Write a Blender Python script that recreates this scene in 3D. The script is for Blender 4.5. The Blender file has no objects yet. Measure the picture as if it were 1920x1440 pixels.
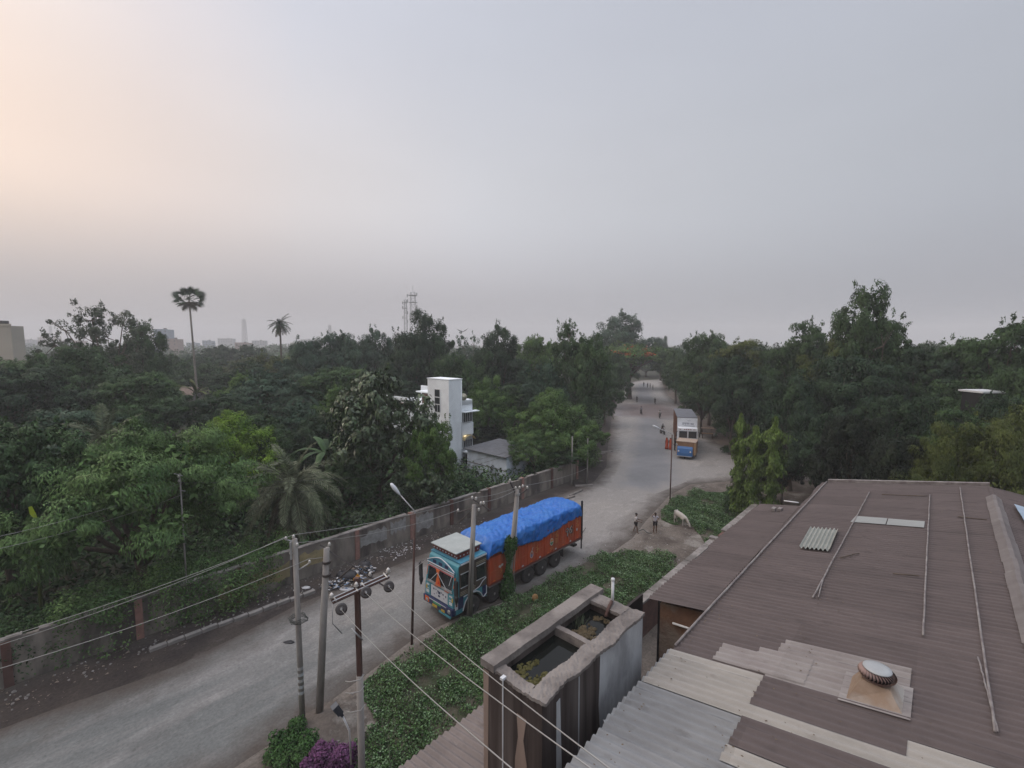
import bpy, math, random
import numpy as np
from mathutils import Vector, Matrix

# ------------------------------------------------------------------ camera, world, sun, exposure
SC = bpy.context.scene
COL = SC.collection
H = 14.5                       # height of the camera above the ground, metres
F = 870.0                      # focal length in photograph pixels (1920 wide)
TH = math.atan(75 / 870)       # downward tilt
cam_d = bpy.data.cameras.new('camera'); cam = bpy.data.objects.new('camera', cam_d); COL.objects.link(cam)
cam_d.sensor_width = 36; cam_d.lens = 36 * F / 1920
cam_d.clip_start = 0.1; cam_d.clip_end = 5000
cam.location = (0, 0, H); cam.rotation_euler = (math.pi / 2 - TH, 0, 0)
SC.camera = cam

SUN_DIR = Vector((-0.84, 0.42, 0.34)).normalized()
world = bpy.data.worlds.new('World'); SC.world = world; world.use_nodes = True
def build_world():
    nt = world.node_tree; N = nt.nodes; L = nt.links
    N.clear()
    out = N.new('ShaderNodeOutputWorld'); bg = N.new('ShaderNodeBackground'); bg.inputs[1].default_value = 0.1
    L.new(bg.outputs[0], out.inputs[0])
    sky = N.new('ShaderNodeTexSky'); sky.sky_type = 'NISHITA'; sky.sun_disc = False
    sky.sun_elevation = math.asin(SUN_DIR.z); sky.sun_rotation = math.atan2(SUN_DIR.x, SUN_DIR.y)
    sky.air_density = 2.0; sky.dust_density = 6.0; sky.ozone_density = 2.0
    tc = N.new('ShaderNodeTexCoord')
    def ramp(pts, src):
        r = N.new('ShaderNodeValToRGB'); r.color_ramp.interpolation = 'LINEAR'
        while len(r.color_ramp.elements) < len(pts): r.color_ramp.elements.new(0.5)
        for e, (p, c) in zip(r.color_ramp.elements, pts): e.position = p; e.color = (*c, 1)
        L.new(src, r.inputs[0]); return r.outputs[0]
    def m_(op, a, b=None):
        x = N.new('ShaderNodeMath'); x.operation = op
        for k, q in enumerate((a, b)):
            if isinstance(q, (int, float)): x.inputs[k].default_value = q
            elif q is not None: L.new(q, x.inputs[k])
        return x.outputs[0]
    def step(src, a, b):
        r = N.new('ShaderNodeMapRange'); r.interpolation_type = 'SMOOTHSTEP'; r.inputs[1].default_value = a; r.inputs[2].default_value = b; L.new(src, r.inputs[0]); return r.outputs[0]
    def mixc(f, a, b):
        x = N.new('ShaderNodeMix'); x.data_type = 'RGBA'; L.new(f, x.inputs[0]); L.new(a, x.inputs[6]); L.new(b, x.inputs[7]); return x.outputs[2]
    sep = N.new('ShaderNodeSeparateXYZ'); L.new(tc.outputs['Generated'], sep.inputs[0]); zc = sep.outputs[2]
    hz = m_('SQRT', m_('MAXIMUM', m_('SUBTRACT', 1.0, m_('MULTIPLY', zc, zc)), .02)); p = m_('MULTIPLY_ADD', m_('DIVIDE', sep.outputs[0], hz), .5); p.node.inputs[2].default_value = .5
    # the glow of the hidden sun lies to the left; a warm band above the grey haze bank of the horizon
    up = ramp([(.0, (1.1, .96, .90)), (.14, (.97, .88, .86)), (.21, (.80, .77, .82)), (.30, (.68, .70, .79)), (.50, (.585, .61, .69)), (.86, (.50, .53, .61)), (1, (.46, .49, .57))], p)
    warm = ramp([(.0, (1.1, .88, .74)), (.14, (.95, .78, .69)), (.21, (.84, .73, .69)), (.30, (.75, .71, .72)), (.46, (.655, .66, .705)), (.72, (.52, .54, .59)), (.86, (.45, .475, .53)), (1, (.40, .43, .48))], p)
    low = ramp([(.0, (.54, .50, .51)), (.14, (.51, .48, .495)), (.46, (.49, .48, .515)), (.72, (.42, .43, .47)), (.86, (.365, .38, .425)), (1, (.34, .36, .40))], p)
    m1o = mixc(step(zc, .27, .07), mixc(step(zc, .60, .28), up, warm), low)
    # thin uneven veil of cloud
    no = N.new('ShaderNodeTexNoise'); no.inputs['Scale'].default_value = 1.6; no.inputs['Detail'].default_value = 3
    mp = N.new('ShaderNodeMapping'); mp.inputs['Scale'].default_value = (1, 1, 3.0); L.new(tc.outputs['Generated'], mp.inputs[0]); L.new(mp.outputs[0], no.inputs[0])
    mr = N.new('ShaderNodeMapRange'); mr.inputs[1].default_value = .3; mr.inputs[2].default_value = .7; mr.inputs[3].default_value = 9.7; mr.inputs[4].default_value = 10.3
    L.new(no.outputs[0], mr.inputs[0])
    ze = N.new('ShaderNodeMapRange'); ze.interpolation_type = 'SMOOTHSTEP'; ze.inputs[1].default_value = .55; ze.inputs[2].default_value = 1; ze.inputs[3].default_value = 1; ze.inputs[4].default_value = 3.1; L.new(sep.outputs[2], ze.inputs[0])
    lo_ = m_('MULTIPLY_ADD', step(zc, .16, .02), -.10); lo_.node.inputs[2].default_value = 1.0; mr_out = m_('MULTIPLY', mr.outputs[0], lo_)
    mz = N.new('ShaderNodeMath'); mz.operation = 'MULTIPLY'; L.new(mr_out, mz.inputs[0]); L.new(ze.outputs[0], mz.inputs[1])   # an overcast sky is brightest overhead
    sc = N.new('ShaderNodeVectorMath'); sc.operation = 'SCALE'; L.new(m1o, sc.inputs[0]); L.new(mz.outputs[0], sc.inputs[3])
    m2 = N.new('ShaderNodeMix'); m2.data_type = 'RGBA'; m2.inputs[0].default_value = .03
    L.new(sc.outputs[0], m2.inputs[6]); L.new(sky.outputs[0], m2.inputs[7]); L.new(m2.outputs[2], bg.inputs[0])
build_world()
sun_d = bpy.data.lights.new('sun', 'SUN'); sun = bpy.data.objects.new('sun', sun_d); COL.objects.link(sun)
sun_d.energy = 0.6; sun_d.angle = math.radians(18); sun_d.color = (1, .88, .74)
sun.rotation_euler = SUN_DIR.to_track_quat('Z', 'Y').to_euler()
SC.view_settings.view_transform = 'Standard'; SC.view_settings.look = 'None'; SC.view_settings.exposure = 0.0; SC.view_settings.gamma = 1
SC.cycles.max_bounces = 5; SC.cycles.diffuse_bounces = 3; SC.cycles.glossy_bounces = 2; SC.cycles.transmission_bounces = 3
SC.cycles.volume_bounces = 1; SC.cycles.transparent_max_bounces = 4; SC.cycles.caustics_reflective = False; SC.cycles.caustics_refractive = False
SC.cycles.use_denoising = True
HAZE_DENSITY = 0.00075

# ------------------------------------------------------------------ survey helpers
AZ = math.radians(43)          # the road, wall, factory and lorry all follow this bearing
RZ = math.pi / 2 - AZ
UA = (math.sin(AZ), math.cos(AZ)); UN = (-math.cos(AZ), math.sin(AZ))
def W(a, n, z=0.0): return Vector((UA[0]*a + UN[0]*n, UA[1]*a + UN[1]*n, z))
def ray(px, py):
    v = -(py - 720) / F
    return Vector(((px - 960) / F, math.cos(TH) + v*math.sin(TH), -math.sin(TH) + v*math.cos(TH)))
def G(px, py, z=0.0):
    d = ray(px, py); return Vector((0, 0, H)) + d * ((z - H) / d.z)
def Y_(px, py, Y):
    d = ray(px, py); return Vector((0, 0, H)) + d * (Y / d.y)
def lin(c):
    if isinstance(c, str): c = tuple(int(c[i:i+2], 16)/255 for i in (0, 2, 4))
    return tuple(x/12.92 if x <= .04045 else ((x+.055)/1.055)**2.4 for x in c)

# ------------------------------------------------------------------ materials
def mat(name, col, rough=.7, metal=0.0, noise=None, bump=None, spec=.4, col2=None, scale=3.0, island=0.0, stretch=None, coord='Object', detail=6, lo=.35, hi=.65, emis=None, col3=None, scale3=.3):
    """principled material; col..col2 mixed by noise, col3 by a larger noise, island = per-leaf value jitter"""
    m = bpy.data.materials.new(name); m.use_nodes = True
    nt = m.node_tree; N = nt.nodes; L = nt.links; b = N['Principled BSDF']
    b.inputs['Roughness'].default_value = rough; b.inputs['Metallic'].default_value = metal
    b.inputs['Specular IOR Level'].default_value = spec
    b.inputs['Base Color'].default_value = (*col, 1)
    src = None
    tc = N.new('ShaderNodeTexCoord'); vec = tc.outputs[coord]
    if stretch:
        mp = N.new('ShaderNodeMapping'); mp.inputs['Scale'].default_value = stretch; L.new(vec, mp.inputs[0]); vec = mp.outputs[0]
    def noisefac(s, lo, hi, d):
        n = N.new('ShaderNodeTexNoise'); n.inputs['Scale'].default_value = s; n.inputs['Detail'].default_value = d; n.inputs['Roughness'].default_value = .6
        L.new(vec, n.inputs['Vector'])
        r = N.new('ShaderNodeMapRange'); r.inputs[1].default_value = lo; r.inputs[2].default_value = hi; L.new(n.outputs[0], r.inputs[0]); return r.outputs[0]
    if col2 is not None:
        mx = N.new('ShaderNodeMix'); mx.data_type = 'RGBA'; mx.inputs[6].default_value = (*col, 1); mx.inputs[7].default_value = (*col2, 1)
        L.new(noisefac(scale, lo, hi, detail), mx.inputs[0]); src = mx.outputs[2]
    if col3 is not None:
        mx = N.new('ShaderNodeMix'); mx.data_type = 'RGBA'
        if src: L.new(src, mx.inputs[6])
        else: mx.inputs[6].default_value = (*col, 1)
        mx.inputs[7].default_value = (*col3, 1)
        L.new(noisefac(scale3, .45, .62, 4), mx.inputs[0]); src = mx.outputs[2]
    if island:
        g = N.new('ShaderNodeNewGeometry'); r = N.new('ShaderNodeMapRange'); r.inputs[3].default_value = 1-island; r.inputs[4].default_value = 1+island
        L.new(g.outputs['Random Per Island'], r.inputs[0])
        s = N.new('ShaderNodeVectorMath'); s.operation = 'SCALE'; L.new(r.outputs[0], s.inputs[3])
        if src: L.new(src, s.inputs[0])
        else: s.inputs[0].default_value = col
        src = s.outputs[0]
    if src: L.new(src, b.inputs['Base Color'])
    if bump:
        n = N.new('ShaderNodeTexNoise'); n.inputs['Scale'].default_value = bump[0]; n.inputs['Detail'].default_value = 5; L.new(vec, n.inputs['Vector'])
        bm = N.new('ShaderNodeBump'); bm.inputs['Strength'].default_value = bump[1]; bm.inputs['Distance'].default_value = bump[2] if len(bump) > 2 else .02
        L.new(n.outputs[0], bm.inputs['Height']); L.new(bm.outputs[0], b.inputs['Normal'])
    if emis: b.inputs['Emission Color'].default_value = (*emis[:3], 1); b.inputs['Emission Strength'].default_value = emis[3]
    return m
def leafmat(name, c1, c2, isl=.5, rough=.55, scale=.45):
    m = mat(name, c1, rough=rough, col2=c2, scale=scale, island=isl, spec=.12 if 'gloss' not in name else .38, lo=.38, hi=.62)
    return m
M = {}
LEAF = dict(
    dark=((0.029, 0.057, 0.025), (0.06, 0.106, 0.04)), deep=((0.019, 0.038, 0.021), (0.037, 0.068, 0.031)), mid=((0.053, 0.103, 0.03), (0.098, 0.167, 0.045)),
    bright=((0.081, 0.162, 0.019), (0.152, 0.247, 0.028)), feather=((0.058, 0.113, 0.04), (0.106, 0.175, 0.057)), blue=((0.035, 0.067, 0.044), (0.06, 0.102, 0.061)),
    olive=((0.045, 0.066, 0.018), (0.086, 0.105, 0.027)), gloss=((0.041, 0.07, 0.031), (0.077, 0.11, 0.052)), grey=((.065, .085, .055), (.100, .120, .080)),
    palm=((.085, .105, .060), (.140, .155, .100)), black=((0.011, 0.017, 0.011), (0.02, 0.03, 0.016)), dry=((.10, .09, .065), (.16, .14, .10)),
    red=((.30, .050, .020), (.42, .10, .035)), weed=((0.03, 0.075, 0.021), (0.056, 0.112, 0.034)), weedpale=((0.09, 0.153, 0.072), (0.144, 0.216, 0.117)), purple=((.085, .030, .080), (.17, .075, .155)))
for k, (c1, c2) in LEAF.items(): M['leaf_'+k] = leafmat('leaf_'+k, c1, c2, rough=.32 if k == 'gloss' else .6)
M['bark'] = mat('bark', (.11, .085, .065), .9, col2=(.06, .048, .038), scale=6, stretch=(1, 1, .25), bump=(18, .6))
M['bark_pale'] = mat('bark_pale', (.26, .24, .21), .9, col2=(.16, .14, .12), scale=6, stretch=(1, 1, .25), bump=(18, .5))
M['concrete'] = mat('concrete', (.27, .25, .235), .9, col2=(.17, .155, .145), scale=2.5, bump=(30, .4), col3=(.12, .11, .10), scale3=.9)
M['pole_concrete'] = mat('pole_concrete', (.30, .29, .27), .9, col2=(.20, .185, .175), scale=3, stretch=(1, 1, .3), bump=(30, .3))
M['rust'] = mat('rust', (.060, .032, .028), .75, col2=(.10, .06, .05), scale=8, stretch=(1, 1, .3), spec=.3)
M['iron'] = mat('iron', (.05, .045, .045), .6, metal=.4, col2=(.09, .075, .07), scale=14)
M['galv'] = mat('galv', (.42, .43, .44), .5, metal=.5, col2=(.28, .28, .28), scale=8)
M['wire'] = mat('wire', (.30, .30, .29), .5, metal=.3)
M['wire_dark'] = mat('wire_dark', (.05, .055, .05), .6)
M['porcelain'] = mat('porcelain', (.62, .60, .57), .25)
M['white'] = mat('white', (.62, .64, .66), .6, col2=(.52, .54, .56), scale=2)
M['black'] = mat('black', (.02, .02, .022), .5)
M['rubber'] = mat('rubber', (.028, .027, .027), .85, col2=(.055, .05, .047), scale=5, bump=(40, .3))
M['glass'] = mat('glass', (.018, .022, .026), .08, spec=.7)
M['skin'] = mat('skin', (.11, .060, .038), .6)
M['hair'] = mat('hair', (.012, .010, .010), .6)

# ------------------------------------------------------------------ mesh helpers
class MB:
    def __init__(s): s.v = []; s.f = []
    def add(s, vs, fs):
        o = len(s.v); s.v += [tuple(v) for v in vs]; s.f += [tuple(i+o for i in f) for f in fs]; return s
    def box(s, x0, x1, y0, y1, z0, z1, mtx=None):
        vs = [Vector(p) for p in ((x0,y0,z0),(x1,y0,z0),(x1,y1,z0),(x0,y1,z0),(x0,y0,z1),(x1,y0,z1),(x1,y1,z1),(x0,y1,z1))]
        if mtx: vs = [mtx @ v for v in vs]
        return s.add(vs, [(0,3,2,1),(4,5,6,7),(0,1,5,4),(1,2,6,5),(2,3,7,6),(3,0,4,7)])
    def tube(s, pts, r, n=8, cap=True):
        pts = [Vector(p) for p in pts]; m = len(pts); rs = r if isinstance(r, (list, tuple)) else [r]*m
        vs = []; prev = None
        for i, p in enumerate(pts):
            t = (pts[min(i+1, m-1)] - pts[max(i-1, 0)]).normalized()
            if prev is None:
                a = Vector((1,0,0)) if abs(t.x) < .8 else Vector((0,1,0)); x = t.cross(a).normalized()
            else: x = (prev - t*prev.dot(t)).normalized()
            prev = x; y = t.cross(x)
            for k in range(n):
                an = 2*math.pi*k/n; vs.append(p + (x*math.cos(an) + y*math.sin(an))*rs[i])
        fs = [(i*n+k, i*n+(k+1) % n, (i+1)*n+(k+1) % n, (i+1)*n+k) for i in range(m-1) for k in range(n)]
        if cap: fs += [tuple(range(n))[::-1], tuple(range((m-1)*n, m*n))]
        return s.add(vs, fs)
    def lathe(s, prof, n=20, c=(0,0,0), axis='Z'):
        vs = []
        for r, z in prof:
            for k in range(n):
                an = 2*math.pi*k/n; x, y = r*math.cos(an), r*math.sin(an)
                p = (x, y, z) if axis == 'Z' else ((x, z, y) if axis == 'Y' else (z, x, y))
                vs.append((p[0]+c[0], p[1]+c[1], p[2]+c[2]))
        m = len(prof)
        fs = [(i*n+k, i*n+(k+1) % n, (i+1)*n+(k+1) % n, (i+1)*n+k) for i in range(m-1) for k in range(n)]
        fs += [tuple(range(n))[::-1], tuple(range((m-1)*n, m*n))]
        return s.add(vs, fs)
    def prism(s, poly, d0, d1, axis='Y'):
        """poly of (a,b) extruded along axis between d0 and d1: Y -> (a,d,b), X -> (d,a,b), Z -> (a,b,d)"""
        g = {'Y': lambda a, b, d: (a, d, b), 'X': lambda a, b, d: (d, a, b), 'Z': lambda a, b, d: (a, b, d)}[axis]
        n = len(poly); vs = [g(a, b, d0) for a, b in poly] + [g(a, b, d1) for a, b in poly]
        return s.add(vs, [tuple(range(n)), tuple(range(2*n-1, n-1, -1))] + [(i, i+n, (i+1) % n + n, (i+1) % n) for i in range(n)])
    def blob(s, c, r, n=8, m=6, rng=random, j=.2):
        vs = []; 
        for i in range(m+1):
            for k in range(n):
                ph = math.pi*i/m; an = 2*math.pi*k/n; q = 1 + rng.uniform(-j, j)
                vs.append((c[0]+r[0]*q*math.sin(ph)*math.cos(an), c[1]+r[1]*q*math.sin(ph)*math.sin(an), c[2]+r[2]*q*math.cos(ph)))
        return s.add(vs, [(i*n+k, (i+1)*n+k, (i+1)*n+(k+1) % n, i*n+(k+1) % n) for i in range(m) for k in range(n)])
    def build(s, name, m, parent=None, smooth=False, loc=None, rz=None):
        me = bpy.data.meshes.new(name); me.from_pydata(s.v, [], s.f); me.update()
        o = bpy.data.objects.new(name, me); COL.objects.link(o)
        me.materials.append(M[m] if isinstance(m, str) else m)
        if smooth: me.shade_smooth()
        if parent: o.parent = parent
        if loc is not None: o.location = loc
        if rz is not None: o.rotation_euler.z = rz
        return o
def tag(o, label=None, cat=None, group=None, kind=None):
    if label: o['label'] = label
    if cat: o['category'] = cat
    if group: o['group'] = group
    if kind: o['kind'] = kind
    return o
def empty(name, loc, label, cat, group=None, rz=0.0, s=1.0):
    o = bpy.data.objects.new(name, None); COL.objects.link(o); o.empty_display_size = .3
    o.location = loc; o.rotation_euler = (0, 0, rz); o.scale = (s, s, s)
    return tag(o, label, cat, group)
def bevel(o, w=.02, seg=2):
    b = o.modifiers.new('bevel', 'BEVEL'); b.width = w; b.segments = seg; b.limit_method = 'ANGLE'; return o
def quads_object(name, P, m, parent=None, shade=False):
    """P: (n,4,3) array of separate quads"""
    n = len(P); me = bpy.data.meshes.new(name)
    me.vertices.add(n*4); me.vertices.foreach_set('co', P.reshape(-1).astype(np.float32))
    me.loops.add(n*4); me.loops.foreach_set('vertex_index', np.arange(n*4, dtype=np.int32))
    me.polygons.add(n); me.polygons.foreach_set('loop_start', np.arange(0, n*4, 4, dtype=np.int32))
    me.update(); me.validate()
    o = bpy.data.objects.new(name, me); COL.objects.link(o); me.materials.append(M[m] if isinstance(m, str) else m)
    if parent: o.parent = parent
    return o
def unit(v): return v / np.maximum(np.linalg.norm(v, axis=1, keepdims=True), 1e-6)
def leaf_quads(rng, P, Nn, L, Wd, droop=0.0, T=None):
    n = len(P); Nn = unit(Nn)
    if T is None: T = rng.normal(size=(n, 3))
    T = T - Nn * np.sum(T*Nn, axis=1, keepdims=True); T = unit(T); B = np.cross(Nn, T)
    l = (L * rng.uniform(.65, 1.3, (n, 1)))/2; w = (Wd * rng.uniform(.65, 1.3, (n, 1)))/2
    dz = np.zeros((n, 3)); dz[:, 2:] = -droop*l
    return np.stack([P - T*l, P - B*w, P + T*l + dz, P + B*w], axis=1)
def sphere_dirs(rng, n, up=0.0):
    d = unit(rng.normal(size=(n, 3))); d[:, 2] += up; return unit(d)
# ------------------------------------------------------------------ foliage prototypes (crown radius about 5 m, tree about 10 m high)
def puffs(rng, lobes, n, pr, flat=1.0):
    """small leaf clusters on the surfaces of the big lobes, none buried in another lobe"""
    C = np.array([l[:3] for l in lobes], float); R = np.array([l[3] for l in lobes], float)
    w = R**2; w /= w.sum(); k = rng.choice(len(R), n*3, p=w)
    d = sphere_dirs(rng, n*3, .25)
    p = C[k] + d * (R[k] * rng.uniform(.80, 1.22, n*3))[:, None] * np.array([1, 1, flat])
    dist = np.linalg.norm((p[:, None, :] - C[None])/np.array([1, 1, flat]), axis=2) / R[None]
    dist[np.arange(len(k)), k] = 9
    keep = dist.min(axis=1) > .78
    p, d = p[keep][:n], d[keep][:n]
    return p, d, pr * rng.uniform(.5, 1.5, len(p))
def crown_mesh(name, seed, kind):
    rng = np.random.default_rng(seed)
    cfg = dict(  # big lobes, lobe radius, puffs, puff radius, leaves per puff, leaf length, width, flat, droop
        dense=(13, (1.2, 2.3), 150, .66, 260, .24, .12, .7, .2), round=(10, (1.5, 2.4), 130, .68, 290, .22, .12, .8, .2),
        feather=(15, (1.0, 2.1), 125, .82, 380, .20, .055, .6, .9), layered=(15, (1.0, 2.0), 125, .85, 260, .26, .10, .42, .4),
        big=(11, (1.3, 2.2), 130, .66, 80, .42, .20, .75, .5), tall=(14, (1.2, 2.0), 160, .62, 240, .24, .12, .9, .2),
        airy=(9, (.9, 1.5), 70, .48, 90, .24, .09, .6, .3), far=(9, (1.6, 2.4), 110, .8, 80, .42, .24, .8, .1), far2=(10, (1.3, 2.3), 120, .75, 80, .42, .22, .75, .1),
        umbrella=(13, (1.0, 1.7), 130, .75, 150, .26, .08, .5, .4))[kind]
    nl, (r0, r1), npf, pr, lp, L, Wd, flat, droop = cfg
    lobes = [(0, 0, 6.2, 2.6 if kind not in ('airy', 'umbrella') else .8)]
    for i in range(nl):
        an = 2*math.pi*(i*.618+rng.uniform(-.08, .08)); t = (i+.5)/nl
        r = rng.uniform(r0, r1)
        if kind == 'tall': z = 3.4 + 6.6*t; rad = (3.0 - 2.3*abs(t-.35)) * rng.uniform(.5, 1)
        elif kind == 'airy': z = 4.5+4.8*rng.uniform(.2, 1); rad = rng.uniform(1.2, 4.4)
        elif kind == 'umbrella': z = 7.6+rng.uniform(-.7, .8); rad = 4.2*math.sqrt(t)
        else:
            el = math.asin(min(1, max(-.45, -.35 + 1.45*t))); rad = 3.5*math.cos(el)*rng.uniform(.8, 1.25); z = 5.5 + 3.1*math.sin(el)*rng.uniform(.8, 1.25)
        lobes.append((rad*math.cos(an), rad*math.sin(an), z, r))
    if kind == 'airy': lobes = lobes[1:]
    pc, pd, prr = puffs(rng, lobes, npf, pr, .8 if kind in ('layered', 'umbrella') else 1)
    k = np.repeat(np.arange(len(pc)), lp); n = len(k)
    d = sphere_dirs(rng, n, .15); rad = rng.uniform(.35, 1.05, n)**.6
    P = pc[k] + d * (prr[k]*rad)[:, None] * np.array([1, 1, flat])
    Nn = d*.75 + pd[k]*.45 + rng.normal(size=(n, 3))*.28 + np.array([0, 0, .30])
    T = None
    if droop > .5: T = pd[k]*.8 + d*.5 + rng.normal(size=(n, 3))*.35 + np.array([0, 0, -.3])
    Q = leaf_quads(rng, P, Nn, L, Wd, droop, T)
    # inner leaves that close the heart of the crown, and stray sprigs outside it
    m = n//10; kk = rng.integers(0, len(lobes), m); C = np.array([l[:3] for l in lobes]); R = np.array([l[3] for l in lobes])
    if kind != 'airy':
        P2 = C[kk] + sphere_dirs(rng, m)*(R[kk]*rng.uniform(.3, .95, m))[:, None]
        Q2 = leaf_quads(rng, P2, rng.normal(size=(m, 3)), L*1.7, L*.9, .2); Q = np.concatenate([Q, Q2])
    ns = 45; ks = rng.integers(0, len(pc), ns); reps = 26
    S0 = pc[ks] + pd[ks]*prr[ks][:, None]; dirs = unit(pd[ks] + rng.normal(size=(ns, 3))*.4 + np.array([0, 0, .05]))
    tt = rng.uniform(0, .42, (ns, reps, 1)); Ps = (S0[:, None] + dirs[:, None]*tt + rng.normal(size=(ns, reps, 3))*.09).reshape(-1, 3)
    Q = np.concatenate([Q, leaf_quads(rng, Ps, rng.normal(size=(len(Ps), 3))+np.array([0, 0, .5]), L, Wd, droop)])
    o = quads_object('crown', Q, 'leaf_mid')
    # trunk with limbs to the lobes
    mb = MB(); zb = 3.0 if kind != 'airy' else 4.0
    if kind == 'umbrella': zb = 5.0
    mb.tube([(0, 0, -.3), (.05, 0, .5), (-.08, .05, zb*.6), (.1, 0, zb)], [.42, .30, .25, .22], 9)
    for (x, y, z, r) in lobes:
        z0 = min(zb*rng.uniform(.7, 1), z-.5)
        mid = (x*.45+rng.uniform(-.2, .2), y*.45+rng.uniform(-.2, .2), z0+(z-z0)*.55)
        k_ = .5 if kind == 'airy' else 1; mb.tube([(0, 0, z0), mid, (x*.85, y*.85, z+.1)], [.17*k_, .11*k_, .04], 6)
    if kind == 'airy':
        for j in range(0, len(pc), 2):
            c = min(lobes, key=lambda l: (l[0]-pc[j][0])**2+(l[1]-pc[j][1])**2+(l[2]-pc[j][2])**2)
            mb.tube([(c[0]*.85, c[1]*.85, c[2]), tuple(pc[j])], [.05, .015], 4, False)
    t = mb.build('trunk', 'bark', smooth=True)
    zt = float(np.percentile(Q[:, :, 2], 99.7)); rt = float(np.percentile(np.abs(Q[:, :, 0]), 99))
    o.name = 'crown_mesh_source'; t.name = 'trunk_mesh_source'
    COL.objects.unlink(o); COL.objects.unlink(t)
    return dict(crown=o, trunk=t, top=zt, rad=rt)
PROTO = {}
def proto(kind, var=0):
    key = (kind, var)
    if key not in PROTO: PROTO[key] = crown_mesh(kind, 11 + 7*var + sum(map(ord, kind)), kind)
    return PROTO[key]
TR = random.Random(5)
def tree(name, base, height, width, kind, leaf, label, group=None, var=None, bark='bark', rz=None, cat='tree'):
    p = proto(kind, TR.randrange(2) if var is None else var)
    e = empty(name, base, label, cat, group, rz=TR.uniform(0, 6.28) if rz is None else rz)
    sx = width / (2*p['rad']); sz = height / p['top']
    sx = max(.5*sz, min(sx, 1.9*sz)); e.scale = (sx, sx*TR.uniform(.92, 1.08), sz)
    for part, mm in (('crown', 'leaf_'+leaf), ('trunk', bark)):
        o = p[part].copy(); o.name = part; COL.objects.link(o); o.parent = e
        o.material_slots[0].link = 'OBJECT'; o.material_slots[0].material = M[mm]
    return e
def tree_px(name, px, ytop, Y, wpx, kind, leaf, label, group=None, **k):
    """a tree that stands at distance Y; its size comes from how large it shows"""
    top = Y_(px, ytop, Y); w = wpx * Y / F
    return tree(name, (top.x, Y, 0), max(2.5, top.z), w, kind, leaf, label, group, **k)
def palm_fan(name, base, height, label):
    e = empty(name, base, label, 'palm tree'); rng = random.Random(3)
    mb = MB(); mb.tube([(0, 0, -.2), (.05, .05, height*.3), (-.15, 0, height*.65), (-.35, 0, height-1.2)], [.30, .22, .18, .16], 10); mb.build('trunk', 'bark_pale', e, True)
    mb = MB(); c = Vector((-.35, 0, height-1.1))
    for i in range(30):
        an = i*2.4+rng.uniform(-.3, .3); el = -.45+1.9*(i/30)+rng.uniform(-.1, .1); d = Vector((math.cos(an)*math.cos(el), math.sin(an)*math.cos(el), math.sin(el)))
        h = c + d*rng.uniform(1.6, 2.3)*(1 if el < .8 else .8); mb.tube([c, h], [.03, .02], 4, False)
        side = d.cross(Vector((0, 0, 1))).normalized(); upv = side.cross(d); ro = rng.uniform(-1.3, 1.3); side, upv = side*math.cos(ro)+upv*math.sin(ro), upv*math.cos(ro)-side*math.sin(ro)
        for k in range(15):
            a = -1.9 + 3.8*k/14; t = (d*math.cos(a) + side*math.sin(a)).normalized(); ln = 1.35*(1-.12*abs(a))
            tip = h + t*ln + Vector((0, 0, -.12)); sd = t.cross(upv).normalized()*.08
            mb.add([h, h+t*ln*.5+sd, tip, h+t*ln*.5-sd], [(0, 1, 2, 3)])
    mb.build('crown', 'leaf_deep', e)
    mb = MB()
    for i in range(44):   # skirt of dead fans below the crown
        an = 6.28*i/22+rng.uniform(-.1, .1); d = Vector((math.cos(an), math.sin(an), -.55 if i < 22 else -1.7)).normalized()
        h = c + d*1.0+Vector((0, 0, -.1)); side = d.cross(Vector((0, 0, 1))).normalized()
        for k in range(11):
            a = -1.1 + 2.2*k/10; t = (d*math.cos(a) + side*math.sin(a)).normalized(); tip = h + t*1.5 + Vector((0, 0, -.35)); sd = Vector((0, 0, .06))
            mb.add([h, h+t*.5+sd, tip, h+t*.5-sd], [(0, 1, 2, 3)])
    mb.build('dead_frond_skirt', 'leaf_dry', e)
    return e
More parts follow.
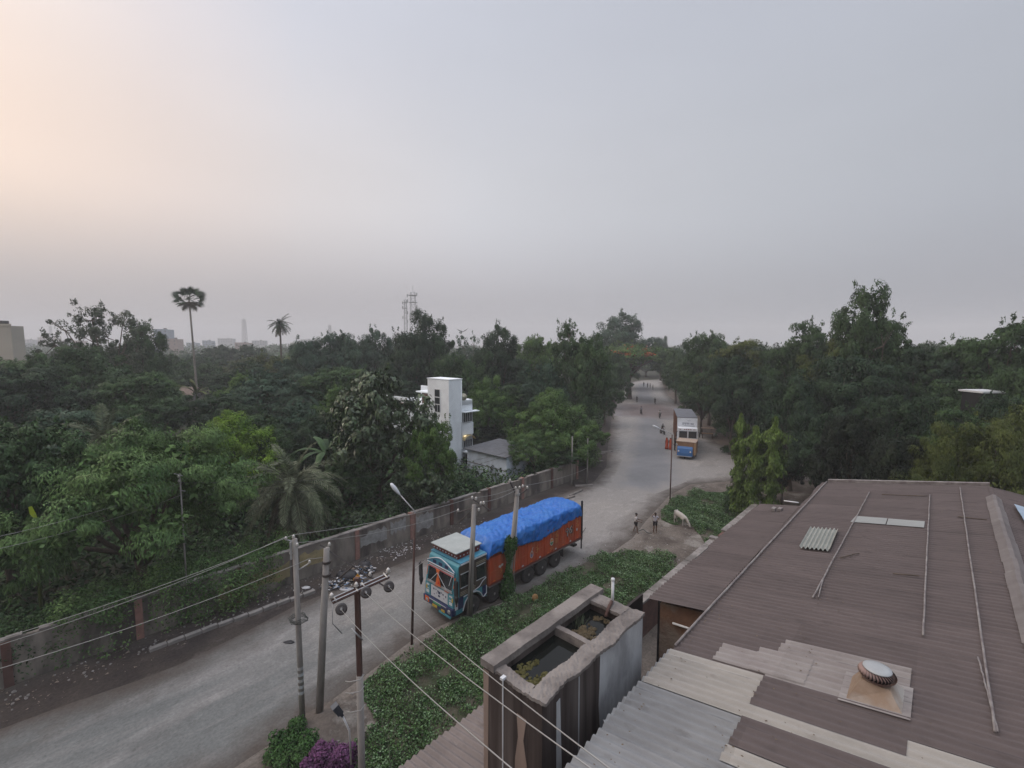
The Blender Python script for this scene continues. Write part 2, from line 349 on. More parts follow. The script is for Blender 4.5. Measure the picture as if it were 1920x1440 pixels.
def palm_pinnate(name, base, height, flen, nf, leaf, label, droop=1.0, trunk='bark', seed=1, group=None, cat='palm tree', up=.9, width=.34, lean=(0, 0)):
    e = empty(name, base, label, cat, group); rng = random.Random(seed); c = Vector((lean[0], lean[1], height))
    if height > .5:
        mb = MB(); mb.tube([(0, 0, -.2), (lean[0]*.4, lean[1]*.4, height*.5), tuple(c)], [.26, .2, .18], 10)
        for k in range(int(height*4)):
            z = k/4; f = z/height; mb.tube([(lean[0]*f, lean[1]*f, z), (lean[0]*f, lean[1]*f, z+.1)], [.26-.05*f, .21-.05*f], 8, False)
        mb.build('trunk', trunk, e, True)
    mb = MB(); dead = MB()
    for i in range(nf):
        an = i*2.4 + rng.uniform(-.3, .3); el = up*(1-2.0*i/nf)*1.25 + rng.uniform(-.15, .15); tgt = dead if el < -.55 else mb
        L = flen*rng.uniform(.85, 1.1); d = Vector((math.cos(an)*math.cos(el), math.sin(an)*math.cos(el), math.sin(el))); pts = []
        S = 14; p = c.copy(); dd = d.copy()
        for s in range(S+1):
            pts.append(p.copy()); p = p + dd*(L/S); dd = (dd + Vector((0, 0, -.105*droop))).normalized()
        tgt.tube(pts, [.045-.035*s/S for s in range(S+1)], 4, False)
        for s in range(2, S*3):
            f = s/(S*3); q = pts[min(S-1, int(f*S))].lerp(pts[min(S, int(f*S)+1)], f*S-int(f*S)); t = (pts[min(S, int(f*S)+1)]-pts[min(S-1, int(f*S))]).normalized()
            sd = t.cross(Vector((0, 0, 1))); sd = sd.normalized() if sd.length > .05 else Vector((1, 0, 0)); upv = sd.cross(t)
            ln = L*width*math.sin(math.pi*min(1, f*.85+.15))**.6 * rng.uniform(.8, 1.1)*.55
            for sg in (-1, 1):
                for rep in range(2):
                    dr = (sd*sg*.8 + t*rng.uniform(.45, .9) + upv*rng.uniform(-.25, .45) + Vector((0, 0, -.25))).normalized(); tip = q + dr*ln; w = t*.028
                    tgt.add([q - w, q+dr*ln*.5-w*1.2, tip, q+dr*ln*.5+w*1.2], [(0, 1, 2, 3)])
    mb.build('crown', 'leaf_'+leaf, e)
    if dead.v: dead.build('dead_fronds', 'leaf_dry', e)
    return e
def banana(name, base, height, label, seed=1, n=8, leaf='gloss'):
    e = empty(name, base, label, 'banana plant'); rng = random.Random(seed)
    mb = MB(); mb.tube([(0, 0, -.2), (0, 0, height*.55), (.05, 0, height*.75)], [.16, .13, .08], 8); mb.build('stem', 'leaf_olive', e, True)
    mb = MB()
    for i in range(n):
        an = i*2.4+rng.uniform(-.2, .2); el = rng.uniform(.5, 1.3); d = Vector((math.cos(an)*math.cos(el), math.sin(an)*math.cos(el), math.sin(el))); p = Vector((0, 0, height*.7)); L = height*.5
        pts = []; S = 8
        for s in range(S+1): pts.append(p.copy()); p = p+d*(L/S); d = (d+Vector((0, 0, -.2))).normalized()
        vs = []
        for s, q in enumerate(pts):
            t = (pts[min(S, s+1)]-pts[max(0, s-1)]).normalized(); sd = t.cross(Vector((0, 0, 1))).normalized(); w = .30*math.sin(math.pi*(s+.6)/(S+1))**.7
            vs += [q-sd*w+Vector((0, 0, -.08)), q, q+sd*w+Vector((0, 0, -.08))]
        mb.add(vs, [(3*s+k, 3*s+k+1, 3*s+k+4, 3*s+k+3) for s in range(S) for k in (0, 1)])
    mb.build('leaves', 'leaf_'+leaf, e); return e
def shrub(name, base, w, d, h, leaf, label, seed=1, L=.14, n=5000, cat='bush', rz=0.0, group=None, stems=True, W_=.07):
    rng = np.random.default_rng(seed); e = empty(name, base, label, cat, group, rz=rz)
    m = 26; pc = rng.uniform(-1, 1, (m, 3)); pc[:, 2] = rng.uniform(.35, .85, m); nr = np.linalg.norm(pc[:, :2], axis=1); pc[nr > 1] *= .7; pc[:, 2] = np.clip(pc[:, 2], .3, .85)
    k = rng.integers(0, m, n); dd = sphere_dirs(rng, n, .2); P = pc[k]+dd*rng.uniform(.2, .34, (n, 1)); P[:, 0] *= w/2; P[:, 1] *= d/2; P[:, 2] = P[:, 2]*h*.85
    low = rng.uniform(size=n) < .15; P[low, 2] *= rng.uniform(0, .6, low.sum())
    P[:, 2] = np.maximum(P[:, 2], .02)
    quads_object('foliage', leaf_quads(rng, P, dd*.6+rng.normal(size=(n, 3))*.4+np.array([0, 0, .4]), L, W_, .3), 'leaf_'+leaf, e)
    if stems:
        mb = MB()
        for j in range(7):
            mb.tube([(0, 0, -.1), tuple(np.array([pc[j][0]*w*.3, pc[j][1]*d*.3, pc[j][2]*h*.6]))], [.035, .015], 5, False)
        mb.build('stems', 'bark', e)
    return e
# ------------------------------------------------------------------ the ground, the road, verges
def sheet(name, poly, z, step, m, label=None, kind='structure', rough=0.0):
    P = np.array([(p[0], p[1]) for p in poly], float); x0, y0 = P.min(0); x1, y1 = P.max(0)
    nx = int((x1-x0)/step)+1; ny = int((y1-y0)/step)+1
    xs = x0 + np.arange(nx+1)*step; ys = y0 + np.arange(ny+1)*step
    X, Y = np.meshgrid(xs, ys); pts = np.stack([X.ravel(), Y.ravel()], 1)
    def inside(q):
        c = np.zeros(len(q), bool); j = len(P)-1
        for i in range(len(P)):
            a, b = P[i], P[j]; cond = ((a[1] > q[:, 1]) != (b[1] > q[:, 1])); dy = (b[1]-a[1]) or 1e-9
            c ^= cond & (q[:, 0] < (b[0]-a[0])*(q[:, 1]-a[1])/dy + a[0]); j = i
        return c
    def dist(q):
        d = np.full(len(q), 1e9)
        for i in range(len(P)):
            a, b = P[i], P[(i+1) % len(P)]; ab = b-a; t = np.clip(((q-a)@ab)/max(ab@ab, 1e-9), 0, 1); d = np.minimum(d, np.linalg.norm(q-(a+t[:, None]*ab), axis=1))
        return d
    dd = dist(pts); ins = inside(pts); sd = np.where(ins, dd, -dd)
    cx, cy = np.meshgrid(np.arange(nx), np.arange(ny)); i0 = (cy*(nx+1)+cx).ravel()
    quad = np.stack([i0, i0+1, i0+nx+2, i0+nx+1], 1); keep = sd[quad].mean(1) > 0
    quad = quad[keep]
    cnt = np.bincount(quad.ravel(), minlength=len(pts)); rim = np.where((cnt > 0) & (cnt < 4))[0]     # pull the outer ring onto the outline
    best = np.full(len(rim), 1e9); q = pts[rim]; near = q.copy()
    for i in range(len(P)):
        a, b = P[i], P[(i+1) % len(P)]; ab = b-a; t = np.clip(((q-a)@ab)/max(ab@ab, 1e-9), 0, 1); c = a+t[:, None]*ab; d = np.linalg.norm(q-c, axis=1); m_ = d < best; best[m_] = d[m_]; near[m_] = c[m_]
    ok = best < step*1.6; pts = pts.copy(); pts[rim[ok]] = near[ok]; sd[rim[ok]] = 0
    used = np.unique(quad); remap = np.zeros(len(pts), int); remap[used] = np.arange(len(used)); quad = remap[quad]
    rng = np.random.default_rng(1)
    zz = z + rough*(np.sin(pts[used][:, 0]*.7)+np.sin(pts[used][:, 1]*.9+1))*.5*np.clip(sd[used], 0, 1)
    v = np.concatenate([pts[used], zz[:, None]], 1)
    me = bpy.data.meshes.new(name); me.from_pydata(v.tolist(), [], quad.tolist()); me.update()
    at = me.attributes.new('edge', 'FLOAT', 'POINT'); at.data.foreach_set('value', np.clip(sd[used], 0, 20).astype(np.float32))
    o = bpy.data.objects.new(name, me); COL.objects.link(o); me.materials.append(m); tag(o, label, None, None, kind); return o
def ground_mat(name, centre, edge, width=2.0, c2=None, scale=.25, patch=None, streak=None, fine=.12, bump=.3, rough=.95, far=None, mottle=None):
    m = bpy.data.materials.new(name); m.use_nodes = True; nt = m.node_tree; N = nt.nodes; L = nt.links; b = N['Principled BSDF']
    b.inputs['Roughness'].default_value = rough; b.inputs['Specular IOR Level'].default_value = .2
    tc = N.new('ShaderNodeTexCoord'); mp = N.new('ShaderNodeMapping'); mp.inputs['Rotation'].default_value = (0, 0, -RZ); L.new(tc.outputs['Object'], mp.inputs[0])
    def noise(s, lo, hi, st=None, det=7):
        v = mp.outputs[0]
        if st: q = N.new('ShaderNodeMapping'); q.inputs['Scale'].default_value = st; L.new(v, q.inputs[0]); v = q.outputs[0]
        n = N.new('ShaderNodeTexNoise'); n.inputs['Scale'].default_value = s; n.inputs['Detail'].default_value = det; n.inputs['Roughness'].default_value = .62; L.new(v, n.inputs['Vector'])
        r = N.new('ShaderNodeMapRange'); r.inputs[1].default_value = lo; r.inputs[2].default_value = hi; L.new(n.outputs[0], r.inputs[0]); return r.outputs[0]
    def mix(f, a, c):
        x = N.new('ShaderNodeMix'); x.data_type = 'RGBA'; L.new(f, x.inputs[0])
        for i, q in ((6, a), (7, c)):
            if isinstance(q, tuple): x.inputs[i].default_value = (*q, 1)
            else: L.new(q, x.inputs[i])
        return x.outputs[2]
    cur = mix(noise(scale, .38, .62), centre, c2 or centre)
    if streak: cur = mix(noise(streak[0], .47, .66, streak[2]), cur, streak[1])
    if far:   # the surface gets dustier along the road
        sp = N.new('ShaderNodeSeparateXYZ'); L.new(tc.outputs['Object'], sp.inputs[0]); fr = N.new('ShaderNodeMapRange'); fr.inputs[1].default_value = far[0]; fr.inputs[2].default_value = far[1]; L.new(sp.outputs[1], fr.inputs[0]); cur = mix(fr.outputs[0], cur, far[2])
    if patch: cur = mix(noise(patch[0], patch[2], patch[3]), cur, patch[1])
    if mottle:   # worn patches and drifts of grit
        def mul(f, k):
            r_ = N.new('ShaderNodeMapRange'); r_.inputs[3].default_value = 1; r_.inputs[4].default_value = k; L.new(f, r_.inputs[0]); v_ = N.new('ShaderNodeVectorMath'); v_.operation = 'SCALE'; L.new(cur, v_.inputs[0]); L.new(r_.outputs[0], v_.inputs[3]); return v_.outputs[0]
        cur = mul(noise(1.3, .53, .60, None, 9), mottle[0]); cur = mul(noise(.45, .54, .60, (.45, 1.5, 1), 9), mottle[1]); cur = mul(noise(3.2, .62, .68, None, 6), mottle[2])
    if edge is not None:
        at = N.new('ShaderNodeAttribute'); at.attribute_name = 'edge'
        ad = N.new('ShaderNodeMath'); ad.operation = 'MULTIPLY_ADD'; L.new(noise(.8, .2, .8), ad.inputs[0]); ad.inputs[1].default_value = -width*1.1; L.new(at.outputs['Fac'], ad.inputs[2])
        r = N.new('ShaderNodeMapRange'); r.inputs[1].default_value = -width*.5; r.inputs[2].default_value = width*.7; r.inputs[3].default_value = 1; r.inputs[4].default_value = 0; L.new(ad.outputs[0], r.inputs[0])
        cur = mix(r.outputs[0], cur, edge)
    nf = noise(9, .25, .75, None, 4); r = N.new('ShaderNodeMapRange'); r.inputs[3].default_value = 1-fine; r.inputs[4].default_value = 1+fine; L.new(nf, r.inputs[0])
    s = N.new('ShaderNodeVectorMath'); s.operation = 'SCALE'; L.new(cur, s.inputs[0]); L.new(r.outputs[0], s.inputs[3]); L.new(s.outputs[0], b.inputs['Base Color'])
    n = N.new('ShaderNodeTexNoise'); n.inputs['Scale'].default_value = 5; n.inputs['Detail'].default_value = 8; L.new(mp.outputs[0], n.inputs['Vector'])
    bm = N.new('ShaderNodeBump'); bm.inputs['Strength'].default_value = bump; bm.inputs['Distance'].default_value = .05; L.new(n.outputs[0], bm.inputs['Height']); L.new(bm.outputs[0], b.inputs['Normal'])
    return m
SOIL = (.060, .050, .042); DUST = (.26, .235, .205); DIRT = (.115, .098, .083)
gm = ground_mat('woodland_soil', (.030, .038, .022), None, c2=(.05, .045, .032), scale=.2)
g = MB().add([(-2600, -200, 0), (2600, -200, 0), (2600, 4200, 0), (-2600, 4200, 0)], [(0, 1, 2, 3)]).build('ground', gm); tag(g, kind='structure')
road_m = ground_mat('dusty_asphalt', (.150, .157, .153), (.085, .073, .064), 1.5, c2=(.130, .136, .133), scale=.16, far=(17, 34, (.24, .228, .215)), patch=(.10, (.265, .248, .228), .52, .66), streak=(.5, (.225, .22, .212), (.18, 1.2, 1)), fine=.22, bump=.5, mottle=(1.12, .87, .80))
ROAD = [W(-30, 25.2), G(-120, 1410), G(0, 1368), G(130, 1320), G(260, 1276), G(345, 1243), G(459, 1186), G(556, 1135), W(17, 25.6), W(27, 25.7), (.9, 39.5), (8.6, 47.8), (11.2, 54), (14.2, 67.5), (20, 92), (29, 126), (40, 166), (50, 184), (75, 200),
        (75, 190), (57, 176), (44.5, 132), (35, 86), (30, 67), (31, 60), (38, 56.5), (70, 54), (70, 47.5), (36, 47.5), (24.5, 48.4), (18.5, 47), (15.2, 43.6), (11, 37), (9, 33.6), (4.35, 28.2), (-2.8, 23.6), (-4.85, 21.7), (-8.3, 16.3), W(3, 16.9), W(-30, 17)]
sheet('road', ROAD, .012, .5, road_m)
verge_m = ground_mat('verge_soil', (.036, .030, .028), (.075, .066, .058), .8, c2=(.056, .046, .040), scale=.5, patch=(.7, (.095, .082, .074), .57, .7), fine=.35, bump=.9)
sheet('verge', [W(-30, 23.6), W(-3, 23.8), W(3, 23.8), W(10.2, 24.2), W(27, 24.6), (1.6, 39.5), (9.5, 47.8), (12, 54), (15, 67), (20.5, 92), (29.5, 126), (22, 126), (10, 92), (5, 67), (3, 52), W(41, 28.3), W(-30, 28.3)], .006, .5, verge_m)
dirt_m = ground_mat('trodden_dirt', (.145, .125, .107), (.18, .16, .14), .8, c2=(.075, .062, .053), scale=.55, patch=(.5, (.21, .195, .175), .54, .66), fine=.32, bump=.8)
sheet('dirt_path', [W(-30, 3), W(-30, 17.4), W(3, 17.4), (-8.8, 16.0), (-5.2, 21.6), (-3.2, 23.3), (4.0, 27.8), (8.7, 33.3), (11, 37.6), (15, 44.2), (18.3, 47.6), (24.5, 49), (45, 48.5), W(45, 3)], .006, .5, dirt_m)
strip_a = ground_mat('worn_asphalt', (.15, .153, .158), (.236, .225, .212), 1.6, c2=(.20, .20, .205), scale=.12, fine=.1, bump=.2)
sheet('asphalt_strip', [(10, 46), (17.5, 68), (24.5, 92), (33, 126), (45.5, 171), (51.5, 171), (39.5, 126), (30.5, 92), (24, 67), (18.5, 48), (14, 44)], .018, .5, strip_a)
stain = ground_mat('brown_stain', (.13, .108, .105), (.19, .18, .18), 3.0, c2=(.16, .135, .13), scale=.2, fine=.15, bump=.2)
sheet('stained_ground', [(20.6, 93), (22.5, 100), (25.5, 112), (37, 113), (38.5, 104), (35.5, 92), (30, 88)], .024, .5, stain)
side_m = ground_mat('roadside_earth', (.12, .095, .078), (.13, .11, .09), 1.0, c2=(.085, .068, .056), scale=.3, patch=(.35, (.20, .18, .155), .56, .7), fine=.25, bump=.8)
sheet('roadside_earth', [(29.5, 66.5), (30.5, 59.6), (38, 56.2), (70, 53.8), (70, 62), (42, 66), (40, 80), (46, 100), (52, 132), (60, 173), (55, 173), (44, 132), (34.5, 86)], .007, .6, side_m)
con_m = mat('kerb_concrete', (.25, .235, .22), .9, col2=(.17, .16, .15), scale=2, bump=(20, .4))
mb = MB(); rk = random.Random(4)
for i in range(11):
    a0 = 3.5 + i*.70; n0 = 26.72 - i*.048
    mb.box(a0, a0+.67, n0-.12+rk.uniform(-.02, .02), n0+.13, -.05, .17+rk.uniform(-.02, .03))
k = mb.build('kerb', con_m, rz=RZ); bevel(k, .02); tag(k, 'low run of pale concrete kerb beams on the dark verge left of the road', 'kerb')
# a stretch of raised ground round the two poles
mb = MB(); nn = 14
for i in range(nn+1):
    for j in range(nn+1):
        x = -1+2*i/nn; y = -1+2*j/nn; r = min(1, math.hypot(x, y)); h = .38*math.cos(r*math.pi/2)**1.2*(1+.25*math.sin(7*x+3*y))
        mb.v.append((x*1.9, y*1.3, h-.01*(r >= 1)))
for i in range(nn):
    for j in range(nn): mb.f.append((i*(nn+1)+j, (i+1)*(nn+1)+j, (i+1)*(nn+1)+j+1, i*(nn+1)+j+1))
o = mb.build('dirt_mound', dirt_m, smooth=True, loc=W(7.0, 16.3, .01), rz=RZ); o.data.attributes.new('edge', 'FLOAT', 'POINT').data.foreach_set('value', [3.0]*len(o.data.vertices)); tag(o, kind='structure')

# ------------------------------------------------------------------ boundary wall left of the road
wm = mat('wall_plaster', (.25, .225, .195), .9, col2=(.14, .126, .108), scale=1.1, stretch=(1, 1, .35), bump=(14, .5), col3=(.075, .065, .060), scale3=.55)
wm2 = mat('wall_brick', (.125, .065, .052), .9, col2=(.08, .045, .038), scale=2.2, bump=(16, .6))
yel = mat('yellow_wash', (.30, .25, .13), .9, col2=(.20, .17, .10), scale=2.5, bump=(14, .4))
pinkm = mat('pink_wash', (.30, .17, .14), .9, col2=(.20, .12, .10), scale=3)
bw = empty('boundary_wall', W(0, 28.4, 0), 'long weathered plaster boundary wall with red brick piers along the left verge', 'wall', rz=RZ)
rw = random.Random(8)
def wall_run(a0, a1, h0, h1):
    mb = MB(); cp = MB(); a = a0; st = .5
    while a < a1:
        b = min(a+st, a1); f = (a-a0)/(a1-a0); h = h0+(h1-h0)*f + rw.uniform(-.015, .015)
        mb.box(a, b, -.11, .11, -.2, h); 
        if rw.random() < .93: cp.box(a, b, -.17, .17, h+.002, h+.09)
        a = b
    return mb, cp
mb, cp = wall_run(-10, 40.5, 2.05, 1.85); mb.build('wall', wm, bw); cp.build('coping', 'concrete', bw)
for a in (-1.0, 3.4, 7.8, 10.9, 15.0, 19.4, 23.2, 27.4, 31.8, 36.2, 40.6):
    MB().box(a-.15, a+.15, -.20, .16, -.2, 2.02).build('pier', wm2 if rw.random() < .75 else pinkm, bw)
for a0, a1, z0, z1 in ((8.1, 10.6, .3, 1.5), (11.2, 12.7, .6, 1.7), (6.8, 7.5, .3, 1.3)):
    mb = MB(); n = 9; top = [(a0+(a1-a0)*i/n, z1-rw.uniform(0, .25)) for i in range(n+1)]; bot = [(a1-(a1-a0)*i/n, z0+rw.uniform(0, .25)) for i in range(n+1)]
    mb.prism(top+bot, -.116, -.108, 'Y'); mb.build('painted_patch', yel, bw)
grp = mat('grey_plaster', (.30, .31, .30), .9, col2=(.2, .2, .195), scale=3)
for a0, a1, z0, z1 in ((14.9+.35, 17.3, .5, 1.75), (19.8, 21.4, .3, 1.8), (17.6, 18.9, .8, 1.9)):
    n = 9; top = [(a0+(a1-a0)*i/n, z1-rw.uniform(0, .35)) for i in range(n+1)]; bot = [(a1-(a1-a0)*i/n, z0+rw.uniform(0, .3)) for i in range(n+1)]
    MB().prism(top+bot, -.116, -.108, 'Y').build('bare_plaster_patch', grp, bw)

# ------------------------------------------------------------------ compound wall of the works, right of the road
cw = empty('compound_wall', W(0, 10.25, 0), 'low grey compound wall with concrete coping between the weeds and the factory', 'wall', rz=RZ)
MB().box(8, 30.3, -.10, .10, -.1, 1.85).box(31.1, 40.5, -.10, .10, -.1, 1.85).build('wall', wm2, cw)
cp = MB(); a = 8
while a < 40.2:
    if not (30.0 < a < 31.0): cp.box(a, min(a+1.45, 30.3 if a < 30 else 40.5), -.2, .2, 1.852+rw.uniform(0, .015), 1.96)
    a += 1.5 if not (29 < a < 30.5) else max(.3, 31.1-a)
cp.build('coping', 'concrete', cw)
MB().box(29.9, 30.3, -.24, .24, -.1, 2.1).build('gate_pier', 'concrete', cw)
yard_m = ground_mat('yard', (.022, .020, .020), None, c2=(.035, .030, .028), scale=.6)
yd = MB().add([W(-30, 2, .02), W(44, 2, .02), W(44, 10.1, .02), W(-30, 4.5, .02)], [(0, 1, 2, 3)]).build('yard', yard_m); tag(yd, kind='structure')

# ------------------------------------------------------------------ the factory with its corrugated roof
fb = empty('factory_building', W(0, 0, 0), 'long low factory with brown corrugated roof filling the lower right', 'building', rz=RZ)
EN, EZ, SL = 3.13, 9.3, math.tan(math.radians(10)); RN = -1.25; RIDGE_Z = EZ + SL*(EN-RN)
def rz_(n): return EZ + SL*(EN-n) if n >= RN else RIDGE_Z - SL*(RN-n)
PITCH = .146
def corr(a0, a1, n0, n1, dz=0.0, amp=.024, zf=rz_, pitch=PITCH, wob=0.0, rows=None, rag=0.0, seed=1):
    mb = MB(); rng = random.Random(seed); na = max(8, int((a1-a0)/pitch*8)); rows = rows or max(1, int(abs(n1-n0)/.4))
    jag = {}
    for i in range(na+1):
        a = a0+(a1-a0)*i/na; w = amp*math.cos(2*math.pi*a/pitch); sh = int(a/1.05)
        if sh not in jag: jag[sh] = (rng.uniform(-rag, rag), rng.uniform(-wob, wob))
        for j in range(rows+1):
            n = n0+(n1-n0)*j/rows; nn = n + (jag[sh][0] if j == 0 else 0)
            mb.v.append((a, nn, zf(n)+dz+w+jag[sh][1]))
    mb.f = [(i*(rows+1)+j, (i+1)*(rows+1)+j, (i+1)*(rows+1)+j+1, i*(rows+1)+j+1) for i in range(na) for j in range(rows)]
    return mb
def roof_mat(name, c1, c2, stain, jit=.12, rowlen=1.55, streak=.5, seams=True, ns=1.3):
    m = bpy.data.materials.new(name); m.use_nodes = True; nt = m.node_tree; N = nt.nodes; L = nt.links; b = N['Principled BSDF']
    b.inputs['Roughness'].default_value = .85; b.inputs['Specular IOR Level'].default_value = .25
    tc = N.new('ShaderNodeTexCoord'); sp = N.new('ShaderNodeSeparateXYZ'); L.new(tc.outputs['Object'], sp.inputs[0])
    def math_(op, a, c=None):
        x = N.new('ShaderNodeMath'); x.operation = op
        for i, q in enumerate((a, c)):
            if q is None: continue
            if isinstance(q, (int, float)): x.inputs[i].default_value = q
            else: L.new(q, x.inputs[i])
        return x.outputs[0]
    cb = N.new('ShaderNodeCombineXYZ'); L.new(math_('FLOOR', math_('DIVIDE', sp.outputs[0], 1.02)), cb.inputs[0]); L.new(math_('FLOOR', math_('DIVIDE', math_('ADD', sp.outputs[1], 1.55-.04), rowlen)), cb.inputs[1])
    wn = N.new('ShaderNodeTexWhiteNoise'); L.new(cb.outputs[0], wn.inputs[0])
    mp = N.new('ShaderNodeMapping'); mp.inputs['Scale'].default_value = (1.6, .55, 1); L.new(tc.outputs['Object'], mp.inputs[0])
    def noise(s, lo, hi, v):
        n = N.new('ShaderNodeTexNoise'); n.inputs['Scale'].default_value = s; n.inputs['Detail'].default_value = 8; n.inputs['Roughness'].default_value = .65; L.new(v, n.inputs['Vector'])
        r = N.new('ShaderNodeMapRange'); r.inputs[1].default_value = lo; r.inputs[2].default_value = hi; L.new(n.outputs[0], r.inputs[0]); return r.outputs[0]
    def mix(f, a, c):
        x = N.new('ShaderNodeMix'); x.data_type = 'RGBA'; L.new(f, x.inputs[0])
        for i, q in ((6, a), (7, c)):
            if isinstance(q, tuple): x.inputs[i].default_value = (*q, 1)
            else: L.new(q, x.inputs[i])
        return x.outputs[2]
    cur = mix(noise(ns, .35, .65, mp.outputs[0]), c1, c2)
    cur = mix(noise(3.5, .56, .78, mp.outputs[0]), cur, stain)
    r = N.new('ShaderNodeMapRange'); r.inputs[3].default_value = 1-jit; r.inputs[4].default_value = 1+jit; L.new(wn.outputs[0], r.inputs[0])
    val = r.outputs[0]
    if seams:   # the lap of one sheet over the next: a thin, broken darker line along the joint
        fr = math_('FRACT', math_('DIVIDE', sp.outputs[0], 1.02)); ln = math_('LESS_THAN', fr, .022)
        br = N.new('ShaderNodeMath'); br.operation = 'MULTIPLY'; L.new(ln, br.inputs[0]); L.new(noise(1.1, .42, .6, tc.outputs['Object']), br.inputs[1])
        val = math_('MULTIPLY', val, math_('SUBTRACT', 1.0, math_('MULTIPLY', br.outputs[0], .30)))
    s = N.new('ShaderNodeVectorMath'); s.operation = 'SCALE'; L.new(cur, s.inputs[0]); L.new(val, s.inputs[3]); L.new(s.outputs[0], b.inputs['Base Color'])
    n = N.new('ShaderNodeTexNoise'); n.inputs['Scale'].default_value = 40; n.inputs['Detail'].default_value = 4; L.new(tc.outputs['Object'], n.inputs['Vector'])
    bm = N.new('ShaderNodeBump'); bm.inputs['Strength'].default_value = .35; bm.inputs['Distance'].default_value = .01; L.new(n.outputs[0], bm.inputs['Height']); L.new(bm.outputs[0], b.inputs['Normal'])
    return m
rm_dark = roof_mat('roof_brown', (.106, .088, .086), (.086, .072, .071), (.066, .056, .055), .09)
rm_pale = roof_mat('roof_pale', (.235, .245, .25), (.185, .19, .195), (.13, .13, .13), .12, ns=2.0)
rm_cream = roof_mat('roof_cream', (.315, .30, .275), (.26, .25, .23), (.20, .185, .17), .08, ns=2.0)
rm_mid = roof_mat('roof_half_pale', (.20, .18, .175), (.25, .235, .225), (.15, .135, .13), .08, ns=2.2)
rm_clear = roof_mat('roof_translucent', (.27, .285, .275), (.23, .24, .235), (.19, .19, .185), .05, seams=False)
corr(7.36, 20.47, EN, RN-.05, 0, rows=14, wob=.004, rag=.02).build('roof_slope', rm_dark, fb, True)
corr(-9, 7.40, EN+.03, RN-.05, -.012, rows=14, wob=.004, rag=.03, seed=3).build('roof_slope', rm_pale, fb, True)
corr(-9, 20.47, RN+.05, -7.5, 0, rows=14, wob=.004).build('roof_slope', rm_dark, fb, True)
corr(9.12, 17.3, 4.42, 3.2, -.085, rows=4, wob=.006, rag=.03, seed=5).build('lean_to_roof', rm_dark, fb, True)
def patch(a0, a1, n0, n1, m, name, dz=.016, seed=2): return corr(a0, a1, n0, n1, dz, rows=4, rag=.02, seed=seed).build(name, m, fb, True)
patch(6.62, 7.42, 1.68, .06, rm_dark, 'dark_sheet'); patch(5.72, 6.30, 1.69, -1.2, rm_dark, 'dark_sheet', seed=5)
patch(6.90, 7.42, .07, -1.2, rm_dark, 'dark_sheet', seed=6); patch(4.7, 5.5, .35, -1.2, rm_dark, 'dark_sheet', seed=7)
patch(-9, 5.4, -.2, -1.2, rm_dark, 'dark_sheet', seed=8)
patch(6.30, 7.39, 3.155, 1.70, rm_cream, 'cream_sheet', .004, 21); patch(6.31, 6.61, 1.69, -1.2, rm_cream, 'cream_sheet', .004, 22); patch(6.62, 6.92, .06, -1.2, rm_cream, 'cream_sheet', .004, 23); patch(5.45, 5.71, 1.69, .0, rm_cream, 'cream_sheet', .004, 24)
patch(7.40, 7.95, 2.45, 1.66, rm_mid, 'bleached_sheet'); patch(7.36, 8.48, 1.68, .09, rm_mid, 'bleached_sheet', .02)
patch(7.40, 8.1, 1.95, 1.2, rm_mid, 'bleached_sheet', .030, 4)
# loose and translucent sheets
def zoff(dz): return lambda n: rz_(n)+dz
MB().add([(15.48, 1.65, rz_(1.65)+.045), (16.10, 1.60, rz_(1.6)+.045), (16.06, .90, rz_(.9)+.047), (15.47, .90, rz_(.9)+.047)], [(0, 1, 2, 3)]).add([(15.47, .88, rz_(.88)+.043), (16.06, .88, rz_(.88)+.043), (16.02, .14, rz_(.14)+.045), (15.45, .14, rz_(.14)+.045)], [(0, 1, 2, 3)]).build('skylight_strip', rm_clear, fb)
mb = MB(); na, nb = 48, 6      # a loose short sheet whose waves run the other way
for i in range(na+1):
    for j in range(nb+1):
        n = 2.36-.62*i/na; a = 12.92+1.65*j/nb; mb.v.append((a, n+.06*(j/nb), rz_(n)+.075+.03*math.cos(2*math.pi*i/na*7)))
mb.f = [(i*(nb+1)+j, i*(nb+1)+j+1, (i+1)*(nb+1)+j+1, (i+1)*(nb+1)+j) for i in range(na) for j in range(nb)]
ls = mb.build('loose_roof_sheet', roof_mat('loose_sheet_pale', (.30, .31, .28), (.24, .25, .23), (.19, .19, .17), .02, seams=False), smooth=True, rz=RZ); tag(ls, 'short pale corrugated sheet lying loose on the brown factory roof', 'roof sheet')
# ridge caps
cap_m = roof_mat('ridge_cap', (.17, .155, .15), (.13, .115, .112), (.22, .21, .20), .12, seams=False)
rr = random.Random(2); a = -2.0
while a < 18.7:
    L_ = rr.uniform(.62, .8); mb = MB(); y = rr.uniform(-.012, .012)
    prof = [(-.16, -.06), (-.08, .005), (-.035, .05), (.035, .05), (.08, .005), (.16, -.06)]
    vs = [(x_, RN+y+p[0], RIDGE_Z+.055+p[1]+dz) for x_, dz in ((a, 0), (a+L_, .018)) for p in prof]
    mb.add(vs, [(k, k+1, k+7, k+6) for k in range(5)] + [(0, 1, 2, 3, 4, 5), (11, 10, 9, 8, 7, 6)])
    mb.build('ridge_cap', cap_m, fb); a += L_-.05
strip_m = mat('batten_cement', (.24, .225, .215), .85, col2=(.13, .11, .11), scale=5, bump=(30, .3))
def rod(a0, n0, a1, n1, r=.022, dz=.05, name='roof_rod', m=strip_m, seg=26, wob=.004, par=fb):
    mb = MB(); pts = []
    for i in range(seg+1):
        f = i/seg; n = n0+(n1-n0)*f; pts.append((a0+(a1-a0)*f, n+rr.uniform(-wob, wob), rz_(n)+dz+rr.uniform(-.004, .004)))
    return mb.tube(pts, r, 6).build(name, m, par, True)
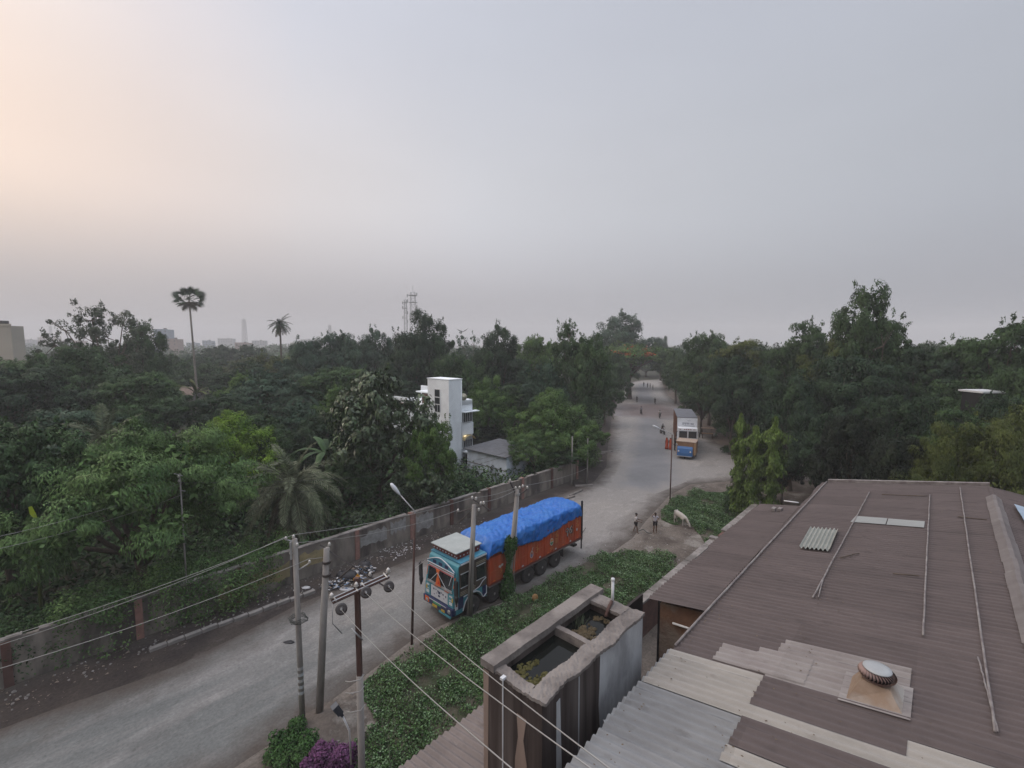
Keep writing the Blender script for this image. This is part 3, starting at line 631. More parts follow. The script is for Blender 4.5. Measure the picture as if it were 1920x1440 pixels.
rod(7.42, 3.10, 20.45, 2.97, .022); rod(10.24, 1.60, 19.0, 1.57, .016); rod(10.3, 1.52, 11.3, 1.60, .012, .05); rod(9.55, 0, 18.95, .1, .016); rod(7.48, -.68, 20.1, -.58, .016); rod(7.5, -.70, 9.2, -.60, .011, .05)
for (q0, q1) in (((1575, 1050), (1610, 1041)), ((1795, 972), (1850, 978)), ((1655, 930), (1740, 933)), ((1675, 1080), (1725, 1085))):
    def onroof(px, py):
        d = ray(px, py); nx, ny = UN; t = (EZ + SL*EN - H)/(d.z + SL*(d.x*nx+d.y*ny)); p = d*t; return p.x*UA[0]+p.y*UA[1], p.x*nx+p.y*ny
    (a0, n0), (a1, n1) = onroof(*q0), onroof(*q1)
    s = rod(a0, n0, a1, n1, .013, .05, 'fallen_stick', M['bark'], 6, .02, None); s.rotation_euler.z = RZ
    tag(s, {1575: 'bent dark stick lying on the roof by the middle rod', 1795: 'pale stick across the rod nearest the roof ridge', 1655: 'thin dark stick near the far edge of the factory roof', 1675: 'dark stick lying across the middle of the factory roof'}[q0[0]], 'stick')
# back edge: timber and sheet flashing
mb = MB(); a = 20.52
mb.prism([(2.95, rz_(2.95)-.1), (RN, RIDGE_Z-.1), (RN, RIDGE_Z+.10), (2.95, rz_(2.95)+.10)], a, a+.14, 'X').build('verge_board', strip_m, fb)
MB().prism([(3.0, 0), (3.0, 9.2), (RN, 9.95), (-7.3, 8.9), (-7.3, 0)], -9, 20.3, 'X').build('wall', mat('factory_wall', (.10, .075, .062), .95, col2=(.06, .045, .04), scale=1.2, bump=(12, .5)), fb)
brick = mat('lean_to_brick', (.17, .095, .060), .95, col2=(.10, .06, .042), scale=2.0, bump=(18, .8), col3=(.19, .155, .125), scale3=1.3)
MB().prism([(3.0, 5.0), (3.0, 9.08), (4.24, 8.86), (4.24, 5.0)], 9.3, 9.42, 'X').build('end_wall', brick, fb)
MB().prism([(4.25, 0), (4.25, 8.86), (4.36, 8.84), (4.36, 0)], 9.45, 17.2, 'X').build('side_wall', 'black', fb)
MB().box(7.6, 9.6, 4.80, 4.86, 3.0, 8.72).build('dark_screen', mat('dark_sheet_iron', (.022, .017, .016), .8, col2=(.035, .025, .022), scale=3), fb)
MB().tube([(9.26, 3.93, 8.55), (9.24, 3.5, 8.6), (9.24, 3.05, 8.63)], .025, 6).build('wall_pipe', 'white', fb, True)
MB().tube([(17.3, 3.25, 9.3), (17.45, 3.7, 9.22)], .022, 6).build('roof_pipe', 'white', fb, True)
# blue tarpaulin laid over the far slope
mb = MB(); tp = [(18.5, -1.62), (18.2, -3.2), (14.0, -3.4), (15.5, -1.75)]
n_ = 10
for i in range(n_+1):
    for j in range(n_+1):
        u_, v_ = i/n_, j/n_; p = [(1-u_)*(1-v_)*tp[0][k]+u_*(1-v_)*tp[1][k]+u_*v_*tp[2][k]+(1-u_)*v_*tp[3][k] for k in (0, 1)]
        mb.v.append((p[0], p[1], rz_(p[1])+.09+rr.uniform(0, .03)))
mb.f = [(i*(n_+1)+j, (i+1)*(n_+1)+j, (i+1)*(n_+1)+j+1, i*(n_+1)+j+1) for i in range(n_) for j in range(n_)]
o = mb.build('tarpaulin', mat('pale_blue_sheet', (.30, .38, .46), .6, col2=(.22, .29, .36), scale=2), smooth=True, rz=RZ); tag(o, 'pale blue plastic sheet laid beyond the ridge at the right edge', 'tarpaulin')
# bricks and stones holding things down
for i, (a, n, l) in enumerate(((16.35, 3.72, 'two pale bricks lying at the far end of the lean-to roof'),)):
    MB().box(a, a+.22, n, n+.1, rz_(n)-.05, rz_(n)+.03).box(a+.1, a+.32, n-.16, n-.06, rz_(n)-.05, rz_(n)+.03).build('brick', strip_m, rz=RZ)
tag(bpy.data.objects['brick'], 'pair of pale bricks lying on the far end of the lean-to roof', 'brick')

mb = MB(); rq = random.Random(71)
for q in range(520):   # blown leaves and grit on the sheets
    a = rq.uniform(3, 20.3); n = rq.choice((rq.uniform(-1.1, 3.0), rq.gauss(1.5, .25), rq.gauss(2.9, .12))); s = rq.uniform(.008, .022); z = rz_(n)+.034+rq.uniform(0, .006)
    if not -1.1 < n < 3.05: continue
    t = rq.uniform(0, 3.1); c_, s_ = math.cos(t)*s, math.sin(t)*s; mb.add([(a-c_, n-s_, z), (a+s_*.5, n-c_*.5, z+.004), (a+c_, n+s_, z+.002), (a-s_*.5, n+c_*.5, z)], [(0, 1, 2, 3)])
o = mb.build('leaf_litter', mat('dead_leaf', (.15, .115, .075), .9, col2=(.07, .05, .04), scale=5), rz=RZ); tag(o, kind='stuff')
# turbine ventilators
tv_side = mat('vent_steel', (.25, .19, .17), .5, metal=.35, col2=(.20, .12, .10), scale=5)
tv_base = mat('vent_base_rusty', (.26, .195, .145), .75, col2=(.18, .115, .07), scale=2.2, bump=(20, .3), col3=(.36, .34, .31), scale3=1.0)
tv_top = mat('vent_cap', (.34, .36, .37), .55, metal=.1, col2=(.27, .28, .28), scale=3)
def turbine(a, n, label, s=1.0):
    e = empty('turbine_vent', W(a, n, rz_(n)+.03), label, 'roof vent', 'turbine vents on the factory roof', rz=RZ)
    b = .36*s; t = .19*s; zz = lambda y: -SL*y; T0 = .27*s; q = .76*s
    mb = MB().add([(-b, -b, zz(-b)), (b, -b, zz(-b)), (b, b, zz(b)), (-b, b, zz(b)), (-t, -t, T0), (t, -t, T0), (t, t, T0), (-t, t, T0)], [(0, 1, 5, 4), (1, 2, 6, 5), (2, 3, 7, 6), (3, 0, 4, 7), (4, 5, 6, 7)])
    mb.build('base', tv_base, e)
    MB().add([(-.46*s, -.46*s, zz(-.46*s)+.006), (.46*s, -.46*s, zz(-.46*s)+.006), (.46*s, .46*s, zz(.46*s)+.006), (-.46*s, .46*s, zz(.46*s)+.006)], [(0, 1, 2, 3)]).build('flashing', rm_mid, e)
    MB().lathe([(.22*q, T0-.02), (.22*q, T0+.04*q), (.24*q, T0+.04*q)], 24).build('neck', tv_side, e, True)
    MB().lathe([(.16*q, T0+.02*q), (.26*q, T0+.06*q), (.28*q, T0+.13*q), (.24*q, T0+.2*q), (.12*q, T0+.22*q)], 24).build('core', 'black', e)
    mb = MB(); K = 32
    for k in range(K):
        a0 = 2*math.pi*k/K; prof = []
        for u in range(9):
            f = u/8; r = (.26+.10*math.sin(math.pi*f)**.8 - .02*f)*q; z = T0+.03*q+.22*f*q; an = a0 + .30*math.sin(math.pi*f*.9)
            prof.append((r, z, an))
        for (r, z, an), (r2, z2, an2) in zip(prof, prof[1:]):
            w = .062; i0 = (r*math.cos(an), r*math.sin(an), z); i1 = (r2*math.cos(an2), r2*math.sin(an2), z2)
            o0 = (r*.90*math.cos(an+w*1.6), r*.90*math.sin(an+w*1.6), z); o1 = (r2*.90*math.cos(an2+w*1.6), r2*.90*math.sin(an2+w*1.6), z2)
            mb.add([i0, o0, o1, i1], [(0, 1, 2, 3)])
    mb.build('vanes', tv_side, e)
    MB().lathe([(.25*q, T0+.02*q), (.28*q, T0+.025*q), (.28*q, T0+.045*q), (.25*q, T0+.05*q)], 30).build('lower_ring', tv_side, e)
    MB().lathe([(.265*q, T0+.24*q), (.26*q, T0+.26*q), (.18*q, T0+.275*q), (.06*q, T0+.282*q), (.0005, T0+.283*q)], 30).build('cap', tv_top, e, True)
turbine(7.62, .42, 'rusty spinning roof vent with pale round cap standing on the brown factory roof', .80)
turbine(4.95, 1.05, 'roof vent whose pale round cap only just shows at the bottom edge of the view', .80)

# small lower roof at the foot of the tank
lr = empty('lean_to_shed', W(0, 0, 0), 'low corrugated shed roof beside the foot of the concrete water tank', 'shed', rz=RZ)
corr(-3, 6.6, 6.66, 4.66, 0, zf=lambda n: 7.0+.16*(6.66-n), rows=4, rag=.03).build('roof', roof_mat('shed_roof', (.19, .165, .155), (.155, .135, .128), (.11, .095, .09), .1), lr, True)
MB().box(-3, 6.4, 4.9, 6.4, 0, 6.95).build('wall', wm2, lr)

# ------------------------------------------------------------------ concrete water tank
tk_dark = mat('tank_wall_stained', (.030, .022, .020), .9, col2=(.060, .046, .042), scale=2.2, stretch=(2.2, 2.2, .12), bump=(10, .5), col3=(.095, .080, .074), scale3=1.2)
tk_pale = mat('tank_limewash', (.43, .445, .46), .9, col2=(.31, .32, .33), scale=2.5, stretch=(1, 1, .5), bump=(10, .4), col3=(.23, .235, .245), scale3=1.6)
tk_plast = mat('tank_old_plaster', (.26, .20, .17), .9, col2=(.20, .155, .13), scale=3, stretch=(1, 1, .4))
tk_rim = mat('tank_rim', (.17, .152, .142), .95, col2=(.11, .098, .092), scale=3.5, bump=(16, .9), col3=(.22, .20, .185), scale3=1.5)
tk = empty('water_tank', W(5.74, 4.1, 0), 'tall stained concrete water tank with two open basins of dark water', 'water tank', rz=RZ)
A0, A1, N0, N1, TZ = -1.36, 1.36, -.55, .55, 9.9
ia0, ia1, in0, in1 = -1.22, 1.08, -.32, .33; dv = .08
sh = MB()   # shell with thin walls
sh.box(A0, A1, N0, in0, 0, TZ-.05).box(A0, A1, in1, N1, 0, TZ-.05).box(A0, ia0, in0, in1, 0, TZ-.05).box(ia1, A1, in0, in1, 0, TZ-.05).box(ia0, ia1, in0, in1, 0, 9.1)
sh.build('wall', tk_dark, tk)
def rough_rim(x0, x1, y0, y1, z0, z1, seed, j=.02):
    rg = random.Random(seed); mb = MB(); j *= .6; nx = max(2, int((x1-x0)/.035)); ny = max(2, int((y1-y0)/.035))
    top = {}
    for i in range(nx+1):
        for k in range(ny+1):
            ex = rg.uniform(-j, j)*.5+j*math.sin(k*.31+seed) if i in (0, nx) else 0; ey = rg.uniform(-j, j)*.5+j*math.sin(i*.27+seed*2)+j*.6*math.sin(i*.11) if k in (0, ny) else 0
            mb.v.append((x0+(x1-x0)*i/nx+ex, y0+(y1-y0)*k/ny+ey, z1+rg.uniform(-j, j)*.5))
    I = lambda i, k: i*(ny+1)+k
    mb.f = [(I(i, k), I(i+1, k), I(i+1, k+1), I(i, k+1)) for i in range(nx) for k in range(ny)]
    per = [I(i, 0) for i in range(nx+1)] + [I(nx, k) for k in range(1, ny+1)] + [I(i, ny) for i in range(nx-1, -1, -1)] + [I(0, k) for k in range(ny-1, 0, -1)]
    b0 = len(mb.v); mb.v += [(mb.v[p][0], mb.v[p][1], z0) for p in per]; n = len(per)
    mb.f += [(per[q], b0+q, b0+(q+1) % n, per[(q+1) % n]) for q in range(n)]
    return mb
rough_rim(A0-.03, A1+.12, in1-.02, N1+.03, TZ-.05, TZ+.06, 1, .008).build('rim', tk_rim, tk)
rough_rim(A0-.02, A1+.02, N0-.03, in0+.02, TZ-.06, TZ-.01, 2, .03).build('rim', tk_rim, tk)
rough_rim(A0-.02, ia0+.03, in0, in1-.02, TZ-.06, TZ-.015, 3, .03).build('rim', tk_rim, tk)
rough_rim(ia1-.02, A1, in0, in1-.02, TZ-.06, TZ, 4, .02).build('rim', tk_rim, tk)
rough_rim(dv-.05, dv+.05, in0, in1, 9.1, TZ-.02, 5, .008).build('divider', tk_rim, tk)
watm = bpy.data.materials.new('dark_water'); watm.use_nodes = True; wb = watm.node_tree.nodes['Principled BSDF']; wb.inputs['Base Color'].default_value = (.010, .011, .010, 1); wb.inputs['Roughness'].default_value = .06; wb.inputs['IOR'].default_value = 1.33
MB().add([(ia0, in0, 9.74), (dv-.05, in0, 9.74), (dv-.05, in1, 9.74), (ia0, in1, 9.74)], [(0, 1, 2, 3)]).build('water', watm, tk)
MB().add([(dv+.05, in0, 9.73), (ia1, in0, 9.73), (ia1, in1, 9.73), (dv+.05, in1, 9.73)], [(0, 1, 2, 3)]).build('water', watm, tk)
alg_y = mat('algae_yellow', (.115, .105, .030), .8, col2=(.075, .070, .024), scale=14, bump=(40, .8)); alg_b = mat('algae_brown', (.105, .078, .040), .85, col2=(.07, .055, .03), scale=14, bump=(40, .8))
def algae(cs, z, m, label, seed):
    rg = random.Random(seed); mb = MB()
    for (x, y, r) in cs:
        for q in range(26):
            an = rg.uniform(0, 6.28); d = r*math.sqrt(rg.random()); rr_ = r*rg.uniform(.14, .34)
            mb.blob((x+d*math.cos(an), y+d*.8*math.sin(an), z), (rr_, rr_*.8, .022*rg.uniform(.5, 1.3)), 8, 4, rg, .3)
    o = mb.build('algae_mat', m, rz=RZ, loc=W(5.74, 4.1, 0), smooth=True); tag(o, label, 'algae')
algae([(-1.02, .13, .12), (-.85, .18, .12), (-.70, .12, .06)], 9.74, alg_y, 'yellow green algae clump in the near basin along its far side', 1)
algae([(-1.0, -.12, .13), (-.82, -.19, .12), (-1.02, -.22, .08), (-.66, -.22, .06)], 9.74, alg_y, 'yellow green algae clump in the near corner of the near basin', 2)
algae([(.34, .02, .19), (.52, .0, .17), (.42, -.10, .14)], 9.73, alg_b, 'large brown algae mat floating in the far basin', 3)
algae([(.93, .06, .10), (.95, -.10, .07)], 9.73, alg_b, 'small brown algae clump at the far end of the far basin', 4)
gb = MB(); rg = random.Random(6)
for q in range(26):
    x, y = .55+rg.uniform(-.12, .15), .18+rg.uniform(-.05, .08); gb.tube([(x, y, 9.73), (x+rg.uniform(-.08, .08), y+rg.uniform(-.06, .06), 9.73+rg.uniform(.08, .2))], [.006, .002], 4, False)
o = gb.build('grass_tuft', 'leaf_grey', rz=RZ, loc=W(5.74, 4.1, 0)); tag(o, 'thin pale grass tuft growing from the algae in the far basin', 'grass', )
# faces: limewashed half, plaster remains and streaks
def slab(face, pts, m, name, t=.006):
    mb = MB()
    if face == 'near': mb.prism(pts, A0-t, A0-.001, 'X')
    else: mb.prism(pts, N0-t, N0-.001, 'Y')
    mb.build(name, m, tk)
rg = random.Random(9)
lp = [(.02+rg.uniform(-.03, .03), TZ-.08-i*.4) for i in range(25)]
slab('side', [(A1, TZ-.07)] + lp + [(A1, 0)], tk_pale, 'limewash')
slab('near', [(.15-.25-.04*math.sin(i*1.7)+rg.uniform(-.02, .02), TZ-.42-i*.33) for i in range(0, 12)] + [(-.27+.03*math.sin(i*2.1)+rg.uniform(-.02, .02), TZ-.42-i*.33) for i in range(11, -1, -1)], tk_plast, 'plaster_strip')
slab('near', [(N1, TZ-.1), (N1, 0), (N1-.13, 0), (N1-.09, TZ-1.5), (N1-.11, TZ-.1)], tk_plast, 'plaster_strip')
slab('side', [(-.98, TZ-.18), (-.93, TZ-1.2), (-.96, TZ-2.6), (-1.04, TZ-2.2), (-1.06, TZ-.2)], tk_pale, 'wash_streak', .004)
slab('side', [(-.52, TZ-.12), (-.50, TZ-2.2), (-.535, TZ-2.2), (-.545, TZ-.12)], tk_pale, 'wash_streak', .004)
pipe = MB().tube([(A0+.16, in1-.08, 9.75), (A0+.16, in1-.08, 10.0), (A0-.045, in1-.2, 9.98), (A0-.05, in1-.2, 9.3)], .022, 6)
MB().tube([(A0-.04, .12, TZ-.02), (A0-.05, .115, TZ-1.2), (A0-.05, .11, 4)], .010, 8).box(A0-.075, A0+.0, .09, .145, TZ-.025, TZ+.01).build('overflow_pipe', 'white', tk)
MB().tube([(A1-.1, -.02, TZ-.03), (A1-.1, -.02, TZ+.42)], .026, 8).tube([(A1-.1, -.02, TZ+.42), (A1-.1, -.02, TZ+.46)], .034, 8).build('vent_pipe', 'white', tk, True)
MB().tube([(A1-.05, .0, TZ+.04), (A1-.25, -.05, TZ+.03), (A1-.42, -.08, TZ-.08)], .03, 8).build('inlet_pipe', 'rust', tk, True)
# ------------------------------------------------------------------ white house and shed beyond the wall
hw = mat('house_whitewash', (.82, .87, .90), .85, col2=(.77, .82, .85), scale=1.2, bump=(8, .15), col3=(.72, .76, .79), scale3=.5)
he = empty('white_house', W(31.9, 39.1, 0), 'white three storey house with a tall plain stair tower rising among the trees', 'house', rz=RZ)
def part(name, m, parent, *boxes):
    mb = MB()
    for b in boxes: mb.box(*b)
    return mb.build(name, m, parent)
bevel(part('stair_tower', hw, he, (0, 1.9, 0, 3.8, -.1, 10.6)), .04)
part('wall', hw, he, (.8, 5.2, 3.81, 14, -.1, 7.2), (1.91, 3.6, .25, 3.8, -.1, 8.0))
part('parapet', hw, he, (.9, 1.0, 3.85, 9, 7.2, 7.35), (.8, .95, 9, 14, 7.2, 7.9), (5.0, 5.15, 3.8, 12, 7.21, 9.0))
part('terrace_room', wm2, he, (2.4, 4.9, 3.82, 8.2, 7.21, 8.5)); part('terrace_roof', hw, he, (2.2, 4.95, 3.84, 9.2, 8.5, 8.65))
part('roof_edge', pinkm, he, (.72, .8, 3.82, 12, 6.95, 7.22))
bm_ = MB()   # curved balcony front and stepped crown of the right-hand bay
for z0, z1, rx in ((.2, 8.2, .0), (4.3, 5.6, .42), (7.0, 7.6, .12)):
    pr = [(1.92+1.7*math.sin(t*math.pi/2/8)**1.0*(1), .25-rx*math.sin(math.pi*t/8)) for t in range(9)]
    bm_.prism(pr + [(3.7, 1.5), (1.92, 1.5)], z0, z1, 'Z')
bm_.build('bay', hw, he)
part('sunshade', hw, he, (1.9, 4.1, -.45, .3, 6.85, 6.95)); part('sunshade', hw, he, (1.9, 4.0, -.9, .3, 2.35, 2.5))
MB().tube([(1.75, -.05, 2.0), (1.75, -.05, 10.4)], .03, 8).build('drain_pipe', hw, he, True)
part('coping', hw, he, (-.05, 1.95, -.05, 3.85, 10.602, 10.68))
darkw = mat('window_dark', (.03, .035, .04), .2, spec=.6)
def window(par, x0, x1, y0, y1, z0, z1, face, bars=1):
    w = part('window', darkw, par, (x0, x1, y0, y1, z0, z1)); mb = MB(); t = .05
    if face == 'x': mb.box(x0-.03, x0-.002, y0-t, y0, z0-t, z1+t).box(x0-.03, x0-.002, y1, y1+t, z0-t, z1+t).box(x0-.03, x0-.002, y0, y1, z1, z1+t).box(x0-.03, x0-.002, y0, y1, z0-t, z0)
    else: mb.box(x0-t, x0, y0-.03, y0-.002, z0-t, z1+t).box(x1, x1+t, y0-.03, y0-.002, z0-t, z1+t).box(x0, x1, y0-.03, y0-.002, z1, z1+t).box(x0, x1, y0-.03, y0-.002, z0-t, z0)
    for k in range(bars):
        f = (k+1)/(bars+1)
        if face == 'x': mb.box(x0-.026, x0-.004, y0+(y1-y0)*f-.02, y0+(y1-y0)*f+.02, z0, z1)
        else: mb.box(x0+(x1-x0)*f-.02, x0+(x1-x0)*f+.02, y0-.026, y0-.004, z0, z1)
    mb.build('frame', 'white', w)
for z0, z1 in ((8.65, 9.45), (7.85, 8.55), (6.95, 7.75)): window(he, -.02, .05, 1.55, 2.45, z0, z1, 'x', 1 if z0 < 7 else 0)
window(he, 2.05, 3.3, .0, .3, 5.75, 6.85, 'y', 3); window(he, 2.05, 3.3, .0, .3, 2.7, 3.7, 'y', 3)
aw = MB(); 
for k in range(8):
    t0, t1 = math.pi*k/8, math.pi*(k+1)/8
    aw.add([(1.95+.8-.8*math.cos(t0), .2, 3.75+.55*math.sin(t0)), (1.95+.8-.8*math.cos(t1), .2, 3.75+.55*math.sin(t1)), (1.95+.8-.8*math.cos(t1), -.35, 3.7+.5*math.sin(t1)), (1.95+.8-.8*math.cos(t0), -.35, 3.7+.5*math.sin(t0))], [(0, 1, 2, 3)])
aw.build('arched_canopy', mat('yellow_paint', (.50, .40, .20), .6), he)
part('porch_lamp', mat('lamp_lit', (.8, .7, .5), .5, emis=(1, .78, .45, 1.6)), he, (2.1, 2.9, -.05, .02, 4.12, 4.22))
de = MB(); de.lathe([(.42, .10), (.30, .03), (.12, -.02), (.0005, -.03)], 18)
d = de.build('satellite_dish', mat('dish', (.42, .40, .30), .5), smooth=True, loc=W(34.2, 39.4, 8.55)); d.rotation_euler = (math.radians(70), .3, .2); tag(d, 'pale satellite dish on the roof of the white house', 'satellite dish')
MB().tube([(0, 0, -.02), (0, 0, -.45)], .03).build('mast', 'galv', d)
se = empty('shed', W(33.5, 32.0, 0), 'pale blue shed with grey flat roof between the house and the boundary wall', 'shed', rz=RZ)
shm = mat('shed_blue_wash', (.64, .71, .80), .85, col2=(.57, .64, .72), scale=1.3, col3=(.48, .53, .60), scale3=.8)
part('wall', shm, se, (0, 5.0, 0, 6.0, -.1, 3.0))
part('trim', 'concrete', se, (-.03, -.002, .0, 6.0, 1.55, 1.62))
MB().prism([(-.35, 3.01), (5.3, 3.22), (5.3, 3.30), (-.35, 3.09)], -.15, 6.3, 'Y').build('roof', mat('shed_roof_grey', (.13, .135, .15), .8, col2=(.09, .095, .10), scale=2), se)

# ------------------------------------------------------------------ poles, lamps, wires
def polyline_lerp(a, b, f): return tuple(a[i]+(b[i]-a[i])*f for i in range(3))
def utility_pole(base, top, r0, r1, label, m='pole_concrete', square=False):
    e = empty('utility_pole', base, label, 'utility pole', 'utility poles along the right road edge')
    t = Vector(top)-Vector(base); mb = MB(); mb.tube([(-t.x*.03, -t.y*.03, -.3), tuple(t*.5), tuple(t)], [r0, (r0+r1)/2, r1], 4 if square else 10); o = mb.build('pole', m, e, not square)
    return e, t
def insulator(e, p, d=(0, 0, 1), s=1.0, name='insulator'):
    p = Vector(p); d = Vector(d).normalized(); mb = MB(); 
    mb.tube([p, p+d*.05*s, p+d*.06*s, p+d*.09*s, p+d*.10*s, p+d*.14*s, p+d*.16*s], [.02*s, .05*s, .065*s, .04*s, .055*s, .03*s, .012*s], 8); return mb.build(name, 'porcelain', e, True)
b1 = G(568, 1370); t1 = (-7.87, 16.28, 7.47)
e1, v1 = utility_pole(b1, (b1.x-.02, b1.y+.02, 7.45), .11, .09, 'thin pale concrete pole farthest left, hung with a ring of old wire')
for dz, sx in ((.05, 0), (-.25, .12), (-.55, -.12)): insulator(e1, (sx, -.1, v1.z+dz))
MB().tube([(0, 0, v1.z-.1), (-.28, -.1, v1.z+.02)], .025, 6).tube([(.1, 0, v1.z-1.15), (.45, .1, v1.z-.95)], .025, 6).box(-.13, -.07, -.16, -.1, v1.z-.7, v1.z-.05).build('bracket', 'galv', e1)
insulator(e1, (.45, .1, v1.z-.97), (0, 0, 1), .9); insulator(e1, (-.28, -.1, v1.z), (0, 0, 1), .9)
mb = MB()
for k in range(4): mb.tube([(.30*math.cos(t*.45)+.05*math.sin(k+t), .26*math.sin(t*.45), 4.35+.05*k+.03*math.sin(t*2+k)) for t in range(15)], .014, 5)
mb.build('wire_coil', 'wire_dark', e1)
mb = MB()
for k in range(5):
    z = 1.5+k*.24; mb.tube([(.0, -.005, z), (0, -.005, z+.12)], .113-.004*z, 10, False)
mb.build('painted_band', mat('pale_blue_band', (.40, .45, .48), .8, col2=(.30, .29, .27), scale=6), e1)
b2 = G(598, 1350)
e2, v2 = utility_pole(b2, (b2.x+.50, b2.y+.1, 6.85), .15, .11, 'leaning grey concrete pole on the dirt mound with a slanting iron crossarm', square=False)
ang = math.radians(-20)
MB().tube([tuple(v2+Vector((-.25, 0, .12))), tuple(v2+Vector((2.05, .2, -1.6)))], .035, 4).tube([tuple(v2+Vector((0, 0, -1.05))), tuple(v2+Vector((.35, 0, -1.25))), tuple(v2+Vector((.95, .1, -.75)))], .035, 6).build('crossarm', 'iron', e2)
for q in ((.1, 0, .05), (.0, .05, -.45), (1.55, .15, -1.2)): insulator(e2, v2+Vector(q), (0, 0, 1), 1.1)
for q in ((-.02, 0, -.55), (-.04, 0, -1.05)): MB().lathe([(.16, -.04), (.16, .04)], 12, tuple(v2+Vector(q))).build('clamp', 'iron', e2)
b3 = G(880, 1158)
e3, v3 = utility_pole(b3, (b3.x+.30, b3.y, 6.15), .16, .12, 'pale concrete pole standing in front of the lorry cab', square=False)
MB().tube([tuple(v3+Vector((-.95, .1, -.45))), tuple(v3+Vector((.55, -.1, .05)))], .03, 4).tube([tuple(v3+Vector((-.2, .1, .35))), tuple(v3+Vector((.85, -.1, -.25)))], .03, 4).tube([tuple(v3+Vector((-.1, .1, -.3))), tuple(v3+Vector((-1.0, .1, -1.1)))], .025, 4).build('crossarm', 'iron', e3)
for q in ((-.85, .1, -.42), (.5, -.1, .05), (.1, 0, .25), (.35, 0, .0), (-.1, 0, .3), (.25, -.1, -.3)): insulator(e3, v3+Vector(q), (0, 0, 1), 1.2)
MB().tube([(0, -.25, 0), (.15, -.2, 3), tuple(v3*.93)], .02, 5).build('cable', 'wire_dark', e3, True)
b4 = G(952, 1122)
e4, v4 = utility_pole(b4, (b4.x+.55, b4.y, 6.35), .165, .12, 'concrete pole with creeper on its lower half in front of the red cargo body', square=False)
MB().tube([tuple(v4+Vector((-.05, 0, -.3))), tuple(v4+Vector((-.4, 0, .45)))], .05, 6).tube([tuple(v4+Vector((.05, 0, -.35))), tuple(v4+Vector((.55, .0, .05)))], .035, 6).build('bracket', 'iron', e4)
MB().lathe([(.15, -.05), (.15, .05)], 12, tuple(v4+Vector((0, 0, -.25)))).build('clamp', 'galv', e4)
for q in ((-.42, 0, .45), (.55, 0, .05), (-.1, 0, .02), (.12, 0, .05), (.3, .1, .1)): insulator(e4, v4+Vector(q), (0, 0, 1), 1.2)
MB().tube([(.45, -.1, 0), (.35, -.1, 1.5), tuple(v4*.95+Vector((.1, -.1, 0)))], .02, 5).build('stay_wire', 'wire', e4, True)
rngv = np.random.default_rng(4); n = 2600; z = rngv.uniform(0, 1, n)**.9*3.7; an = rngv.uniform(0, 6.28, n); r = (.15+.20*np.sin(z*1.3+.5)**2+.10*(z < 1))*rngv.uniform(.6, 1.15, n)
P = np.stack([r*np.cos(an)-.0+z*.087-.1, r*np.sin(an)*.8-.05, z], 1)
quads_object('creeper', leaf_quads(rngv, P, np.stack([np.cos(an), np.sin(an), .4+0*an], 1)+rngv.normal(size=(n, 3))*.5, .13, .09, .4), 'leaf_weed', e4)

def street_lamp(base, top, head, label, r=.075):
    e = empty('street_lamp', base, label, 'street lamp', 'street lamps along the right road edge'); b = Vector(base); t = Vector(top)-b; h = Vector(head)-b
    MB().tube([(0, 0, -.2), tuple(t*.45), tuple(t)], [r, r*.9, r*.7], 10).build('pole', 'rust', e, True)
    MB().tube([tuple(t-Vector((0, 0, .25))), tuple(t+Vector((0, 0, .02))), tuple(t+(h-t)*.12+Vector((0, 0, .05))), tuple(h)], [.035, .035, .03, .028], 8).build('arm', 'galv', e, True)
    dr = (h-t).normalized(); mb = MB(); side = dr.cross(Vector((0, 0, 1))).normalized(); up = side.cross(dr)
    pts = [(0, .05), (.08, .09), (.2, .13), (.42, .17), (.6, .14), (.68, .06)]; vs = []
    for (x, w) in pts:
        for k in range(12):
            q = 2*math.pi*k/12; vs.append(h+dr*x*1.05+side*math.cos(q)*w*.95+up*math.sin(q)*w*.55)
    mb.add(vs, [(i*12+k, i*12+(k+1) % 12, (i+1)*12+(k+1) % 12, (i+1)*12+k) for i in range(5) for k in range(12)] + [tuple(range(12))[::-1], tuple(range(60, 72))])
    mb.build('lamp_head', 'white', e, True)
    return e
l1 = G(772, 1208); street_lamp(l1, (l1.x+.28, l1.y, 6.55), (l1.x-.38, l1.y-.1, 7.45), 'rusty street lamp with white head standing before the lorry, nearest of the two', .065)
l2 = G(1256, 945); street_lamp(l2, (l2.x+.02, l2.y, 6.4), (l2.x-1.15, l2.y-.1, 6.95), 'slim dark street lamp at the weed corner by the side road, farther of the two', .06)
# nearest pole: steel crossarm frame with disc insulators
bp = Vector((-3.88, 11.0, 0))
ep = empty('utility_pole', bp, 'nearest pole with rusty steel double crossarm and three big dark disc insulators', 'utility pole', 'utility poles along the right road edge')
MB().tube([(0, 0, -.3), (.03, 0, 3.5), (.05, 0, 6.2)], [.10, .09, .085], 12).build('pole', 'pole_concrete', ep, True)
MB().box(-.01, .105, -.05, .065, 6.1, 8.75).build('steel_post', 'rust', ep)
ax = Vector((.80, .55, .0)).normalized(); cdir = Vector((1.48, .75, .52)); ctr = Vector((.03, 0, 8.62))
ca = Y_(622, 1128, 10.6) - bp; cb = Y_(728, 1080, 11.4) - bp; cd = (cb-ca).normalized(); sdv = Vector((-cd.y, cd.x, 0)).normalized()
mb = MB()
for o_ in (-.07, .07): mb.tube([tuple(ca+sdv*o_), tuple(cb+sdv*o_)], .035, 4)
mb.build('crossarm', 'rust', ep)
mb = MB()
for f in (.05, .42, .55, .95):
    q = ca.lerp(cb, f); mb.tube([tuple(q-sdv*.14+Vector((0, 0, .05))), tuple(q+sdv*.14+Vector((0, 0, .05)))], .02, 4)
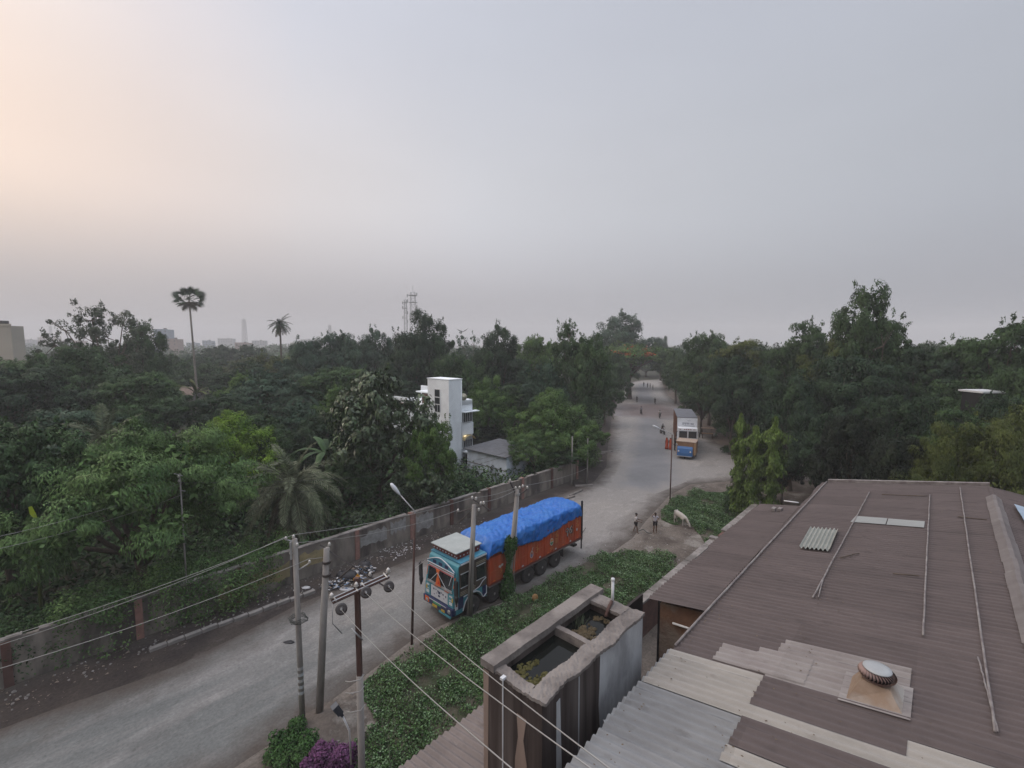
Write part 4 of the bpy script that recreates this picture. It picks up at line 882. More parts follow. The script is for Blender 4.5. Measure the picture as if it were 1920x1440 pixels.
mb.tube([tuple(ca+sdv*.075+Vector((0, 0, .04))), tuple(cb+sdv*.075+Vector((0, 0, .04)))], .014, 4).tube([tuple(ca-sdv*.075+Vector((0, 0, .04))), tuple(cb-sdv*.075+Vector((0, 0, .04)))], .014, 4)
mb.build('crossarm_strap', 'galv', ep)
discs = [Y_(640, 1142, 10.3)-bp, Y_(686, 1111, 10.7)-bp, Y_(729, 1100, 11.1)-bp]
for q in discs:
    nd = Vector((.35, -.75, .45)).normalized(); mb = MB(); rad = .135
    s1 = nd.cross(Vector((0, 0, 1))).normalized(); s2 = nd.cross(s1); vs = []
    for r_, h_ in ((.03, .06), (.06, .05), (.12, .01), (rad, -.02), (rad*.97, -.04), (.07, -.02), (.035, -.02), (.03, -.05)):
        for k in range(18):
            a = 2*math.pi*k/18; vs.append(q+nd*h_*-1+(s1*math.cos(a)+s2*math.sin(a))*r_)
    mb.add(vs, [(i*18+k, i*18+(k+1) % 18, (i+1)*18+(k+1) % 18, (i+1)*18+k) for i in range(7) for k in range(18)])
    di = mb.build('disc_insulator', mat('glazed_brown', (.035, .028, .026), .3, spec=.6), ep, True)
    MB().tube([tuple(q-nd*.05), tuple(q+nd*.10)], .02, 6).build('hook', 'galv', di)
for f in (0.0, .42, 1.0): insulator(ep, ca.lerp(cb, f)+Vector((0, 0, .06)), (0, 0, 1), 1.0)
MB().tube([tuple(ca+Vector((.02, 0, -.05))), tuple(ca+Vector((0, 0, -.55))), tuple(ca+Vector((.22, 0, -.8)))], .012, 5).tube([(-.09, -.1, 7.5), (.18, -.1, 7.2)], .02, 5).build('jumper_wire', 'galv', ep, True)
# lamp bracket strapped to the nearest pole
lb = empty('flood_lamp', bp+Vector((0, -.1, 6.0)), 'dark grey flood lamp on a bracket strapped to the nearest pole', 'flood lamp')
hp = Y_(640, 1335, 10.6) - (bp+Vector((0, -.1, 6.0))); lp0 = Y_(655, 1370, 10.8) - (bp+Vector((0, -.1, 6.0)))
dd = (Y_(622, 1318, 10.5)-Y_(644, 1345, 10.7)).normalized(); c0 = Y_(642, 1342, 10.6)-(bp+Vector((0, -.1, 6.0)))
MB().tube([tuple(c0), tuple(c0+dd*.10), tuple(c0+dd*.12), tuple(c0+dd*.42)], [.05, .055, .10, .11], 4).build('lamp_housing', mat('lamp_grey', (.06, .07, .085), .5), lb)
MB().tube([tuple(c0), tuple(lp0), tuple(lp0+Vector((.02, 0, -.9)))], .022, 6).build('bracket', 'white', lb, True)
mb = MB()
for z in (.25, -.05, -.55): MB().tube([(.20, .0, z+.05), (.13, -.13, z), (-.12, -.15, z-.04), (-.26, -.05, z-.1)], .012, 5).build('wire_tie', 'wire', lb, True)

def wire(p0, p1, sag, label, r=.010, m='wire', group='overhead wires', seg=16):
    p0, p1 = Vector(p0), Vector(p1); pts = [p0.lerp(p1, i/seg)-Vector((0, 0, sag*4*(i/seg)*(1-i/seg))) for i in range(seg+1)]
    o = MB().tube([tuple(p-p0) for p in pts], r, 5).build('overhead_wire', m, None, True, loc=p0); tag(o, label, 'wire', group); return o
t1v = b1+v1
wire(t1v+Vector((0, -.1, .2)), Y_(-40, 1210, 12), .15, 'upper of the two close wires running from the thin pale pole to the left edge', .009)
wire(t1v+Vector((-.28, -.1, .12)), Y_(-40, 1222, 12), .18, 'lower of the two close wires running from the thin pale pole to the left edge', .009)
wire(t1v+Vector((.45, .1, -.8)), Y_(-40, 1265, 12.2), .2, 'lone low wire running from the thin pale pole to the left edge', .010)
wire(t1v+Vector((0, -.1, .2)), b3+v3+Vector((-.1, 0, .4)), .20, 'upper wire from the thin pale pole to the pole before the lorry cab', .011)
wire(t1v+Vector((.12, -.1, -.1)), b3+v3+Vector((-.85, .1, -.3)), .28, 'lower wire from the thin pale pole to the pole before the lorry cab', .010)
wire(b2+v2+Vector((0, .05, -.35)), t1v+Vector((.45, .1, -.8)), .02, 'short wire between the thin pale pole and the leaning pole', .010)
wire(b3+v3+Vector((.1, 0, .4)), b4+v4+Vector((-.1, 0, .15)), .10, 'upper short wire between the two poles in front of the lorry', .010)
wire(b3+v3+Vector((.5, -.1, .2)), b4+v4+Vector((.12, 0, .15)), .14, 'lower short wire between the two poles in front of the lorry', .010)
pp = Y_(1108, 775, 62)
wire(b4+v4+Vector((.3, .1, .2)), Y_(1100, 878, 50), .2, 'wire from the creeper pole away to the trees by the road bend', .012)
for k, (i, q, lab) in enumerate(((0, (1000, 1475), 'lowest wire falling from the nearest crossarm past the foot of the water tank'), (1, (1128, 1455), 'middle wire falling from the nearest crossarm across the water tank corner'), (2, (1150, 1446), 'upper wire falling from the nearest crossarm across the water tank rim'))):
    wire(bp+discs[i]+Vector((.03, -.08, .03)), Y_(q[0], q[1], 3.2), .10, lab, .0065)
wire(Y_(340, 905, 24), Y_(960, 845, 46), .9, 'upper thin dark wire crossing before the date palm', .012, 'wire_dark'); wire(Y_(340, 928, 24), Y_(960, 850, 46.5), 1.1, 'lower thin dark wire crossing before the date palm', .012, 'wire_dark')
wire(Y_(340, 905, 24), Y_(-30, 1012, 17), .2, 'upper thin wire from the white post to the left edge', .008, 'wire'); wire(Y_(340, 928, 24), Y_(-30, 1035, 17), .2, 'lower thin wire from the white post to the left edge', .008, 'wire')
wp = Y_(337, 888, 24); e = empty('service_pole', (wp.x, wp.y, 0), 'slender whitish pole with small insulators half hidden in the feathery tree', 'utility pole')
MB().tube([(0, 0, -.2), (0, 0, wp.z)], [.045, .038], 8).build('pole', 'pole_concrete', e, True)
MB().tube([(-.3, 0, wp.z), (.15, 0, wp.z-.12)], .03, 4).tube([(0, 0, wp.z-.9), (.25, 0, wp.z-.95)], .03, 4).build('bracket', 'galv', e)
for z in (-.2, -.45): insulator(e, (0, -.1, wp.z+z))
# far poles
for (px, yb, yt, lab, r) in ((1155, 766, 722, 'pale post beside the trees left of the far road', .16), (1333, 800, 752, 'pale post before the trees beside the parked box lorry', .10)):
    b = G(px, yb); tp = Y_(px-2, yt, b.y); o = MB().tube([(0, 0, -.2), (tp.x-b.x, 0, tp.z)], [r, r*.8], 8).build('post', 'pole_concrete', None, True, loc=b); tag(o, lab, 'post')
for (px, yb, yt, lab, col) in ((1072, 910, 818, 'slim white post by the end of the boundary wall', 'pole_concrete'), (1101, 905, 822, 'thick pale pole wrapped in creeper at the road bend', 'pole_concrete')):
    b = G(px, yb); tp = Y_(px+1, yt, b.y); o = MB().tube([(0, 0, -.2), (tp.x-b.x, 0, tp.z)], [.085, .06], 8).build('post', col, None, True, loc=b); tag(o, lab, 'post')
# ------------------------------------------------------------------ the loaded lorry
def paint(name, c, rough=.45, **k): return mat(name, c, rough, spec=.4, **k)
teal = paint('lorry_teal', (.05, .20, .25), col2=(.07, .26, .31), scale=3); blue = paint('lorry_roof_blue', (.055, .21, .31), col2=(.08, .25, .34), scale=3)
red = paint('cargo_red', (.50, .090, .030), .6, col2=(.38, .062, .024), scale=1.6, stretch=(1, 1, .4), col3=(.34, .09, .04), scale3=1.0)
redd = paint('cargo_red_dark', (.16, .030, .018), .6); navy = paint('lorry_navy', (.022, .030, .085)); wht = paint('lorry_white', (.50, .52, .55)); woodk = paint('cab_side_brown', (.085, .070, .055), .6, col2=(.055, .045, .038), scale=5)
orange = paint('orange_cloth', (.60, .13, .03), .8); pink = paint('pink_fringe', (.42, .13, .14), .7); yellow = paint('plate_yellow', (.42, .30, .05)); green = paint('green_band', (.06, .32, .14)); gdark = paint('chassis_dark', (.022, .020, .020), .7, col2=(.05, .042, .038), scale=6)
tarpm = mat('blue_tarpaulin', (.008, .105, .42), .40, col2=(.016, .145, .50), scale=2.5, col3=(.022, .15, .47), scale3=1.1, bump=(9, .35, .05), spec=.45)
lo = empty('cargo_lorry', W(14.68, 17.72, 0), 'decorated lorry with red cargo body heaped under a blue tarpaulin on the near road', 'lorry', rz=RZ)
def wheel(par, x, y, side, r=.52, w=.30, tyrem='rubber'):
    e_ = empty('wheel', (x, y, r), None, None); del_ = [k for k in ('label', 'category') if k in e_]
    for k in del_: del e_[k]
    e_.parent = par
    MB().lathe([(r*.56, -w/2), (r*.80, -w/2), (r*.96, -w/2+.03), (r, -w/2+.08), (r, w/2-.08), (r*.96, w/2-.03), (r*.80, w/2), (r*.56, w/2)], 28, (0, 0, 0), 'Y').build('tyre', tyrem, e_, True)
    s = side; rm = MB().lathe([(r*.57, s*(w/2-.01)), (r*.52, s*(w/2-.05)), (r*.45, s*(w/2-.14)), (r*.22, s*(w/2-.14)), (r*.20, s*(w/2-.02)), (r*.10, s*(w/2+.02)), (.001, s*(w/2+.02))], 24, (0, 0, 0), 'Y')
    for k in range(8):
        a = k*math.pi/4; rm.lathe([(.02, s*(w/2-.15)), (.02, s*(w/2-.09))], 6, (r*.33*math.cos(a), 0, r*.33*math.sin(a)), 'Y')
    rm.build('rim', mat_rim, e_, True); return e_
mat_rim = paint('rim_grey', (.22, .21, .20), .55, col2=(.12, .115, .11), scale=9)
part('chassis', gdark, lo, (.5, 11.2, .75, .90, .72, .98), (.5, 11.2, 1.6, 1.75, .72, .98), (3.3, 5.2, .10, .62, .55, 1.0), (9.3, 9.36, .05, .65, .45, 1.12), (10.9, 11.3, .3, 2.2, .5, .62), (10.9, 11.0, .5, .6, .5, 1.0))
for x in (1.3, 2.92, 5.86, 7.16, 8.56):
    wheel(lo, x, .17, -1); wheel(lo, x, 2.33, 1)
part('axle', gdark, lo, *[(x-.06, x+.06, .3, 2.2, .44, .60) for x in (1.3, 2.92, 5.86, 7.16, 8.56)])
arch = [(1.3+.66*math.cos(t), .55+.66*math.sin(t)) for t in [math.pi*k/8 for k in range(0, 9)]]
cabp = [(2.3, .60)] + [(x, z) for x, z in arch if z > .6] + [(.62, .45), (.05, .45), (.0, .9), (.02, 1.66), (.20, 2.62), (.30, 2.98), (.45, 3.08), (2.2, 3.12), (2.3, 3.05)]
bevel(MB().prism(cabp, .04, 2.46, 'Y').build('cab', teal, lo), .03)
part('roof', blue, lo, (.42, 2.28, .0, 2.50, 3.10, 3.16)); part('roof_rim', wht, lo, (.42, 2.28, -.035, -.002, 3.05, 3.12))
sl = (.20-.02)/(2.62-1.66)
def onfront(z): return .02+(z-1.66)*sl if z > 1.66 else (.0 + .02*(z-.9)/.76)
def frontpanel(y0, y1, z0, z1, m, name, t=.02, par=lo):
    return MB().prism([(onfront(z0)-t, z0), (onfront(z1)-t, z1), (onfront(z1)-.002, z1), (onfront(z0)-.002, z0)], y0, y1, 'Y').build(name, m, par)
frontpanel(.22, 2.28, 1.74, 2.58, 'glass', 'windscreen', .012)
frontpanel(.16, .22, 1.70, 2.62, teal, 'windscreen_post', .05); frontpanel(2.28, 2.34, 1.70, 2.62, teal, 'windscreen_post', .05); frontpanel(1.235, 1.265, 1.72, 2.60, 'iron', 'windscreen_divider', .03)
frontpanel(.2, 2.3, 1.62, 1.73, 'galv', 'sill', .05)
frontpanel(.20, 2.30, 2.44, 2.50, pink, 'fringe', .06); frontpanel(.20, 2.30, 2.51, 2.56, wht, 'fringe', .055); frontpanel(.20, 2.30, 2.57, 2.66, redd, 'fringe', .06)
frontpanel(.55, 1.95, .92, 1.52, wht, 'grille_board', .035)
mb = MB(); rr = random.Random(11)
for y, z, w_, h_ in ((1.70, 1.38, .10, .10), (1.52, 1.40, .07, .07), (1.36, 1.35, .05, .12), (1.24, 1.30, .16, .14), (1.08, 1.36, .06, .10), (.92, 1.32, .10, .09), (1.25, 1.12, .16, .10), (1.45, 1.22, .05, .05), (.85, 1.12, .05, .05), (1.66, 1.10, .06, .05), (.70, 1.28, .07, .1)):
    mb.prism([(onfront(z)-.042, z-h_/2), (onfront(z)-.042, z+h_/2), (onfront(z)-.036, z+h_/2), (onfront(z)-.036, z-h_/2)], y-w_/2, y+w_/2, 'Y')
mb.build('painted_lettering', navy, lo)
mb = MB()
for k in range(9): mb.prism([(-.02, .95), (-.02, 1.0), (-.006+.0, 1.0), (-.006, .95)], .6+k*.15, .68+k*.15, 'Y')
mb.build('grille_trim', redd, lo)
frontpanel(.06, .50, .88, 1.58, teal, 'side_panel', .05); frontpanel(2.0, 2.44, .88, 1.58, teal, 'side_panel', .05)
for y in (.16, 2.10):
    frontpanel(y, y+.24, 1.0, 1.16, 'white', 'indicator_lamp', .06); frontpanel(y, y+.22, 1.42, 1.50, wht, 'stripe', .06)
bevel(part('bumper', navy, lo, (-.16, .10, .02, 2.48, .50, .88)), .03)
part('bumper_stripe', wht, lo, (-.17, -.161, .5, 2.2, .80, .84)); part('green_plate', green, lo, (-.175, -.161, .95, 1.6, .70, .78)); part('number_plate', yellow, lo, (-.19, -.161, 1.25, 1.65, .50, .64), (-.19, -.161, .62, .9, .50, .62)); part('orange_panel', orange, lo, (-.18, -.161, 1.95, 2.3, .58, .86))
part('lower_bar', teal, lo, (-.20, -.14, .12, 1.1, .38, .47))
for y in (.28, 2.12):
    h_ = MB().lathe([(.001, -.19), (.10, -.185), (.12, -.16), (.12, -.12)], 16, (0, y, .68), 'X').build('headlight', 'galv', lo, True)
# orange cloth and garland
MB().prism([(1.12, 2.60), (1.40, 2.60), (1.30, 2.28), (1.36, 2.12), (1.48, 1.72), (1.04, 1.72), (1.16, 2.12), (1.22, 2.28)], -.10, -.06, 'X').build('orange_cloth', orange, lo)
MB().prism([(1.30, 1.84), (1.20, 2.02), (1.12, 1.84)], -.112, -.102, 'X').build('cloth_emblem', mat('cloth_red', (.5, .03, .02), .7), lo)
for y1_ in (.45, 1.9): MB().tube([(-.12, 1.25, 2.45), (-.16, y1_, 1.8)], .012, 5).build('garland', 'white', lo)
# arch board over the windscreen and painted visor box with white lid
ab = [(2.40, 2.66), (.10, 2.66), (.10, 2.74), (.35, 2.86), (.8, 3.06), (1.25, 3.16), (1.7, 3.06), (2.15, 2.86), (2.40, 2.74)]
o = MB().prism(ab, .10, .15, 'X').build('arch_board', blue, lo)
mb = MB()
for k in range(18):
    f0 = k/18; f1 = (k+1)/18; y0 = .12+2.26*f0; y1 = .12+2.26*f1; zf_ = lambda y: 2.76+.40*max(0, 1-abs((y-1.25)/1.15)**1.6)
    mb.tube([(.085, y0, zf_(y0)), (.085, y1, zf_(y1))], .028, 5)
mb.tube([(.085, .12, 2.68), (.085, 2.38, 2.68)], .028, 5)
mb.build('arch_trim', wht, lo)
for y in (.75, 1.25, 1.75): part('arch_opening', navy, lo, (.08, .098, y-.14, y+.14, 2.76, 2.93))
MB().prism([(.62, 3.17), (2.16, 3.17), (2.24, 3.50), (.50, 3.50)], .45, 2.48, 'Y').build('visor_box', redd, lo)
bevel(part('visor_lid', mat('lid_white', (.36, .39, .38), .6, col2=(.30, .33, .32), scale=2), lo, (.44, 2.30, .38, 2.54, 3.505, 3.56)), .01)
mb = MB()
for k in range(7): mb.box(.50+.25*k, .56+.25*k, .425, .445, 3.27+.02*(k % 2), 3.34)
for k in range(8): mb.box(.52, .54, .55+.25*k, .62+.25*k, 3.3, 3.36)
mb.build('painted_dots', wht, lo)
for y, z, w, h, m__ in ((.10, 2.2, .04, .5, orange), (2.36, 2.2, .04, .5, orange), (.3, .80, .3, .05, orange), (1.9, .80, .3, .05, yellow), (.62, 1.60, .35, .04, red), (1.5, 1.60, .35, .04, red), (.14, 1.3, .12, .2, yellow), (2.3, 1.3, .12, .2, yellow), (.3, 1.25, .2, .04, wht), (2.2, 1.25, .2, .04, wht), (.75, 2.70, .5, .05, yellow), (1.7, 2.70, .5, .05, orange)):
    frontpanel(y-w/2, y+w/2, z-h/2, z+h/2, m__, 'painted_ornament', .064)
# cab near side
part('side_board', woodk, lo, (.34, 2.28, .015, .038, 1.35, 3.0))
part('lower_side', navy, lo, (1.98, 2.29, .015, .038, .75, 1.33), (.2, .6, .015, .038, .72, 1.33))
def sidewin(x0, x1, z0, z1):
    w_ = part('side_window', 'glass', lo, (x0, x1, -.004, .014, z0, z1)); part('frame', wht, w_, (x0-.03, x1+.03, -.012, .012, z0-.045, z0-.005), (x0-.03, x1+.03, -.012, .012, z1+.005, z1+.04))
sidewin(.45, 1.15, 1.85, 2.55); sidewin(1.55, 2.15, 1.85, 2.6)
part('door_handle', 'galv', lo, (1.2, 1.32, -.02, .014, 1.66, 1.70))
mb = MB(); 
for z in (1.42, 1.50, 1.58): mb.box(.4, 1.45, -.0, .012, z, z+.025)
for z in (2.72, 2.80): mb.box(1.5, 2.26, 0, .012, z, z+.03)
mb.build('side_stripes', mat('stripe_tan', (.30, .27, .20), .6), lo)
zz = [(2.25, 1.75), (1.95, 1.62), (1.75, 1.42), (1.45, 1.36), (.62, 1.28)]
MB().tube([(x, .005, z) for x, z in zz], .022, 5).tube([(1.3+.70*math.cos(t), .0, .55+.74*math.sin(t)) for t in [math.pi*k/10 for k in range(1, 10)]] + [(.55, 0, .55)], .03, 5).tube([(2.26, 0, 1.28), (2.26, 0, .85), (2.02, 0, .72)], .03, 5).build('white_trim', wht, lo)
part('corner_board', wht, lo, (.03, .22, .005, .036, .78, 1.45)); part('corner_emblem', redd, lo, (.08, .18, -.006, .003, .95, 1.15))
for y, nm in ((-.25, 1), (2.75, 1)):
    m_ = MB().tube([(.0, y*.9+.12, 2.62), (-.10, y, 2.60), (-.10, y, 1.7)], .018, 6).build('mirror', 'black', lo, True)
    MB().box(-.16, -.05, y-.11, y+.11, 1.75, 2.5).build('glass', 'black', m_); 
    MB().tube([(-.10, y, 1.75), (-.08, y, 1.55), (-.10, y, 1.28)], [.09, .12, .05], 8).build('tassel', 'black', m_, True)
MB().tube([(-.02, .12, 2.75), (-.45, -.1, 2.35)], .012, 5).tube([(-.02, 2.4, 2.75), (-.5, 2.9, 2.2)], .012, 5).build('antenna_stay', 'galv', lo)
# cargo body
BX0, BX1 = 2.42, 11.32
cb_ = part('cargo_body', red, lo, (BX0, BX1, .0, .06, 1.14, 2.80), (BX0, BX1, 2.44, 2.50, 1.14, 2.80), (BX0, BX0+.06, .06, 2.44, 1.14, 2.9), (BX1-.06, BX1, .06, 2.44, 1.14, 3.0), (BX0, BX1, .06, 2.44, 1.14, 1.2))
mb = MB(); x = BX0+.05
while x < BX1:
    mb.box(x, x+.10, -.045, -.001, 1.16, 2.79); x += .805
x = BX0+.28
while x < BX1-.2: mb.box(x, x+.04, -.02, -.001, 1.2, 2.79); x += .2683
mb.build('rib', red, lo)
part('rail', redd, lo, (BX0, BX1, -.055, -.002, 1.16, 1.24), (BX0, BX1, -.055, -.002, 2.72, 2.80))
part('line', mat('line_orange', (.42, .12, .05), .6), lo, *[(BX0+.8*k+.16, BX0+.8*k+.74, -.026, -.0215, 1.86, 1.89) for k in range(11)])
part('lower_rail', paint('rail_grey', (.13, .11, .105), .6), lo, (BX0, BX1, -.03, .05, 1.04, 1.135))
mb = MB(); mo = MB()
for k in range(11):
    x = BX0+.3+.8*k; (mb if k % 2 else mo).blob((x+.1, -.047, 1.33), (.10, .008, .05), 8, 4, rr, 0)
mb.build('reflector', wht, lo); mo.build('reflector', orange, lo)
part('mudguard', gdark, lo, (5.2, 9.2, .0, .5, 1.12, 1.139))
def mark(kind, x, z, m, s=1.0):
    mb = MB(); y0, y1 = -.058, -.050
    def ell(cx, cz, a, b, n=14): mb.prism([(cx+a*math.cos(2*math.pi*k/n), cz+b*math.sin(2*math.pi*k/n)) for k in range(n)], y0, y1, 'Y')
    def stroke(pts, w):
        for (xa, za), (xb, zb) in zip(pts, pts[1:]):
            d = Vector((xb-xa, zb-za)); 
            if d.length < 1e-4: continue
            d.normalize(); p = Vector((-d.y, d.x))*w/2; d *= w*.3
            mb.prism([(xa-d.x+p.x, za-d.y+p.y), (xb+d.x+p.x, zb+d.y+p.y), (xb+d.x-p.x, zb+d.y-p.y), (xa-d.x-p.x, za-d.y-p.y)], y0, y1, 'Y')
    if kind == 'wings':
        ell(x-.10*s, z, .09*s, .07*s); ell(x+.10*s, z+.03*s, .09*s, .07*s); stroke([(x-.05*s, z-.1*s), (x+.02*s, z-.02*s)], .05*s)
    elif kind == 'drop':
        stroke([(x+.13*math.sin(t)*s*(1 if t < 3.2 else 1), z-.20*s*math.cos(t)) for t in [k*.52 for k in range(13)]], .035*s); stroke([(x, z+.18*s), (x+.12*s, z+.42*s)], .035*s)
    elif kind == 'fill': ell(x, z, .10*s, .15*s)
    elif kind == 'swirl':
        stroke([(x-.10*s, z+.14*s), (x+.02*s, z+.18*s), (x+.06*s, z+.06*s), (x-.04*s, z), (x+.08*s, z-.04*s), (x+.05*s, z-.17*s), (x-.12*s, z-.14*s)], .035*s); stroke([(x+.05*s, z), (x+.18*s, z+.05*s), (x+.2*s, z-.1*s)], .03*s); stroke([(x+.0*s, z+.24*s), (x+.14*s, z+.27*s)], .03*s)
    elif kind == 'disc': ell(x, z, .17*s, .24*s, 20)
    elif kind == 'half': mb.prism([(x+.14*s*math.cos(t), z+.02+.16*s*math.sin(t)) for t in [math.pi*k/8 for k in range(9)]], y0-.006, y1-.006, 'Y')
    elif kind == 'base': mb.prism([(x+.14*s*math.cos(t), z-.02-.17*s*math.sin(t)) for t in [math.pi*k/8 for k in range(9)]], y0-.006, y1-.006, 'Y')
    elif kind == 'digits':
        stroke([(x+.14*math.cos(t)*s, z+.13*s+.13*s*math.sin(t)) for t in [k*.6 for k in range(11)]] + [(x+.13*s, z+.02*s), (x+.02*s, z-.30*s)], .06*s)
        x2 = x+.46*s; stroke([(x2+.1*s, z+.28*s), (x2-.1*s, z+.12*s)] + [(x2+.12*s*math.cos(t), z-.06*s+.14*s*math.sin(t)) for t in [2.6+k*.6 for k in range(12)]], .06*s)
    elif kind == 'bars': stroke([(x-.16*s, z), (x+.18*s, z+.02*s)], .035*s); stroke([(x-.10*s, z-.1*s), (x+.15*s, z-.07*s)], .03*s)
    mb.build('painted_mark', m, lo)
mw = paint('mark_white', (.50, .48, .46)); mor = paint('mark_orange', (.50, .20, .06)); mk = paint('mark_black', (.03, .03, .04)); mg = paint('mark_green', (.08, .20, .10)); mbz = paint('mark_blue', (.16, .20, .34))
mark('wings', 3.35, 2.02, mw); mark('swirl', 3.35, 1.72, mor, .5)
mark('drop', 6.02, 1.75, mw); mark('fill', 6.02, 1.71, mbz, .7); mark('swirl', 6.52, 1.90, mor)
mark('disc', 7.98, 1.92, mw); mark('half', 7.98, 1.93, mor); mark('base', 7.98, 1.93, mg); mark('bars', 7.95, 1.52, mor)
mark('swirl', 8.48, 2.15, mor); mark('bars', 8.48, 1.92, mor, .8); mark('bars', 8.47, 1.78, mor, .8)
mark('digits', 9.66, 2.06, mk, 1.08); mark('digits', 9.62, 2.08, mw, .9)
mark('swirl', 10.75, 2.45, mor, .8); mark('bars', 10.8, 2.2, mor); mark('fill', 10.75, 1.92, mw, .7)
# rear post and stray rod
part('rear_post', 'black', lo, (BX1+.01, BX1+.12, -.06, .04, 1.0, 3.75), (BX1+.01, BX1+.10, -.03, .03, .35, 1.0), (BX1+.01, BX1+.12, -.06, 2.5, 1.0, 1.12))
MB().tube([(BX1+.1, .1, 1.2), (BX1+1.1, .35, 1.42)], .025, 5).build('pole_rest', 'iron', lo)
# tarpaulin over the heaped load: a thing of its own lying on the body
nx_, ny_ = 230, 84; mb = MB(); rt = random.Random(21)
from mathutils import noise as mn
for i in range(nx_+1):
    f = i/nx_; x = BX0-.12 + (BX1-BX0+.10)*f
    hang_n = 2.60 + .14*math.sin(f*9)+.10*mn.noise((f*9, 0, 3)) + (.16 if f < .12 else 0)
    crown = 3.68 + .07*math.sin(f*5.5+.7) + .14*mn.noise((f*6, 4, 0))
    endf = 1 if .05 < f < .99 else (max(0, f)/.05 if f <= .05 else (1-f)/.01)
    endf = max(0, endf)**.45
    for j in range(ny_+1):
        g_ = -1+2*j/ny_; ag = abs(g_)
        if ag > .72:   # hanging flap
            t = (ag-.72)/.28; y = 1.25 + math.copysign(1.31+.09*mn.noise((x*2.0, g_*2, 1))+.05*(1-abs(mn.noise((x*3.2+t*1.5, t*2.2, 31)))*2.5), g_); edge = 3.50 + .10*mn.noise((x*.8, g_, 7)); z = edge + (hang_n-edge)*t
            if t < .18: y = 1.25 + math.copysign(1.24+.07*t/.18, g_)
        else:
            t = ag/.72; y = 1.25 + math.copysign(1.24*t, g_); z = 3.50+.10*mn.noise((x*.8, g_, 7)) + (crown-3.50)*(1-t**3)
        fold = .10*mn.noise((x*1.1+g_*1.5, g_*2.0, 5)) + .34*abs(mn.noise((x*1.1+g_*2.4, g_*1.5, 12))) + .22*abs(mn.noise((x*2.6-g_*3.0, g_*3.0, 15))) - .22*max(0, .16-abs(mn.noise((x*1.9+g_*3.5, g_*2.2, 19)))) + .07*abs(mn.noise((x*6-g_*4, g_*8, 9))) - .10
        z = 2.75+(z-2.75)*endf if z > 2.75 else z
        mb.v.append((x+.05*mn.noise((x*2, g_*3, 8)), y+.03*mn.noise((x*4, g_*3, 3)), z + fold*(.52 if ag < .72 else .3)))
mb.f = [(i*(ny_+1)+j, (i+1)*(ny_+1)+j, (i+1)*(ny_+1)+j+1, i*(ny_+1)+j+1) for i in range(nx_) for j in range(ny_)]
tp_ = mb.build('tarpaulin', tarpm, None, True, loc=W(14.68, 17.72, 0), rz=RZ); s_ = tp_.modifiers.new('thick', 'SOLIDIFY'); s_.thickness = .012
tag(tp_, 'crumpled bright blue tarpaulin over the heaped load of the red lorry', 'tarpaulin')

# ------------------------------------------------------------------ parked box lorry at the junction
bl = empty('box_lorry', (23.45, 61.3, 0), 'tall box lorry with white front, grey roof and brown sides parked at the junction', 'lorry', rz=math.radians(-16))
brown = paint('box_brown', (.20, .095, .055), .6, col2=(.15, .07, .045), scale=1.5); bw_ = paint('box_front_white', (.72, .75, .79), .6, col2=(.64, .67, .70), scale=2); bg_ = mat('box_roof_grey', (.14, .15, .17), .8, col2=(.11, .115, .13), scale=1.5)
part('chassis', gdark, bl, (-.9, .9, .4, 8.6, .6, .95)); part('cargo_box', brown, bl, (-1.28, 1.28, .5, 9.0, 1.1, 4.62)); part('roof', bg_, bl, (-1.3, 1.3, .35, 9.02, 4.625, 4.70)); part('front_board', bw_, bl, (-1.27, 1.27, .38, .495, 1.2, 4.62))
mb = MB()
for k in range(10): mb.box(-1.31, -1.285, .7+.85*k, .8+.85*k, 1.15, 4.6)
mb.build('rib', brown, bl)
bevel(part('cab', bw_, bl, (-1.2, 1.2, -.9, .36, .7, 3.42)), .05)
for x0, x1 in ((-1.08, -.08), (.08, 1.08)):
    w_ = part('windscreen', 'glass', bl, (x0, x1, -.93, -.905, 2.15, 3.02)); part('frame', wht, w_, (x0-.05, x1+.05, -.945, -.92, 3.025, 3.12), (x0-.05, x1+.05, -.945, -.92, 2.05, 2.145), (x0-.07, x0-.005, -.945, -.92, 2.145, 3.025), (x1+.005, x1+.07, -.945, -.92, 2.145, 3.025))
mb = MB(); 
for k, (x, w, h) in enumerate(((-.95, .2, .07), (-.4, .16, .10), (-.15, .14, .12), (.1, .16, .11), (.35, .15, .10), (.8, .3, .06))): mb.box(x-w/2, x+w/2, -.925, -.902, 3.26-h/2, 3.26+h/2)
mb.build('painted_dots', redd, bl)
mb = MB()    # headline lettering on the white board: top bar with hanging strokes
mb.box(-.62, .25, .365, .378, 3.90, 3.945).box(.40, .80, .365, .378, 3.86, 3.90)
for k, x in enumerate((-.60, -.46, -.33, -.20, -.05, .08, .20, .44, .58, .74)): mb.box(x, x+.035, .365, .378, 3.66+.04*(k % 3), 3.90)
for k, x in enumerate((-.56, -.30, -.02, .46, .62)): mb.box(x, x+.12, .365, .378, 3.74, 3.78)
mb.box(-.45, .95, .365, .378, 3.52, 3.56).box(.0, .4, .365, .378, 4.22, 4.25)
mb.build('painted_lettering', navy, bl)
part('grille', gdark, bl, (-.9, .9, -.92, -.905, .95, 1.40)); part('bumper', navy, bl, (-1.2, 1.2, -1.0, -.9, .55, .85))
for x in (-1.3, 1.3): MB().tube([(x*.93, -.85, 2.3), (x*1.1, -.95, 2.2), (x*1.1, -.95, 1.6)], [.02, .06, .08], 8).build('mirror', 'black', bl, True).location.z = .7
for y in (.1, 5.8, 7.0):
    for x in (-1.08, 1.08):
        w_ = wheel(bl, x, y, -1 if x < 0 else 1); w_.rotation_euler.z = -math.pi/2 if x > 0 else -math.pi/2
